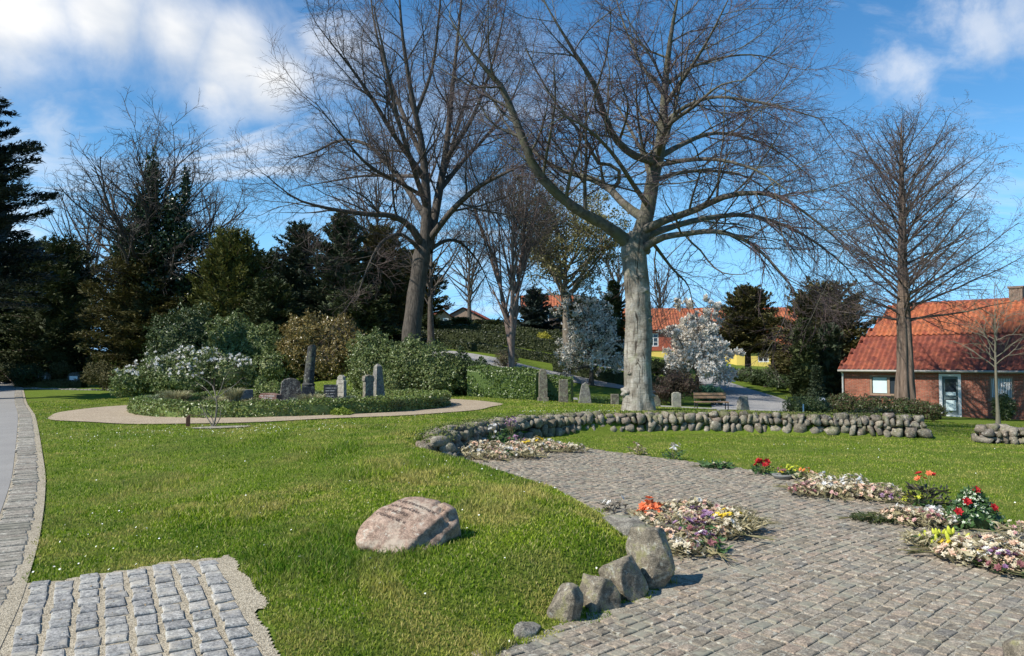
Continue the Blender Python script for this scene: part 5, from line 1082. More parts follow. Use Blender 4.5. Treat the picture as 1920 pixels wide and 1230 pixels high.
# pink inscribed boulder on the mound
def memorial_boulder():
    Y = 5.75; b = at(766, Y); rs = RS(520); m = stone_mat('pink_granite', [(.36, .245, .18), (.48, .335, .25), (.58, .43, .33)], 11, ((.44, .36, .27), 5), bump=.010, island=False, speck=170)
    root = thing('memorial_boulder', b, 'pinkish granite boulder with carved lines lying on the grassy mound', 'memorial stone')
    out = [(-.385, -.06), (-.36, .05), (-.30, .13), (-.17, .25), (-.06, .32), (.12, .31), (.27, .27), (.37, .20), (.385, .10), (.30, 0), (.22, -.12), (.14, -.22), (-.02, -.25), (-.16, -.24), (-.24, -.18), (-.35, -.14)]
    a = np.array([math.atan2(y, x) for x, y in out]); r = np.array([math.hypot(x, y) for x, y in out]); o = np.argsort(a); a, r = a[o], r[o]
    def rad(t): return np.interp(t, np.concatenate([a - 2 * math.pi, a, a + 2 * math.pi]), np.tile(r, 3))
    # the sloping slab faces the camera: local u right, v up the slope
    sl = R(38); U = np.array([1, 0, 0.0]); Vv = np.array([0, math.cos(sl), math.sin(sl)]); Nn = np.cross(U, Vv)
    nA, nR = 120, 26; vs = []
    for j in range(nR):
        f = j / (nR - 1)
        for i in range(nA):
            t = -math.pi + 2 * math.pi * i / nA; k = min(1, f * 1.45); e = max(0, (f - .69) / .31)
            rr = rad(t) * (k if f < .69 else 1.0 + .03 * math.sin(e * math.pi)); x, y = rr * math.cos(t), rr * math.sin(t)
            h = .05 * (1 - k ** 4) - .30 * e; h += .012 * mnoise.fractal(Vector((x * 5, y * 5, 3)), 1, 2, 4)
            # dropped broken edge on the right side and the deep crack
            dd = (x - .15) * .78 - (y + .05) * .62; h -= .055 * float(sstep(.0, .022, dd)); cr = abs((x - .255) + .25 * (y - .16) + .02 * math.sin(y * 60)); h -= .05 * math.exp(-(cr / .012) ** 2) * float(sstep(.05, .12, y))
            vs.append(b + np.array([0, 0, .13]) + U * x + Vv * y + Nn * h)
    g = Geo(); I = np.arange(nR * nA).reshape(nR, nA); A, B = I[:-1], I[1:]; g.add(vs, np.stack([A, np.roll(A, -1, 1), np.roll(B, -1, 1), B], -1).reshape(-1, 4)); g.build('stone', m, root, smooth=True)
    gi = Geo(); rot = R(-27); cu, su = math.cos(rot), math.sin(rot); dk = plain_mat('engraving', (.07, .05, .045), .9, .1, .3, 30)
    for (x0, y0, ln) in ((-.105, .262, .33), (-.165, .222, .27), (-.185, .165, .20), (-.255, .125, .25)):
        x = 0.0
        while x < ln:
            wl = rs.uniform(.010, .017)
            if rs.uniform() < .14: x += .014; continue
            kind = rs.randint(5); hh = .024; segs = []
            if kind in (0, 1, 3): segs.append((0, 0, 0, hh))
            if kind in (0, 2, 4): segs.append((wl, 0, wl, hh))
            if kind in (1, 3, 4): segs.append((0, hh, wl, hh))
            if kind in (1, 2): segs.append((0, 0, wl, 0))
            if kind in (0, 3, 4): segs.append((0, hh / 2, wl, hh / 2))
            if kind == 2: segs.append((0, 0, wl, hh))
            for (a0, b0, a1, b1) in segs:
                p0 = np.array([x + a0, b0]); p1 = np.array([x + a1, b1]); d = p1 - p0; d = d / (np.linalg.norm(d) + 1e-9); nn = np.array([-d[1], d[0]]) * .0018; Q = [p0 - nn, p0 + nn, p1 + nn, p1 - nn]; row = []
                for q_ in Q:
                    X = x0 + q_[0] * cu - q_[1] * su; Yv = y0 + q_[0] * su + q_[1] * cu; rr = math.hypot(X, Yv) / max(.01, float(rad(math.atan2(Yv, X))))
                    row.append(b + np.array([0, 0, .13]) + U * X + Vv * Yv + Nn * (.05 * (1 - min(1, rr) ** 4) + .0035 + .012 * mnoise.fractal(Vector((X * 5, Yv * 5, 3)), 1, 2, 4)))
                gi.add(row, [[0, 3, 2, 1]])
            x += wl + .006
    gi.build('inscription', dk, root)
memorial_boulder()

# ---------------------------------------------------------------- headstones
def lettering(geo, c, w, h, rz, rows, seed, fy):
    """fine rows of illegibly small carved strokes on a face pointing to -y (before rotation)"""
    rs = RS(seed); ca, sa = math.cos(rz), math.sin(rz)
    for r_ in range(rows):
        z = h * (.82 - .64 * r_ / max(1, rows - 1)); ln = w * rs.uniform(.45, .8); x = -ln / 2
        while x < ln / 2:
            wl = rs.uniform(.010, .022)
            if rs.uniform() > .2:
                P = np.array([(x, fy, z), (x + wl * .75, fy, z), (x + wl * .75, fy, z + .022), (x, fy, z + .022)]); V = np.stack([P[:, 0] * ca - P[:, 1] * sa, P[:, 0] * sa + P[:, 1] * ca, P[:, 2]], 1) + c; geo.add(V, [[0, 1, 2, 3]])
            x += wl
def slab(geo, c, prof, th, rz, taper=0.0, lean=0.0, bev=.012, mi=0):
    """upright slab from a front outline prof [(x,z)..] CCW; bevelled edges"""
    P = np.array(prof, float); n = len(P); cen = P.mean(0); ca, sa = math.cos(rz), math.sin(rz); rows = []
    zmax = P[:, 1].max()
    for y, ins in ((-th / 2, bev), (-th / 2 + bev, 0), (th / 2 - bev, 0), (th / 2, bev)):
        Q = P + (cen - P) / np.linalg.norm(cen - P, axis=1, keepdims=True) * ins; k = 1 - taper * Q[:, 1] / zmax; x = Q[:, 0] * k; yy = np.full(n, y) * k + lean * Q[:, 1]
        rows.append(np.stack([x * ca - yy * sa, x * sa + yy * ca, Q[:, 1]], 1) + c)
    V = np.concatenate(rows); I = np.arange(4 * n).reshape(4, n); A, B = I[:-1], I[1:]; geo.add(V, np.stack([A, B, np.roll(B, -1, 1), np.roll(A, -1, 1)], -1).reshape(-1, 4), mi); geo.add(V[:n], [list(range(n))], mi); geo.add(V[-n:], [list(range(n))[::-1]], mi)
def rect(w, h): return [(-w / 2, -.1), (w / 2, -.1), (w / 2, h), (-w / 2, h)]
def arch(w, h, k=.5): return [(-w / 2, -.1), (w / 2, -.1), (w / 2, h - w * k)] + [(w / 2 * math.cos(t), h - w * k + w * k * math.sin(t)) for t in np.linspace(.15, math.pi - .15, 9)] + [(-w / 2, h - w * k)]
M_GREYST = stone_mat('grey_headstone', [(.22, .21, .19), (.33, .31, .28)], 12, ((.22, .22, .14), 5), island=False, bump=.008)
M_DARKST = stone_mat('dark_headstone', [(.035, .038, .04), (.07, .072, .075)], 12, None, island=False, bump=.004, rough=.5)
M_LIGHTST = stone_mat('light_headstone', [(.42, .39, .32), (.55, .52, .44)], 10, ((.30, .30, .20), 6), island=False, bump=.006)
M_PINKST = stone_mat('red_headstone', [(.20, .11, .085), (.32, .19, .15)], 14, None, island=False, bump=.005)
M_BROWNST = stone_mat('brown_headstone', [(.20, .17, .13), (.32, .28, .22)], 12, ((.24, .24, .15), 6), island=False, bump=.01)
M_INK = plain_mat('carved_dark', (.06, .055, .05), .9, .1, .2); M_INKL = plain_mat('carved_light', (.45, .43, .40), .8, .2, .2); M_PLAQ = plain_mat('white_plaque', (.78, .80, .82), .5, .4, .15)
def headstone(label, px, Y, w, h, prof, th, rz, m, name='headstone', taper=0, rows=0, ink=None, base=None, lean=0, seed=1, plaque=None):
    b = at(px, Y); root = thing(name, b, label, 'headstone'); g = Geo(); z0 = 0
    if base: gb = Geo(); slab(gb, b, rect(base[0], base[1]), base[2], rz); gb.build('base', m, root); z0 = base[1]
    c = b + np.array([0, 0, z0]); slab(g, c, prof if not callable(prof) else prof(w, h), th, rz, taper, lean); g.build('stone', m, root)
    if rows: gi = Geo(); lettering(gi, c, w, h, rz, rows, seed, -th / 2 * (1 - taper * .5) - .003 - (0 if not taper else .004)); gi.build('inscription', ink or M_INK, root)
    if plaque: gp_ = Geo(); ca, sa = math.cos(rz), math.sin(rz); o = np.array([sa * (th / 2 + .01), -ca * (th / 2 + .01), plaque[2]]); gp_.box(c + o, (plaque[0], .02, plaque[1]), rz); gp_.build('plaque', M_PLAQ, root)
    return root
rough = [(-.30, -.1), (.33, -.1), (.34, .30), (.31, .60), (.18, .70), (-.02, .73), (-.2, .69), (-.29, .62), (-.33, .3)]
headstone('small dark square headstone at the left of the round bed', 463, 21.6, .36, .40, rect, .22, .5, M_GREYST, seed=3)
headstone('low wide reddish headstone leaning back at the front hedge of the bed', 508, 19.3, .58, .36, [(-.30, -.1), (.32, -.1), (.31, .34), (.05, .38), (-.24, .37), (-.3, .30)], .20, -.45, M_PINKST, rows=5, ink=M_INKL, seed=4)
headstone('rough dark broken granite headstone left of the broken column', 546, 21.2, .6, .7, [(x * .85, z) for x, z in rough], .25, .35, stone_mat('rough_granite', [(.09, .085, .08), (.20, .19, .17)], 16, ((.30, .28, .22), 8), island=False, bump=.05), seed=5)
headstone('glossy black headstone with carved lines in front of the white round topped one', 621, 20.0, .36, .56, rect, .14, .15, M_DARKST, rows=6, ink=M_INKL, seed=6)
headstone('cream white round topped headstone, brightest in the round bed', 641, 22.5, .34, .80, [(-.17, -.1), (.17, -.1), (.17, .62), (.13, .66), (.12, .74), (.05, .80), (-.05, .80), (-.12, .74), (-.13, .66), (-.17, .62)], .12, -.62, M_LIGHTST, rows=5, ink=M_GREYST, seed=7)
headstone('narrow grey pillar headstone left of the obelisk', 691, 20.3, .24, .80, [(-.12, -.1), (.12, -.1), (.12, .62), (.15, .66), (.13, .78), (0, .82), (-.13, .78), (-.15, .66), (-.12, .62)], .20, .55, M_BROWNST, seed=8)
def obelisk():
    b = at(709, 20.8); root = thing('obelisk', b, 'tapering grey granite obelisk, tallest stone at the right of the bed', 'obelisk'); g = Geo(); gb = Geo(); rz = .75
    slab(gb, b, rect(.40, .22), .40, rz); gb.build('base', M_GREYST, root)
    V = []
    for z, w in ((.20, .31), (.235, .29), (1.02, .17), (1.05, .16), (1.12, .02)):
        for x, y in ((-1, -1), (1, -1), (1, 1), (-1, 1)): X, Y_ = x * w / 2, y * w / 2; V.append(b + np.array([X * math.cos(rz) - Y_ * math.sin(rz), X * math.sin(rz) + Y_ * math.cos(rz), z]))
    I = np.arange(20).reshape(5, 4); A, B = I[:-1], I[1:]; g.add(V, np.stack([A, np.roll(A, -1, 1), np.roll(B, -1, 1), B], -1).reshape(-1, 4)); g.build('shaft', M_GREYST, root)
obelisk()
def broken_column():
    b = at(579, 20.9); root = thing('broken_column', b, 'leaning dark round column broken off at the top on a black pedestal', 'grave column')
    g = Geo(); slab(g, b, rect(.46, .10), .46, .3); g.build('plinth', M_DARKST, root); g = Geo(); slab(g, b + np.array([0, 0, .10]), [(-.19, 0), (.19, 0), (.17, .40), (-.17, .40)], .36, .3); g.build('pedestal', M_DARKST, root)
    g = Geo(); n = 32; V = []; hs = [(0, .17), (.03, .185), (.06, .185), (.08, .15), (.10, .145), (.5, .135), (1.0, .122), (1.10, .118), (1.105, .11)]
    for z, r_ in hs:
        for i in range(n):
            a = 2 * math.pi * i / n; zz = z + (.06 * math.cos(a + 1) if z > 1.05 else 0); V.append(b + np.array([r_ * math.cos(a) + .085 * z, r_ * math.sin(a), .50 + zz]))
    I = np.arange(len(hs) * n).reshape(len(hs), n); A, B = I[:-1], I[1:]; g.add(V, np.stack([A, np.roll(A, -1, 1), np.roll(B, -1, 1), B], -1).reshape(-1, 4)); g.add(V[-n:], [list(range(n))]); g.build('column', stone_mat('column_stone', [(.05, .05, .048), (.10, .10, .092)], 9, ((.13, .13, .08), 4), island=False, bump=.006), root, smooth=False)
broken_column()
headstone('rough rimmed headstone with white plaque, left of the two far left ones', 83, 43.6, .85, .85, [(-.42, -.1), (.42, -.1), (.42, .5), (.36, .75), (.15, .85), (-.15, .84), (-.36, .72), (-.44, .4)], .2, -.1, M_GREYST, plaque=(.52, .34, .48), seed=9)
headstone('rough rimmed headstone with white plaque, right of the two far left ones', 142, 42.6, .75, .85, [(-.37, -.1), (.37, -.1), (.38, .6), (.32, .82), (.1, .86), (-.2, .84), (-.36, .7), (-.38, .3)], .2, -.1, stone_mat('dark_rim', [(.08, .08, .075), (.15, .15, .14)], 10, island=False), plaque=(.48, .46, .42), seed=10)
headstone('small sunlit headstone in the dark under the left yews', 177, 50, .34, .45, arch, .12, 0, M_LIGHTST, seed=11)
headstone('tall narrow mossy headstone with pointed round top beside the clipped hedge', 1018, 26.6, .30, 1.02, [(-.15, -.1), (.15, -.1), (.15, .7), (.12, .93), (.04, 1.02), (-.06, 1.02), (-.13, .93), (-.15, .7)], .16, .1, M_BROWNST, base=(.38, .14, .24), rows=0, seed=12)
headstone('reddish brown rectangular upright headstone right of the clipped hedge', 1056, 26.4, .32, .82, rect, .16, .1, M_BROWNST, taper=.06, seed=13)
headstone('grey pointed headstone widening to its foot left of the beech', 1096, 25.8, .40, .72, [(-.24, -.1), (.24, -.1), (.18, .4), (.13, .64), (.02, .74), (-.1, .66), (-.16, .4)], .18, .0, M_GREYST, seed=14)
headstone('low brownish headstone half in shade touching the left side of the beech', 1152, 25.2, .26, .38, rect, .14, .1, M_BROWNST, seed=15)
headstone('rough slanted low headstone at the right foot of the beech', 1228, 25.0, .30, .45, [(-.15, -.1), (.16, -.1), (.15, .26), (.06, .42), (-.12, .45)], .16, .1, M_BROWNST, seed=16)
headstone('plain sandy headstone with slightly arched top left of the bench', 1267, 26.5, .32, .66, [(-.16, -.1), (.16, -.1), (.16, .6), (.08, .65), (-.08, .65), (-.16, .6)], .13, .05, M_LIGHTST, seed=17)
boulder('rock_headstone', 'dark rounded natural rock headstone between bench and gravel path', 1392, 750, 25.5, (.24, .2, .42), .2, 530, M_BOULDP, cat='rock', k=.2)
boulder('rock_headstone', 'pale grey rock standing beyond the gravel path by the dark bush', 1484, 745, 30, (.26, .2, .30), .2, 531, M_BOULDP, cat='rock')
# wooden stake on the left lawn
def stake():
    b = ground(352, 800); root = thing('wooden_stake', b, 'short dark brown pointed wooden stake left of the bare shrub', 'stake'); g = Geo(); slab(g, b, [(-.04, -.1), (.04, -.1), (.045, .17), (.05, .27), (-.035, .20)], .07, .3, lean=.06); g.build('post', plain_mat('red_brown_wood', (.09, .045, .03), .8, .2, .5, 15, .01), root)
    return root
stake()
M_WOOD = plain_mat('bench_wood', (.33, .21, .12), .6, .3, .4, 9, .005); M_IRON = plain_mat('dark_iron', (.03, .03, .03), .5, .4, .2)
def bench():
    p = at(1332, 26.2); root = thing('park_bench', p, 'brown slatted wooden bench with dark iron legs left of the dark rock', 'bench'); U = np.array([1, 0.0, 0])
    wdt = 1.14
    g = Geo(); [g.box(p + np.array([0, .16 + .03 * i, .56 + .11 * i]), (wdt, .025, .085)) for i in range(2)]; g.build('backrest', M_WOOD, root)
    g = Geo(); [g.box(p + np.array([0, -.20 + .105 * i, .40]), (wdt, .09, .03)) for i in range(4)]; g.build('seat', M_WOOD, root)
    for sx in (-1, 1):
        g = Geo(); x = sx * (wdt / 2 - .03)
        for q in ([(x, -.2, 0), (x, -.2, .385)], [(x, .14, 0), (x, .15, .40), (x, .22, .74)], [(x, -.2, .37), (x, .15, .37)]):
            P, r_ = resample([p + np.array(a) for a in q], [.018] * len(q), 6); tubes(g, P[None], r_[None], 6)
        g.build('leg', M_IRON, root)
bench()
def small_sign(label, px, Y, h, w, m):
    p = at(px, Y); root = thing('grave_marker_sign', p, label, 'sign'); g = Geo(); P, r_ = resample([p - np.array([0, 0, .1]), p + np.array([0, 0, h])], [.018, .018], 4); tubes(g, P[None], r_[None], 6); g.build('post', M_IRON if w else M_PLAQ, root)
    if w: g = Geo(); V = [p + np.array([a * w / 2, b * .07, h + .05 + b * .05]) for a, b in ((-1, -1), (1, -1), (1, 1), (-1, 1))]; V += [v - np.array([0, -.02, .02]) for v in V]; g.add(V, [[0, 1, 2, 3], [7, 6, 5, 4], [0, 4, 5, 1], [1, 5, 6, 2], [2, 6, 7, 3], [3, 7, 4, 0]]); g.build('panel', m, root)
small_sign('small tilted white sign on a thin post in front of the dark evergreens', 1540, 27, .72, .20, M_PLAQ)
small_sign('slim pale marker post behind the wall left of the dark glossy bush', 1504, 21, .30, 0, M_PLAQ)

# ---------------------------------------------------------------- buildings
def brick(name, c1, c2, mort, scale=1.0, rz=0.0):
    m, nt, out = new_mat(name); b = NB(nt); tc = b.node('ShaderNodeUVMap'); bt = b.node('ShaderNodeTexBrick'); b.link(tc.outputs[0], bt.inputs['Vector'])
    bt.inputs['Scale'].default_value = 1.0; bt.inputs['Brick Width'].default_value = .24 * scale; bt.inputs['Row Height'].default_value = .072 * scale; bt.inputs['Mortar Size'].default_value = .009 * scale
    bt.inputs['Color1'].default_value = (*c1, 1); bt.inputs['Color2'].default_value = (*c2, 1); bt.inputs['Mortar'].default_value = (*mort, 1); bt.inputs['Bias'].default_value = -.1
    n = b.noise(b.coord('World'), 3.2, 6, .7); c = b.mix(.6, bt.outputs[0], b.ramp(n, [(.3, (.55, .5, .48)), (.65, (1.15, 1.1, 1.0))]), 'MULTIPLY'); c = b.mix(b.ramp(b.noise(b.coord('World'), 11, 4, .7), [(.55, (0, 0, 0)), (.7, (1, 1, 1))]), c, b.mix(.35, c, (.42, .32, .26)))
    b.bsdf(out, c, .9, .15, b.bump(bt.outputs['Fac'], -.006, .8)); return m
def tile_mat(name, cols, dark):
    m, nt, out = new_mat(name); b = NB(nt); n = len(cols); sp = b.noise(b.coord('World'), 3.0, 6, .7); c = b.ramp(b.rnd(), [((i + .5) / n, cols[i]) for i in range(n)])
    c = b.mix(b.ramp(sp, [(.42, (0, 0, 0)), (.66, (1, 1, 1))]), c, b.mix(.65, c, dark)); b.bsdf(out, c, .75, .3, b.bump(b.noise(b.coord('World'), 22, 3), .006, .5)); return m
def pantiles(geo, A, B, Cc, D, rs, tw=.26, tl=.36, amp=.062):
    """A eave left, B eave right, C ridge right, D ridge left; every tile its own S-curved piece"""
    A, B, Cc, D = map(lambda v: np.array(v, float), (A, B, Cc, D)); n = unit(np.cross(B - A, D - A)); n = n if n[2] > 0 else -n; U = unit(B - A); L = np.linalg.norm(D - A - U * np.dot(D - A, U)); Vd = unit((D - A) - U * np.dot(D - A, U))
    uA = 0; uB = np.dot(B - A, U); uD = np.dot(D - A, U); uC = np.dot(Cc - A, U); rows = int(round(L / tl)); tl = L / rows; lo = min(0, uD); hi = max(uB, uC); cols = int((hi - lo) / tw) + 1
    cc, rr = np.meshgrid(np.arange(cols), np.arange(rows)); cc = cc.ravel(); rr = rr.ravel(); uc = lo + (cc + .5) * tw; vc = (rr + .5) * tl; t = vc / L; k = (uc > uA + (uD - uA) * t - tw * .4) & (uc < uB + (uC - uB) * t + tw * .4); uc, vc = uc[k], vc[k]; N = len(uc)
    prof = np.array([(-.5, .6), (-.30, 1.0), (-.1, .45), (.1, -.25), (.32, -.35), (.56, .55)]); V = np.zeros((N, 2, 6, 3)); jit = rs.uniform(-.008, .008, N)
    for a, (dv, hh) in enumerate(((-.54, .012), (.5, -.006))):
        for q, (pu, ph) in enumerate(prof):
            V[:, a, q] = A + U * (uc + pu * tw)[:, None] + Vd * (vc + dv * tl + jit)[:, None] + n * (amp * ph + hh + .03)
    I = np.arange(N * 12).reshape(N, 2, 6); f = np.stack([I[:, 0, :-1], I[:, 0, 1:], I[:, 1, 1:], I[:, 1, :-1]], -1).reshape(-1, 4); geo.add(V.reshape(-1, 3), f)
    W4 = A, B, Cc, D; geo.add(np.array([w - n * .02 for w in W4]), [[0, 1, 2, 3]])
def wall_face(geo, O, U, w, h, openings, depth=.12, z0=0, mi=0):
    """brick skin with real openings and reveals; O bottom-left corner, U unit along; outward normal = U x Z"""
    N_ = np.array([U[1], -U[0], 0.0]); xs = sorted({0, w, *[a for o in openings for a in (o[0], o[2])]}); zs = sorted({z0, h, *[a for o in openings for a in (o[1], o[3])]}); P = lambda x, z, d=0: O + U * x - N_ * d + np.array([0, 0, z])
    for i in range(len(xs) - 1):
        for j in range(len(zs) - 1):
            xm, zm = (xs[i] + xs[i + 1]) / 2, (zs[j] + zs[j + 1]) / 2
            if any(o[0] < xm < o[2] and o[1] < zm < o[3] for o in openings): continue
            geo.add([P(xs[i], zs[j]), P(xs[i + 1], zs[j]), P(xs[i + 1], zs[j + 1]), P(xs[i], zs[j + 1])], [[0, 1, 2, 3]], mi)
    for (a, b_, c, d) in openings:
        for (p, q) in (((a, b_), (a, d)), ((a, d), (c, d)), ((c, d), (c, b_)), ((c, b_), (a, b_))): geo.add([P(*p), P(*q), P(*q, depth), P(*p, depth)], [[0, 1, 2, 3]], mi)
def uv_box(o, U):
    me = o.data; uv = me.uv_layers.new(name='UVMap'); nv = len(me.vertices); co = np.zeros(nv * 3); me.vertices.foreach_get('co', co); co = co.reshape(-1, 3); li = np.zeros(len(me.loops), int); me.loops.foreach_get('vertex_index', li); u = co @ np.array(U)
    pn_ = np.array([p.normal[:] for p in me.polygons]); lt = np.array([p.loop_total for p in me.polygons]); nl = np.repeat(pn_, lt, 0); perp = np.array([-U[1], U[0], 0]); uu = np.where(np.abs(nl @ perp) > .6, (co @ np.array(U))[li], (co @ perp)[li]); uv.data.foreach_set('uv', np.stack([uu, co[li][:, 2]], 1).ravel())
M_BRICK = brick('red_brick', (.37, .12, .075), (.24, .075, .05), (.28, .21, .16)); M_TILE = tile_mat('dark_red_tiles', [(.23, .062, .035), (.34, .10, .05), (.17, .045, .030), (.28, .076, .042)], (.085, .032, .026)); M_TILEO = tile_mat('orange_tiles', [(.40, .115, .045), (.47, .15, .06), (.30, .075, .038), (.43, .13, .055)], (.20, .08, .045))
M_WFRAME = plain_mat('white_paint', (.72, .72, .70), .5, .4, .1); M_BFRAME = plain_mat('brown_frame', (.28, .19, .13), .6, .3, .3); M_DARKIN = plain_mat('dark_interior', (.012, .012, .014), .6, .3, .1)
def glass_mat():
    m, nt, out = new_mat('window_glass'); b = NB(nt); b.bsdf(out, (.03, .04, .05), .06, .8); return m
M_GLASS = glass_mat(); M_CURT = plain_mat('white_blind', (.55, .66, .66), .7, .3, .2, 3)
M_GUTTER = plain_mat('zinc_gutter', (.30, .28, .24), .5, .4, .3)
def frame_rect(geo, P, x0, z0, x1, z1, t, d0, d1):
    """four bars of a frame as closed boxes; P(x,z,depth)"""
    for (a, b_, c, d) in ((x0, z0, x0 + t, z1), (x1 - t, z0, x1, z1), (x0 + t, z0, x1 - t, z0 + t), (x0 + t, z1 - t, x1 - t, z1)):
        V = [P(a, b_, d0), P(c, b_, d0), P(c, d, d0), P(a, d, d0), P(a, b_, d1), P(c, b_, d1), P(c, d, d1), P(a, d, d1)]; geo.add(V, [[0, 1, 2, 3], [7, 6, 5, 4], [0, 4, 5, 1], [1, 5, 6, 2], [2, 6, 7, 3], [3, 7, 4, 0]])
def barbox(geo, P, a, b_, c, d, d0, d1):
    V = [P(a, b_, d0), P(c, b_, d0), P(c, d, d0), P(a, d, d0), P(a, b_, d1), P(c, b_, d1), P(c, d, d1), P(a, d, d1)]; geo.add(V, [[0, 1, 2, 3], [7, 6, 5, 4], [0, 4, 5, 1], [1, 5, 6, 2], [2, 6, 7, 3], [3, 7, 4, 0]])
def brick_house():
    z0 = -1.05; O = np.array([18.3, 41.0, z0]); U = np.array([.725, -.689, 0.0]); Nn = np.array([U[1], -U[0], 0]); inn = -Nn; Lh = 17.0; Dp = 8.4; eave = W(1700, 689, 38.8)[2] - z0
    root = thing('brick_house', O, 'long red brick house with red pantile roof at the right edge', 'house'); P = lambda x, z, d=0: O + U * x + inn * d + np.array([0, 0, z])
    def upx(px): k = (px - 960) / F; return (k * O[1] - O[0]) / (U[0] - k * U[1])
    def zpy(py, x): Yq = O[1] + U[1] * x; return W(960, py, Yq)[2] - z0
    w1 = (upx(1629), upx(1690)); d1 = (upx(1759), upx(1800)); w2 = (upx(1853), upx(1898)); x1, x2, x3 = w1[0], d1[0], w2[0]
    ops = [(w1[0], zpy(741, x1), w1[1], zpy(703, x1)), (d1[0], .12, d1[1], zpy(703, x2)), (w2[0], zpy(748, x3), w2[1], zpy(706, x3))]
    g = Geo(); wall_face(g, O, U, Lh, eave, ops, .14, -.3); wall_face(g, O + inn * Dp, -inn, Dp, eave, [], z0=-.3); wall_face(g, O + U * Lh, inn, Dp, eave, [], z0=-.3); wall_face(g, O + U * Lh + inn * Dp, -U, Lh, eave, [], z0=-.3)
    o = g.build('wall', M_BRICK, root); uv_box(o, U)
    rz = 3.55; ov = .28; hip = 1.4; e0 = eave - .02; A = P(-.18, e0 - .12, -ov); B = P(Lh + .2, e0 - .12, -ov); Dd = P(hip, e0 + rz, Dp / 2); Cc = P(Lh + .2, e0 + rz, Dp / 2); mid = .50
    rs = RS(600); g = Geo(); m1 = A + (Dd - A) * mid; m2 = B + (Cc - B) * mid; pantiles(g, A, B, m2, m1, rs); rf = g.build('roof', M_TILE, root)  # lower half of the front slope in darker red tiles than the upper
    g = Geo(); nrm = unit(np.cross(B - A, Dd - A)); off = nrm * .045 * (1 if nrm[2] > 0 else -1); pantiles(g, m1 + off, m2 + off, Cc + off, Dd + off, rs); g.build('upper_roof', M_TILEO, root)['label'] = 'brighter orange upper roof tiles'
    g = Geo(); E = P(-.18, e0 - .12, Dp + ov); pantiles(g, E, A, Dd, Dd, rs); pantiles(g, P(Lh + .2, e0 - .12, Dp + ov), E, Dd, Cc, rs); g.build('rear_roof', M_TILE, root)
    g = Geo(); q = np.array([Dd + np.array([0, 0, .05]), Cc + np.array([0, 0, .05])]); qq = np.linspace(q[0], q[1], 45)
    for a_, b_ in zip(qq[:-1], qq[1:]): tubes(g, np.array([[a_, b_ + (b_ - a_) * .08]]), np.array([[.12, .10]]), 8)
    g.build('ridge', M_TILE, rf, smooth=True)
    g = Geo(); q = np.array([A + np.array([0, 0, -.05]) - inn * .06, B + np.array([0, 0, -.05]) - inn * .06]); tubes(g, q[None], np.array([[.07, .07]]), 10); g.build('gutter', M_GUTTER, root, smooth=True)
    g = Geo(); q = np.array([P(-.05, e0 - .15, -.25), P(-.02, e0 - .35, -.08), P(-.02, .1, -.08)]); tubes(g, q[None], np.array([[.05, .05, .05]]), 10); g.build('downpipe', M_WFRAME, root, smooth=True)
    # left window
    a, b_, c, d = ops[0]; g = Geo(); frame_rect(g, P, a + .003, b_ + .003, c - .003, d - .003, .10, .02, .11); barbox(g, P, (a * .46 + c * .54), b_ + .11, (a * .46 + c * .54) + .12, d - .11, .03, .10); wn = g.build('window', M_BFRAME, root)
    g = Geo(); barbox(g, P, a + .11, b_ + .11, c - .11, d - .11, .085, .095); g.build('pane', M_GLASS, wn); g = Geo(); barbox(g, P, a + .14, b_ + .13, a * .46 + c * .54 - .03, d - .13, .072, .08); g.build('blind', M_CURT, wn); g = Geo(); barbox(g, P, a - .08, b_ - .12, c + .08, b_ - .01, -.05, .1); g.build('sill', M_DARKIN, wn)
    # door
    a, b_, c, d = ops[1]; g = Geo(); frame_rect(g, P, a - .0, b_ - .12, c + .0, d + .06, .13, -.04, .14); dr = g.build('door', M_WFRAME, root)
    g = Geo(); barbox(g, P, a + .14, b_, c - .14, d - .07, .10, .13); g.build('door_leaf', plain_mat('grey_green_door', (.12, .16, .16), .5, .4, .2), dr); g = Geo(); barbox(g, P, a + .24, b_ + .95, c - .24, d - .2, .088, .098); barbox(g, P, a + .24, b_ + .2, c - .24, b_ + .8, .088, .098); g.build('pane', M_GLASS, dr)
    g = Geo(); barbox(g, P, a + .26, b_ + .22, c - .26, b_ + .74, .080, .086); barbox(g, P, a + .26, b_ + .98, c - .26, b_ + 1.15, .080, .086); g.build('curtain', M_CURT, dr); g = Geo(); barbox(g, P, c - .22, b_ + .86, c - .16, b_ + .90, .05, .1); g.build('handle', M_IRON, dr)
    g = Geo(); barbox(g, P, a - .1, -.2, c + .1, b_ - .13, -.35, -.003); g.build('step', M_GREYST, root)
    # barred window
    a, b_, c, d = ops[2]; g = Geo(); frame_rect(g, P, a + .003, b_ + .003, c - .003, d - .003, .08, .02, .11); wn = g.build('window', M_BFRAME, root); g = Geo(); barbox(g, P, a + .09, b_ + .09, c - .09, d - .09, .09, .1); g.build('pane', M_DARKIN, wn)
    g = Geo(); n = 13
    for i in range(n): x = a + .1 + (c - a - .2) * i / (n - 1); barbox(g, P, x - .018, b_ + .085, x + .018, d - .085, .055, .07)
    g.build('bars', M_WFRAME, wn); g = Geo(); barbox(g, P, a - .08, b_ - .12, c + .08, b_ - .01, -.05, .1); g.build('sill', M_BFRAME, wn)
    # chimney
    cx = upx(1858) * 1.06; g = Geo(); pc = P(cx, e0 + rz + .1, Dp / 2 + .1); g.box(pc, (.6, .6, 1.1), math.atan2(U[1], U[0])); g.box(pc + np.array([0, 0, .59]), (.7, .7, .1), math.atan2(U[1], U[0])); o = g.build('chimney', brick('old_brick', (.24, .16, .12), (.18, .14, .11), (.25, .22, .19)), root); uv_box(o, U)
brick_house()

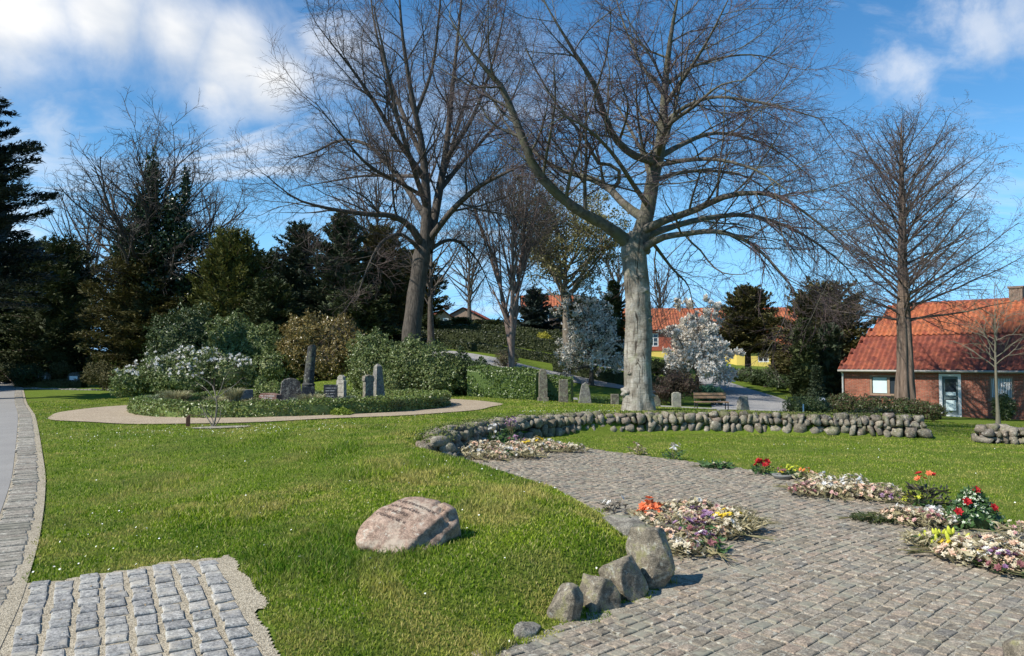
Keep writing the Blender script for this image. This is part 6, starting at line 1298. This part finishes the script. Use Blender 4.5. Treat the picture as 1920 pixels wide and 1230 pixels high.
M_YELL = plain_mat('yellow_render', (.72, .55, .14), .8, .2, .15, 2); M_TARRED = plain_mat('red_board', (.36, .10, .06), .8, .2, .3, 3)
def long_house(name, label, O, U, Lh, wall_h, upper, rise, Dp, m_low, m_up, wins, chims, sill_z=0, upto=1e9, tw=.30):
    O = np.array(O, float); U = unit(np.array(U, float)); inn = np.array([-U[1], U[0], 0.0]); root = thing(name, O, label, 'house'); P = lambda x, z, d=0: O + U * x + inn * d + np.array([0, 0, z]); rs = RS(int(Lh * 10))
    ops = [(x - w / 2, z, x + w / 2, z + h) for (x, z, w, h) in wins]; g = Geo(); wall_face(g, O, U, Lh, wall_h, [o for o in ops if o[3] < wall_h], .12, -.8); wall_face(g, O + inn * Dp, -inn, Dp, wall_h + upper, [], z0=-.8); wall_face(g, O + U * Lh, inn, Dp, wall_h + upper, [], z0=-.8); wall_face(g, O + U * Lh + inn * Dp, -U, Lh, wall_h + upper, [], z0=-.8); g.build('wall', m_low, root)
    if upper: g = Geo(); O2 = O + np.array([0, 0, wall_h]); wall_face(g, O2, U, Lh, upper, [(a, b - wall_h, c, d - wall_h) for a, b, c, d in ops if b >= wall_h], .12); barbox(g, P, 0, wall_h - .14, Lh, wall_h + .06, -.06, -.003); g.build('upper_wall', m_up, root)
    e = wall_h + upper; A = P(-.3, e - .2, -.4); B = P(Lh + .3, e - .2, -.4); D_ = P(-.3, e + rise, Dp / 2); C_ = P(Lh + .3, e + rise, Dp / 2); g = Geo(); pantiles(g, A, B, C_, D_, rs, tw, .42, .04); pantiles(g, P(Lh + .3, e - .2, Dp + .4), P(-.3, e - .2, Dp + .4), D_, C_, rs, tw, .42, .04)
    for x in (.0, Lh): g.add([P(x, e - .02), P(x, e - .02, Dp), P(x, e + rise - .05, Dp / 2)], [[0, 1, 2]], 1)
    rf = g.build('roof', [M_TILEO, m_up or m_low], root)
    for (a, b_, c, d) in ops:
        g = Geo(); frame_rect(g, P, a + .004, b_ + .004, c - .004, d - .004, .09, .02, .09); xm = (a + c) / 2; barbox(g, P, xm - .04, b_ + .1, xm + .04, d - .1, .025, .085)
        for q in (1, 2): zq = b_ + (d - b_) * q / 3; barbox(g, P, a + .1, zq - .025, xm - .045, zq + .025, .03, .08); barbox(g, P, xm + .045, zq - .025, c - .1, zq + .025, .03, .08)
        wn = g.build('window', M_WFRAME, root); g = Geo(); barbox(g, P, a + .09, b_ + .09, c - .09, d - .09, .092, .10); g.build('pane', M_GLASS, wn)
    for (x, w, h) in chims: g = Geo(); pc = P(x, e + rise + h / 2 - .5, Dp / 2); g.box(pc, (w, w, h + .6), math.atan2(U[1], U[0])); g.box(pc + np.array([0, 0, h / 2 + .32]), (w + .14, w + .14, .08), math.atan2(U[1], U[0])); g.build('chimney', plain_mat('chimney_grey', (.16, .13, .11), .9, .1, .3) if w < .5 else M_BRICK, rf)
    return root
yz = W(960, 686, 75)[2]
long_house('yellow_house', 'long yellow and red house with orange roof behind the white magnolia', (12.0, 77.0, yz - .2), (1, -.10, 0), 18.0, 1.9, 2.2, 2.3, 7.5, M_YELL, M_TARRED, [(2.65, 2.2, 1.05, 1.35), (5.2, 2.2, 1.05, 1.35), (8, 2.2, 1.05, 1.35), (11.5, .5, 1.0, 1.2), (13.7, .45, 1.0, 1.25), (4.5, .45, .9, 1.2), (8, .45, .9, 1.2), (15.2, .9, .7, 1.0)], [(2.6, .35, .9), (6.9, .6, 1.0)])
long_house('yellow_house', 'low bright yellow wing with windows to the right of the round yew', (21.2, 70.0, W(960, 690, 70)[2]), (1, -.10, 0), 4.3, 2.05, 0, 1.5, 5, M_YELL, M_YELL, [(2.45, .55, 1.0, 1.2), (3.85, .75, .55, 1.1)], [])
p = at(1470, 56); root = thing('brick_shed', p, 'small red brick gate wall left of the tall green columns', 'shed'); g = Geo(); z = p[2]; g.box(p + np.array([0, 0, .9]), (1.7, 1.0, 2.4)); o = g.build('wall', M_BRICK, root); uv_box(o, (1, 0, 0)); g = Geo(); V = [p + np.array(v) for v in ((-.95, -.6, 2.08), (.95, -.6, 2.08), (.95, .6, 2.08), (-.95, .6, 2.08), (-.95, 0, 2.5), (.95, 0, 2.5))]; g.add(V, [[0, 1, 5, 4], [2, 3, 4, 5]]); g.add(V, [[0, 4, 3], [1, 2, 5]]); g.build('roof', M_TILE, root)
def gable_house(label, px, Y, eave_py, top_py, w, base_py, rz, m_wall, m_roof, wins):
    p = at(px, Y); zb = min(p[2], W(px, base_py, Y)[2]) - 1; p = np.array([p[0], Y, 0.0]); ze = W(px, eave_py, Y)[2]; zt = W(px, top_py, Y)[2]; root = thing('gabled_house', (p[0], Y, zb), label, 'house'); ca, sa = math.cos(rz), math.sin(rz)
    def Q(x, y, z): return np.array([p[0] + x * ca - y * sa, Y + x * sa + y * ca, z])
    g = Geo(); a = w / 2; g.add([Q(-a, 0, zb), Q(a, 0, zb), Q(a, 0, ze), Q(0, 0, zt), Q(-a, 0, ze)], [[0, 1, 2, 3, 4]]); g.add([Q(-a, 9, zb), Q(-a, 0, zb), Q(-a, 0, ze), Q(-a, 9, ze)], [[0, 1, 2, 3]]); g.add([Q(a, 0, zb), Q(a, 9, zb), Q(a, 9, ze), Q(a, 0, ze)], [[0, 1, 2, 3]]); g.add([Q(a, 9, zb), Q(-a, 9, zb), Q(-a, 9, ze), Q(0, 9, zt), Q(a, 9, ze)], [[0, 1, 2, 3, 4]]); g.build('wall', m_wall, root)
    rs = RS(9); g = Geo(); o = .3; k = (zt - ze) / a; pantiles(g, Q(-a - o, 9.3, ze - k * o + .1), Q(-a - o, -.3, ze - k * o + .1), Q(0, -.3, zt + .1), Q(0, 9.3, zt + .1), rs, .4, .5); pantiles(g, Q(a + o, -.3, ze - k * o + .1), Q(a + o, 9.3, ze - k * o + .1), Q(0, 9.3, zt + .1), Q(0, -.3, zt + .1), rs, .4, .5); g.build('roof', m_roof, root)
    for (x, py, ww, hh) in wins:
        z = W(px, py, Y)[2]; Pf = lambda a_, b_, d=0: Q(a_, d, b_); g = Geo(); frame_rect(g, Pf, x - ww / 2, z - hh / 2, x + ww / 2, z + hh / 2, .14, -.08, -.003); wn = g.build('window', M_WFRAME, root); g = Geo(); barbox(g, Pf, x - ww / 2 + .13, z - hh / 2 + .13, x + ww / 2 - .13, z + hh / 2 - .13, -.05, -.02); g.build('pane', M_GLASS, wn)
gable_house('distant brick gable house with tall white windows right of the linden', 829, 108, 602, 582, 4.2, 640, .25, M_BRICK, M_TILE, [(-.7, 604, .8, 1.2), (.5, 604, .8, 1.2), (0, 622, 1.2, 1.2)])
gable_house('distant hipped red roofed house right of the brick gable house', 868, 112, 605, 578, 8.5, 640, -.15, M_BRICK, M_TILE, [(-2.5, 612, 1.0, 1.2), (-2.6, 624, 1.6, .9), (1.5, 612, 1.0, 1.2)])
long_house('chapel_house', 'low dark building in the trees behind the pinkish forked trunk', (1.2, 76, Hs(1.2, 76)), (1, -.05, 0), 5.5, 2.2, 0, 1.6, 5, plain_mat('dark_timber', (.10, .075, .06), .8, .2, .3), None, [(2.2, .6, .8, 1.0), (4.2, .6, .8, 1.0)], [])

# ---------------------------------------------------------------- planting in the round bed
def tuft_clump(name, label, px, Y, w, h, seed, m, n=420, cat='ornamental grass', wid=.009, droop=.9):
    rs = RS(seed); b = at(px, Y); a = rs.uniform(0, 6.28, n); r = w * .28 * np.sqrt(rs.uniform(0, 1, n)); B = b + np.stack([r * np.cos(a), r * np.sin(a), r * 0 - .01], 1); az = a + rs.normal(0, .5, n); ln = 1.5 * h * rs.uniform(.7, 1.25, n); out = w * .5 * rs.uniform(.2, 1.1, n) * droop
    pts = []
    h_ = h
    for t in (0, .4, .75, 1.0): pts.append(B + np.stack([np.cos(az) * out * t ** 1.7, np.sin(az) * out * t ** 1.7, ln * (t - .38 * droop * t ** 3)], 1))
    pts = np.stack(pts, 1); sd_ = np.stack([-np.sin(az), np.cos(az), az * 0], 1)[:, None, :] * (wid * np.array([1, .9, .6, .12]))[None, :, None]; V = np.stack([pts - sd_, pts + sd_], 2); I = np.arange(n * 8).reshape(n, 4, 2)
    f = np.stack([I[:, :-1, 0], I[:, :-1, 1], I[:, 1:, 1], I[:, 1:, 0]], -1).reshape(-1, 4); g = Geo(); g.add(V.reshape(-1, 3), f); return tag(g.build(name, m, loc=b), label, cat)
M_SEDGE = leaf_mat('sedge_blades', [(.16, .17, .06), (.30, .28, .13), (.42, .38, .22), (.22, .24, .10)], .6, .25); M_HEBE = leaf_mat('grey_shrub_leaves', [(.10, .14, .07), (.17, .21, .11), (.24, .27, .16)], .5, .15); M_LIME = leaf_mat('lime_leaves', [(.18, .25, .03), (.28, .34, .05)], .5, .2); M_LAV = leaf_mat('brown_green_leaves', [(.12, .12, .05), (.20, .17, .08), (.15, .19, .08)], .5, .15)
tuft_clump('ornamental_grass', 'straw coloured arching grass clump near the left end of the round bed', 330, 20.8, .95, .36, 701, M_SEDGE, 700)
tuft_clump('ornamental_grass', 'pale round grass clump left of the small dark square headstone', 438, 20.2, .6, .42, 702, M_SEDGE, 600)
tuft_clump('ornamental_grass', 'straw grass clump in front of the broken column', 585, 18.7, .75, .34, 703, M_SEDGE, 620)
tuft_clump('ornamental_grass', 'yellowish grass clump in front of the left part of the bed by the bare shrub', 405, 19.0, .6, .28, 704, M_SEDGE, 460)
tuft_clump('ornamental_grass', 'wide low grass clump at the right end of the round bed', 800, 20.8, 1.1, .26, 705, M_HEBE, 700)
tuft_clump('ornamental_grass', 'grey green tuft at the foot of the obelisk', 735, 19.3, .9, .30, 706, M_HEBE, 600)
for i, (px, py, Y, rx, rz, m, lab) in enumerate(((300, 757, 20.6, .5, .22, M_HEBE, 'grey green cushion plant at the left tip of the bed'), (365, 768, 19.6, .35, .2, M_LAV, 'brown green cushion plant behind the bare shrub'), (470, 764, 20.0, .35, .2, M_LAV, 'brownish cushion plant left of the reddish headstone'), (560, 762, 19.9, .3, .2, M_HEBE, 'green cushion plant between the reddish slab and the broken column'),
        (655, 760, 20.3, .4, .22, M_HEBE, 'green cushion plant below the white headstone'), (668, 768, 19.1, .3, .18, M_LAV, 'low cushion plant in front of the narrow pillar headstone'), (640, 778, 18.0, .22, .14, M_LIME, 'small lime green plant inside the front box hedge'), (765, 762, 20.4, .5, .22, M_HEBE, 'silvery low shrub right of the obelisk'), (420, 752, 22.5, .4, .25, M_LIME, 'fresh green plant behind the pale round grass'), (590, 752, 21.8, .35, .22, M_HEBE, 'dark green plant behind the broken column'))):
    shrub('cushion_plant', lab, [(px, py, Y, rx, rx * .8, rz)], 720 + i, m, 420, .03, stems=0, cat='plant', core=.75)
shrub('clipped_yew', 'small square clipped evergreen behind the rough dark headstone', [(510, 735, 24.5, .55, .35, .34), (490, 728, 24.6, .2, .2, .4)], 740, M_BOX, 1200, .03, stems=0, cat='shrub', core=.8, lump=.05)

# ---------------------------------------------------------------- flowers laid on the setts
def petal_heads(g, rs, Cn, Nm, r, rings=((6, 1.0, .35), (6, .72, .75), (4, .42, 1.1))):
    N = len(Cn); ref = unit(np.cross(Nm, rs.normal(size=(N, 3)))); w = np.cross(Nm, ref); r = np.broadcast_to(r, (N,))
    for k, (n, rr, lift) in enumerate(rings):
        for i in range(n):
            a = 2 * math.pi * (i + .5 * k) / n + rs.uniform(-.15, .15, N); d = np.cos(a)[:, None] * ref + np.sin(a)[:, None] * w; t = np.cross(Nm, d)
            L = unit(d + Nm * lift); c = Cn + L * (r * rr * .5)[:, None]; quads(g, c, L * (r * rr * .55)[:, None], t * (r * .34)[:, None])
PM = lambda n, c, tr=.3: leaf_mat(n, c, .6, tr, .2)
COL = {
 'cream': PM('cream_petals', [(.62, .54, .38), (.74, .68, .52), (.50, .40, .26)]), 'white': M_WHITE, 'pink': PM('dusty_pink_petals', [(.55, .28, .28), (.68, .42, .38), (.60, .44, .38)]),
 'purple': PM('purple_petals', [(.18, .08, .18), (.29, .15, .28), (.40, .27, .37)]), 'yellow': PM('yellow_petals', [(.75, .52, .04), (.80, .64, .06), (.62, .40, .05)]), 'orange': PM('orange_petals', [(.75, .22, .04), (.80, .36, .12), (.70, .16, .05)]),
 'red': PM('red_petals', [(.40, .015, .02), (.55, .03, .03), (.28, .01, .02)]), 'mauve': PM('mauve_petals', [(.34, .20, .32), (.46, .32, .42), (.30, .14, .26)]), 'peach': PM('peach_petals', [(.72, .48, .32), (.78, .60, .44), (.66, .38, .26)]), 'coral': PM('coral_petals', [(.75, .16, .06), (.80, .24, .10)]), 'wine': PM('wine_petals', [(.26, .09, .10), (.34, .15, .15), (.20, .08, .08)]), 'lime': PM('lime_petals', [(.55, .58, .05), (.68, .70, .10)])}
M_DRIED = leaf_mat('dried_leaves', [(.22, .19, .09), (.34, .29, .15), (.46, .40, .25), (.14, .12, .06)], .6, .2); M_FRESH = leaf_mat('fresh_leaves', [(.03, .075, .02), (.06, .12, .035), (.10, .17, .06)], .4, .2, .4); M_STEM = leaf_mat('flower_stems', [(.12, .14, .05), (.24, .21, .10), (.34, .28, .16)], .6)
def bouquet(kind, cols, seed, n=18, R_=.17, hgt=.13, stem=.26, leaf=M_DRIED, hr=.031, nl=70, upright=False, bud=False, leafs=.05, name='bouquet', apart=False, la=.3):
    """a bunch lying on the ground: heads near the origin, stems pointing to -x"""
    rs = RS(seed); root = thing(name, (0, 0, -50), 'bunch of flowers', 'bouquet'); o = np.array([0, 0, -50.0])
    a = rs.uniform(0, 6.28, n); r = R_ * np.sqrt(rs.uniform(0, 1, n)); z = hgt * (1 - (r / R_) ** 2 * .75) * rs.uniform(.75, 1.15, n) + .015
    if upright: z = hgt * rs.uniform(.7, 1.1, n)
    P = np.stack([r * np.cos(a) * (1.1 if not upright else .8), r * np.sin(a), z], 1) + o; Nm = unit(np.stack([np.cos(a) * r / R_, np.sin(a) * r / R_, .9 + a * 0], 1) + rs.normal(0, .25, (n, 3)))
    ck = rs.randint(0, len(cols), n)
    for i, c in enumerate(cols):
        k = ck == i
        if not k.any(): continue
        g = Geo()
        if bud:
            V, Fc = ico(2)
            for p, q in zip(P[k], Nm[k]):
                q = unit(q + np.array([0, 0, .6])); u = unit(np.cross(q, [1, .2, 0])); w = np.cross(q, u); s = hr * rs.uniform(.85, 1.2); VV = V * np.array([.62, .62, 1.35]) * s; VV[:, :2] *= (1 - .25 * VV[:, 2:3] / s); g.add(p + VV[:, :1] * u + VV[:, 1:2] * w + VV[:, 2:] * q, Fc)
        elif apart:
            for j in np.where(k)[0]: g = Geo(); petal_heads(g, rs, P[j:j + 1], Nm[j:j + 1], hr * rs.uniform(.7, 1.3, 1)); g.build('flower_head', COL[c], root)
            continue
        else: petal_heads(g, rs, P[k], Nm[k], hr * rs.uniform(.7, 1.3, k.sum()))
        g.build('flower_heads', COL[c], root)
    tie = o + np.array([-R_ * .8 - stem * .3, 0, .03]) if not upright else o + np.array([0, 0, .0]); g = Geo(); S = []
    for p in P:
        e = p - np.array([0, 0, .01]); m_ = (tie + e) / 2 + rs.normal(0, .012, 3); S.append(resample([tie, m_, e], [.0025] * 3, 5))
    if not upright:
        for i in range(max(6, n // 2)): e = tie + np.array([-stem * rs.uniform(.5, 1), rs.normal(0, .035), rs.uniform(-.02, .02)]); S.append(resample([tie + np.array([.03, 0, 0]), tie, e], [.0028] * 3, 5))
    tubes(g, np.array([p for p, _ in S]), np.array([r_ for _, r_ in S]), 4); g.build('stems', M_STEM, root)
    if nl:
        a = rs.uniform(0, 6.28, nl); r = R_ * rs.uniform(.2, 1.25, nl); Q = np.stack([r * np.cos(a) * 1.15, r * np.sin(a), (hgt * .6 if not upright else hgt * .55) * rs.uniform(.05, 1.1, nl) + .01], 1) + o; g = Geo()
        d = unit(np.stack([np.cos(a), np.sin(a), rs.uniform(-.1, .9, nl)], 1) + rs.normal(0, .35, (nl, 3))); b = unit(np.cross(d, rs.normal(size=(nl, 3)))); s = leafs * rs.uniform(.6, 1.3, (nl, 1)); quads(g, Q, d * s, b * s * la); g.build('leaves', leaf, root)
    root['_k'] = kind; return root
PROTO = {}
PROTO['cream'] = bouquet('cream', ['cream', 'cream', 'peach'], 801, 26)
PROTO['white'] = bouquet('white', ['white', 'cream', 'cream'], 802, 24)
PROTO['pink'] = bouquet('pink', ['pink', 'cream', 'peach'], 803, 24)
PROTO['mauve'] = bouquet('mauve', ['mauve', 'purple', 'cream'], 804, 24)
PROTO['yellow'] = bouquet('yellow', ['yellow', 'yellow', 'cream'], 805, 26)
PROTO['purple'] = bouquet('purple', ['purple', 'wine', 'white'], 806, 22, leaf=M_FRESH)
PROTO['white_fresh'] = bouquet('white_fresh', ['white'], 807, 16, hr=.034, leaf=M_FRESH, nl=90)
PROTO['peach'] = bouquet('peach', ['peach', 'peach', 'cream'], 808, 24)
PROTO['wine'] = bouquet('wine', ['wine', 'pink', 'peach'], 809, 22)
PROTO['dried'] = bouquet('dried', ['cream'], 810, 10, nl=300, leafs=.06, hgt=.13, R_=.15, hr=.02, la=.13)
PROTO['tulip'] = bouquet('tulip', ['lime'], 811, 16, bud=True, hr=.026, leaf=M_FRESH, nl=60, hgt=.14)
WORD = {'cream': 'withered cream', 'white': 'faded white and cream', 'pink': 'dusty pink and cream', 'mauve': 'faded mauve', 'yellow': 'yellow and cream', 'purple': 'dark purple and white', 'white_fresh': 'fresh white', 'peach': 'peach and coral', 'wine': 'wine red and peach', 'dried': 'bristly straw coloured dried', 'tulip': 'yellow green tulip'}
CNT = {}
def lay(kind, px, py, heap, rz=None, dz=0.0, sc_=1.0, rs=RS(900)):
    sc_ *= 1.0; dz *= 1.0
    p = ground(px, py); p[2] += .012 + dz; key = (kind, heap); lab = '%s bouquet in %s' % (WORD[kind], heap)
    rz = rs.uniform(0, 6.28) if rz is None else rz; first = not CNT.get(('used', kind)); CNT[('used', kind)] = 1
    if first:
        r = PROTO[kind]; r.location = p.tolist(); r.rotation_euler = (0, 0, rz); r.scale = (sc_,) * 3; r['label'] = lab; r['group'] = 'bouquets in ' + heap
    else: r = clone(PROTO[kind], p, rz, sc_, lab, 'bouquets in ' + heap)
    LAID.setdefault(key, []).append((px, py, r)); return r
LAID = {}
rs = RS(901)
HA = 'heap by the curved wall'; HB = 'heap beside the largest boulder'; HC = 'long heap with white card'; HD = 'heap left of rose cone'; HE = 'heap at right photo edge'
for kind, px, py in (('white', 872, 857), ('white', 895, 862), ('cream', 905, 848), ('pink', 922, 858), ('peach', 935, 863), ('white_fresh', 958, 858), ('cream', 930, 845), ('white', 948, 850), ('peach', 965, 845), ('yellow', 990, 842), ('yellow', 1005, 838), ('cream', 975, 856), ('white', 985, 862), ('white', 1010, 850), ('cream', 1030, 848), ('white', 1045, 846), ('pink', 1060, 848), ('white', 1078, 850), ('purple', 955, 836), ('white_fresh', 925, 836), ('mauve', 970, 834), ('cream', 890, 850), ('pink', 1000, 858), ('white', 1028, 838), ('white_fresh', 905, 838)):
    lay(kind, px, py, HA, dz=rs.uniform(0, .05), sc_=rs.uniform(.95, 1.25))
for kind, px, py in (('cream', 1225, 1003), ('dried', 1215, 988), ('pink', 1250, 985), ('cream', 1270, 975), ('peach', 1290, 985), ('mauve', 1310, 990), ('white', 1300, 975), ('pink', 1335, 978), ('dried', 1385, 985), ('yellow', 1368, 998), ('dried', 1400, 1000), ('purple', 1300, 1015), ('mauve', 1275, 1010), ('cream', 1262, 1035), ('wine', 1310, 1030), ('cream', 1340, 1010), ('white', 1285, 1045), ('dried', 1265, 1000), ('cream', 1355, 990), ('mauve', 1330, 1000), ('dried', 1375, 1008), ('purple', 1318, 1040), ('pink', 1290, 1000), ('cream', 1245, 1018), ('white', 1355, 1012)):
    lay(kind, px, py, HB, dz=rs.uniform(0, .07), sc_=rs.uniform(.9, 1.15))
for kind, px, py in (('wine', 1498, 930), ('wine', 1510, 932), ('pink', 1520, 925), ('white', 1535, 922), ('white', 1550, 932), ('cream', 1560, 925), ('pink', 1572, 935), ('white', 1580, 922), ('white', 1595, 925), ('cream', 1605, 936), ('white', 1618, 930), ('peach', 1625, 938), ('cream', 1640, 935), ('pink', 1650, 940), ('mauve', 1668, 942), ('white', 1660, 932), ('white', 1545, 914), ('white', 1600, 916)):
    lay(kind, px, py, HC, dz=rs.uniform(0, .05), sc_=rs.uniform(.85, 1.1))
for kind, px, py in (('cream', 1680, 975), ('peach', 1690, 985), ('white', 1700, 976), ('pink', 1712, 985), ('white', 1728, 978), ('wine', 1738, 990), ('white_fresh', 1752, 980), ('white', 1765, 990)):
    lay(kind, px, py, HD, dz=rs.uniform(0, .05), sc_=rs.uniform(.85, 1.05))
for kind, px, py in (('dried', 1735, 1030), ('tulip', 1762, 1035), ('tulip', 1785, 1040), ('pink', 1812, 1042), ('mauve', 1825, 1038), ('cream', 1800, 1055), ('yellow', 1800, 1048), ('cream', 1850, 1045), ('white', 1868, 1050), ('cream', 1885, 1058), ('white', 1905, 1065), ('purple', 1862, 1068), ('cream', 1895, 1075), ('white', 1840, 1065), ('dried', 1890, 1045), ('cream', 1915, 1080), ('purple', 1885, 1078), ('yellow', 1830, 1055), ('pink', 1910, 1015), ('cream', 1925, 1060)):
    lay(kind, px, py, HE, dz=rs.uniform(0, .05), sc_=rs.uniform(.9, 1.15))
ORD = ['leftmost', 'second from left', 'third from left', 'fourth from left', 'fifth from left', 'sixth from left', 'seventh from left', 'rightmost']
for (kind, heap), L_ in LAID.items():
    L_.sort(key=lambda t: t[0])
    for i, (_, _, r) in enumerate(L_):
        w_ = WORD[kind].replace('bristly straw coloured dried', 'dried straw')
        if len(L_) > 1: r['label'] = '%s of the %s bouquets in %s' % (ORD[-1] if i == len(L_) - 1 else ORD[i], w_, heap)
        r['group'] = '%s bouquets, %s' % (w_, heap)
def single(kind, cols, seed, px, py, label, cat='bouquet', name='bouquet', sc_=1.0, rz=0.0, **k):
    r = bouquet(kind, cols, seed, name=name, apart=True, **k); p = ground(px, py); r.location = (p + np.array([0, 0, .012])).tolist(); r['label'] = label; r['category'] = cat; r.scale = (sc_,) * 3; r.rotation_euler = (0, 0, rz); return r
single('s', ['wine', 'cream'], 821, 1196, 853, 'small brownish bunch alone at the plaza edge nearest the wall', leaf=M_DRIED, upright=True, hgt=.2, R_=.12, n=10, hr=.03)
single('s', ['cream', 'white'], 822, 1262, 862, 'pale green and cream bunch standing at the lawn edge', leaf=M_FRESH, upright=True, hgt=.26, R_=.15, n=9, hr=.05)
single('s', ['cream'], 823, 1345, 878, 'flat bunch of dark green leaves at the lawn edge left of the red flowers', leaf=M_FRESH, n=4, R_=.2, hgt=.08, nl=90, leafs=.09)
single('s', ['red'], 824, 1430, 891, 'bunch of bright red flowers at the lawn edge', leaf=M_FRESH, upright=True, hgt=.2, R_=.15, n=15, hr=.05)
single('s', ['yellow', 'wine'], 825, 1468, 896, 'low bowl of yellow and dark pansies beside the red flowers', leaf=M_FRESH, upright=True, hgt=.12, R_=.16, n=18, hr=.025)
single('s', ['lime'], 826, 1488, 898, 'bright yellow green flowering plant right of the pansy bowl', leaf=M_FRESH, upright=True, hgt=.17, R_=.10, n=14, hr=.035)
single('s', ['orange', 'yellow', 'peach'], 827, 1516, 904, 'orange and yellow bunch at the head of the long heap', leaf=M_DRIED, upright=True, hgt=.16, R_=.16, n=16, hr=.035)
single('s', ['red', 'coral'], 828, 1738, 950, 'tall bunch of red roses standing at the lawn edge', leaf=leaf_mat('dark_rose_leaves', [(.035, .04, .025), (.07, .06, .04)], .5), upright=True, hgt=.36, R_=.20, n=6, hr=.05, nl=160)
single('s', ['lime'], 829, 1714, 948, 'yellow flowers below the tall red roses', leaf=M_FRESH, n=14, R_=.14, hgt=.10, hr=.04)
single('s', ['white'], 830, 1150, 962, 'dark stemmed plant with one white flower by the half buried stone', leaf=leaf_mat('dark_stem_leaves', [(.05, .04, .035), (.09, .08, .06)], .5), upright=True, hgt=.15, R_=.12, n=3, hr=.04, nl=60, leafs=.03)
single('s', ['coral'], 831, 1222, 985, 'bright coral orange bloom on top of the heap behind the largest boulder', leaf=M_DRIED, n=16, R_=.15, hgt=.24, hr=.06, nl=10)
single('s', ['mauve', 'purple'], 832, 958, 832, 'tall purple flowers leaning against the curved wall', leaf=M_FRESH, upright=True, hgt=.50, R_=.16, n=26, hr=.035, nl=80)
single('s', ['white'], 833, 925, 836, 'tall green bouquet with white blossoms against the curved wall', leaf=M_FRESH, upright=True, hgt=.40, R_=.28, n=14, hr=.04, nl=260, leafs=.06)
single('s', ['white'], 834, 1640, 978, 'flat spray of dark green fir twigs on the setts', name='fir_spray', cat='fir spray', leaf=M_YEW, n=0 + 1, R_=.19, hgt=.06, hr=.001, nl=420, leafs=.035)
# cone of leaves and red roses
def rose_cone():
    p = ground(1825, 992); root = thing('rose_arrangement', p, 'cone shaped arrangement of white spotted leaves with dark red roses', 'flower arrangement'); rs = RS(840); n = 520
    t = rs.uniform(0, 1, n) ** .8; a = rs.uniform(0, 6.28, n); r = (.30 * (1 - t) + .03) * rs.uniform(.75, 1.08, n); P = p + np.stack([r * np.cos(a), r * np.sin(a) * .8, .03 + .36 * t], 1); Nm = unit(np.stack([np.cos(a), np.sin(a), .7 + a * 0], 1))
    g = Geo(); rosettes(g, rs, P, Nm, 2, .032, .4); V, Fc = ico(2); g.add(V * np.array([.19, .16, .17]) + p + np.array([0, 0, .12]), Fc); g.build('leaves', M_FRESH, root)
    k = rs.choice(n, 150); g = Geo(); petal_heads(g, rs, P[k] + Nm[k] * .02, Nm[k], .020, ((5, 1, .4), (4, .6, .9))); g.build('small_flowers', leaf_mat('pale_speckled_petals', [(.55, .60, .40), (.72, .74, .62)], .6), root)
    for (dx, dz) in ((.02, .40), (-.13, .30), (.14, .24), (-.22, .20), (.05, .14)): g = Geo(); q = p + np.array([[dx, -.12 if dz < .35 else -.03, dz]]); petal_heads(g, rs, q, unit(np.array([[dx, -.8, .6]])), .05, ((6, 1, .3), (6, .8, .6), (5, .55, 1), (4, .3, 1.5))); g.build('rose', COL['red'], root)
rose_cone()
p = ground(1612, 925); g = Geo(); V = [p + np.array(v) for v in ((-.07, 0, .10), (.08, .02, .09), (.015, .03, .22), (-.06, .015, .10), (.085, .035, .09), (.02, .045, .22))]; g.add(V, [[0, 1, 2], [5, 4, 3]]); g.add(V, [[0, 3, 4, 1], [1, 4, 5, 2], [2, 5, 3, 0]]); tag(g.build('card', M_PLAQ, loc=p), 'small white pointed paper card standing in the long heap', 'card')
p = ground(1468, 899); g = Geo(); n = 24; V = []; hs = ((0, .09), (.02, .12), (.06, .15), (.075, .155), (.06, .135))
for z, r_ in hs:
    for i in range(n): V.append(p + np.array([r_ * math.cos(i * 2 * math.pi / n), r_ * math.sin(i * 2 * math.pi / n), z]))
I = np.arange(len(hs) * n).reshape(len(hs), n); A, B = I[:-1], I[1:]; g.add(V, np.stack([A, np.roll(A, -1, 1), np.roll(B, -1, 1), B], -1).reshape(-1, 4)); g.add(V[-n:], [list(range(n))]); tag(g.build('flower_bowl', plain_mat('grey_bowl', (.22, .22, .20), .7, .3, .3), loc=p, smooth=True), 'shallow grey bowl holding the pansies at the lawn edge', 'bowl')
for o in bpy.data.objects:
    if '_k' in o: del o['_k']

# dead leaves, twigs and grit on the paving
rs = RS(950); N = 2600; x = rs.uniform(-1.2, 6.5, N); y = rs.uniform(3.2, 15, N); sdd = sdist(x, y, PAVE); k = (sdd < -.02) & (rs.uniform(0, 1, N) < .12 + .9 * np.exp(sdd / .25)); x, y = x[k], y[k]
x = np.concatenate([x, rs.uniform(-3.6, -.9, 260)]); y = np.concatenate([y, rs.uniform(3.4, 5.9, 260)]); k = kdist(x, y) > .05; x, y = x[k], y[k]; P = np.stack([x, y, H(x, y) + .034], 1); P[sdist(x, y, PAVE) < 0, 2] -= .014
g = Geo(); leaf_cloud(g, rs, P, np.tile([0, 0, 1.0], (len(P), 1)), .011, .4, 2.5); tag(g.build('leaf_litter', leaf_mat('litter', [(.16, .10, .05), (.30, .22, .12), (.09, .065, .04), (.40, .33, .2)], .8, .05)), 'dry leaf bits and grit scattered on the paving', 'leaf litter', kind='stuff')
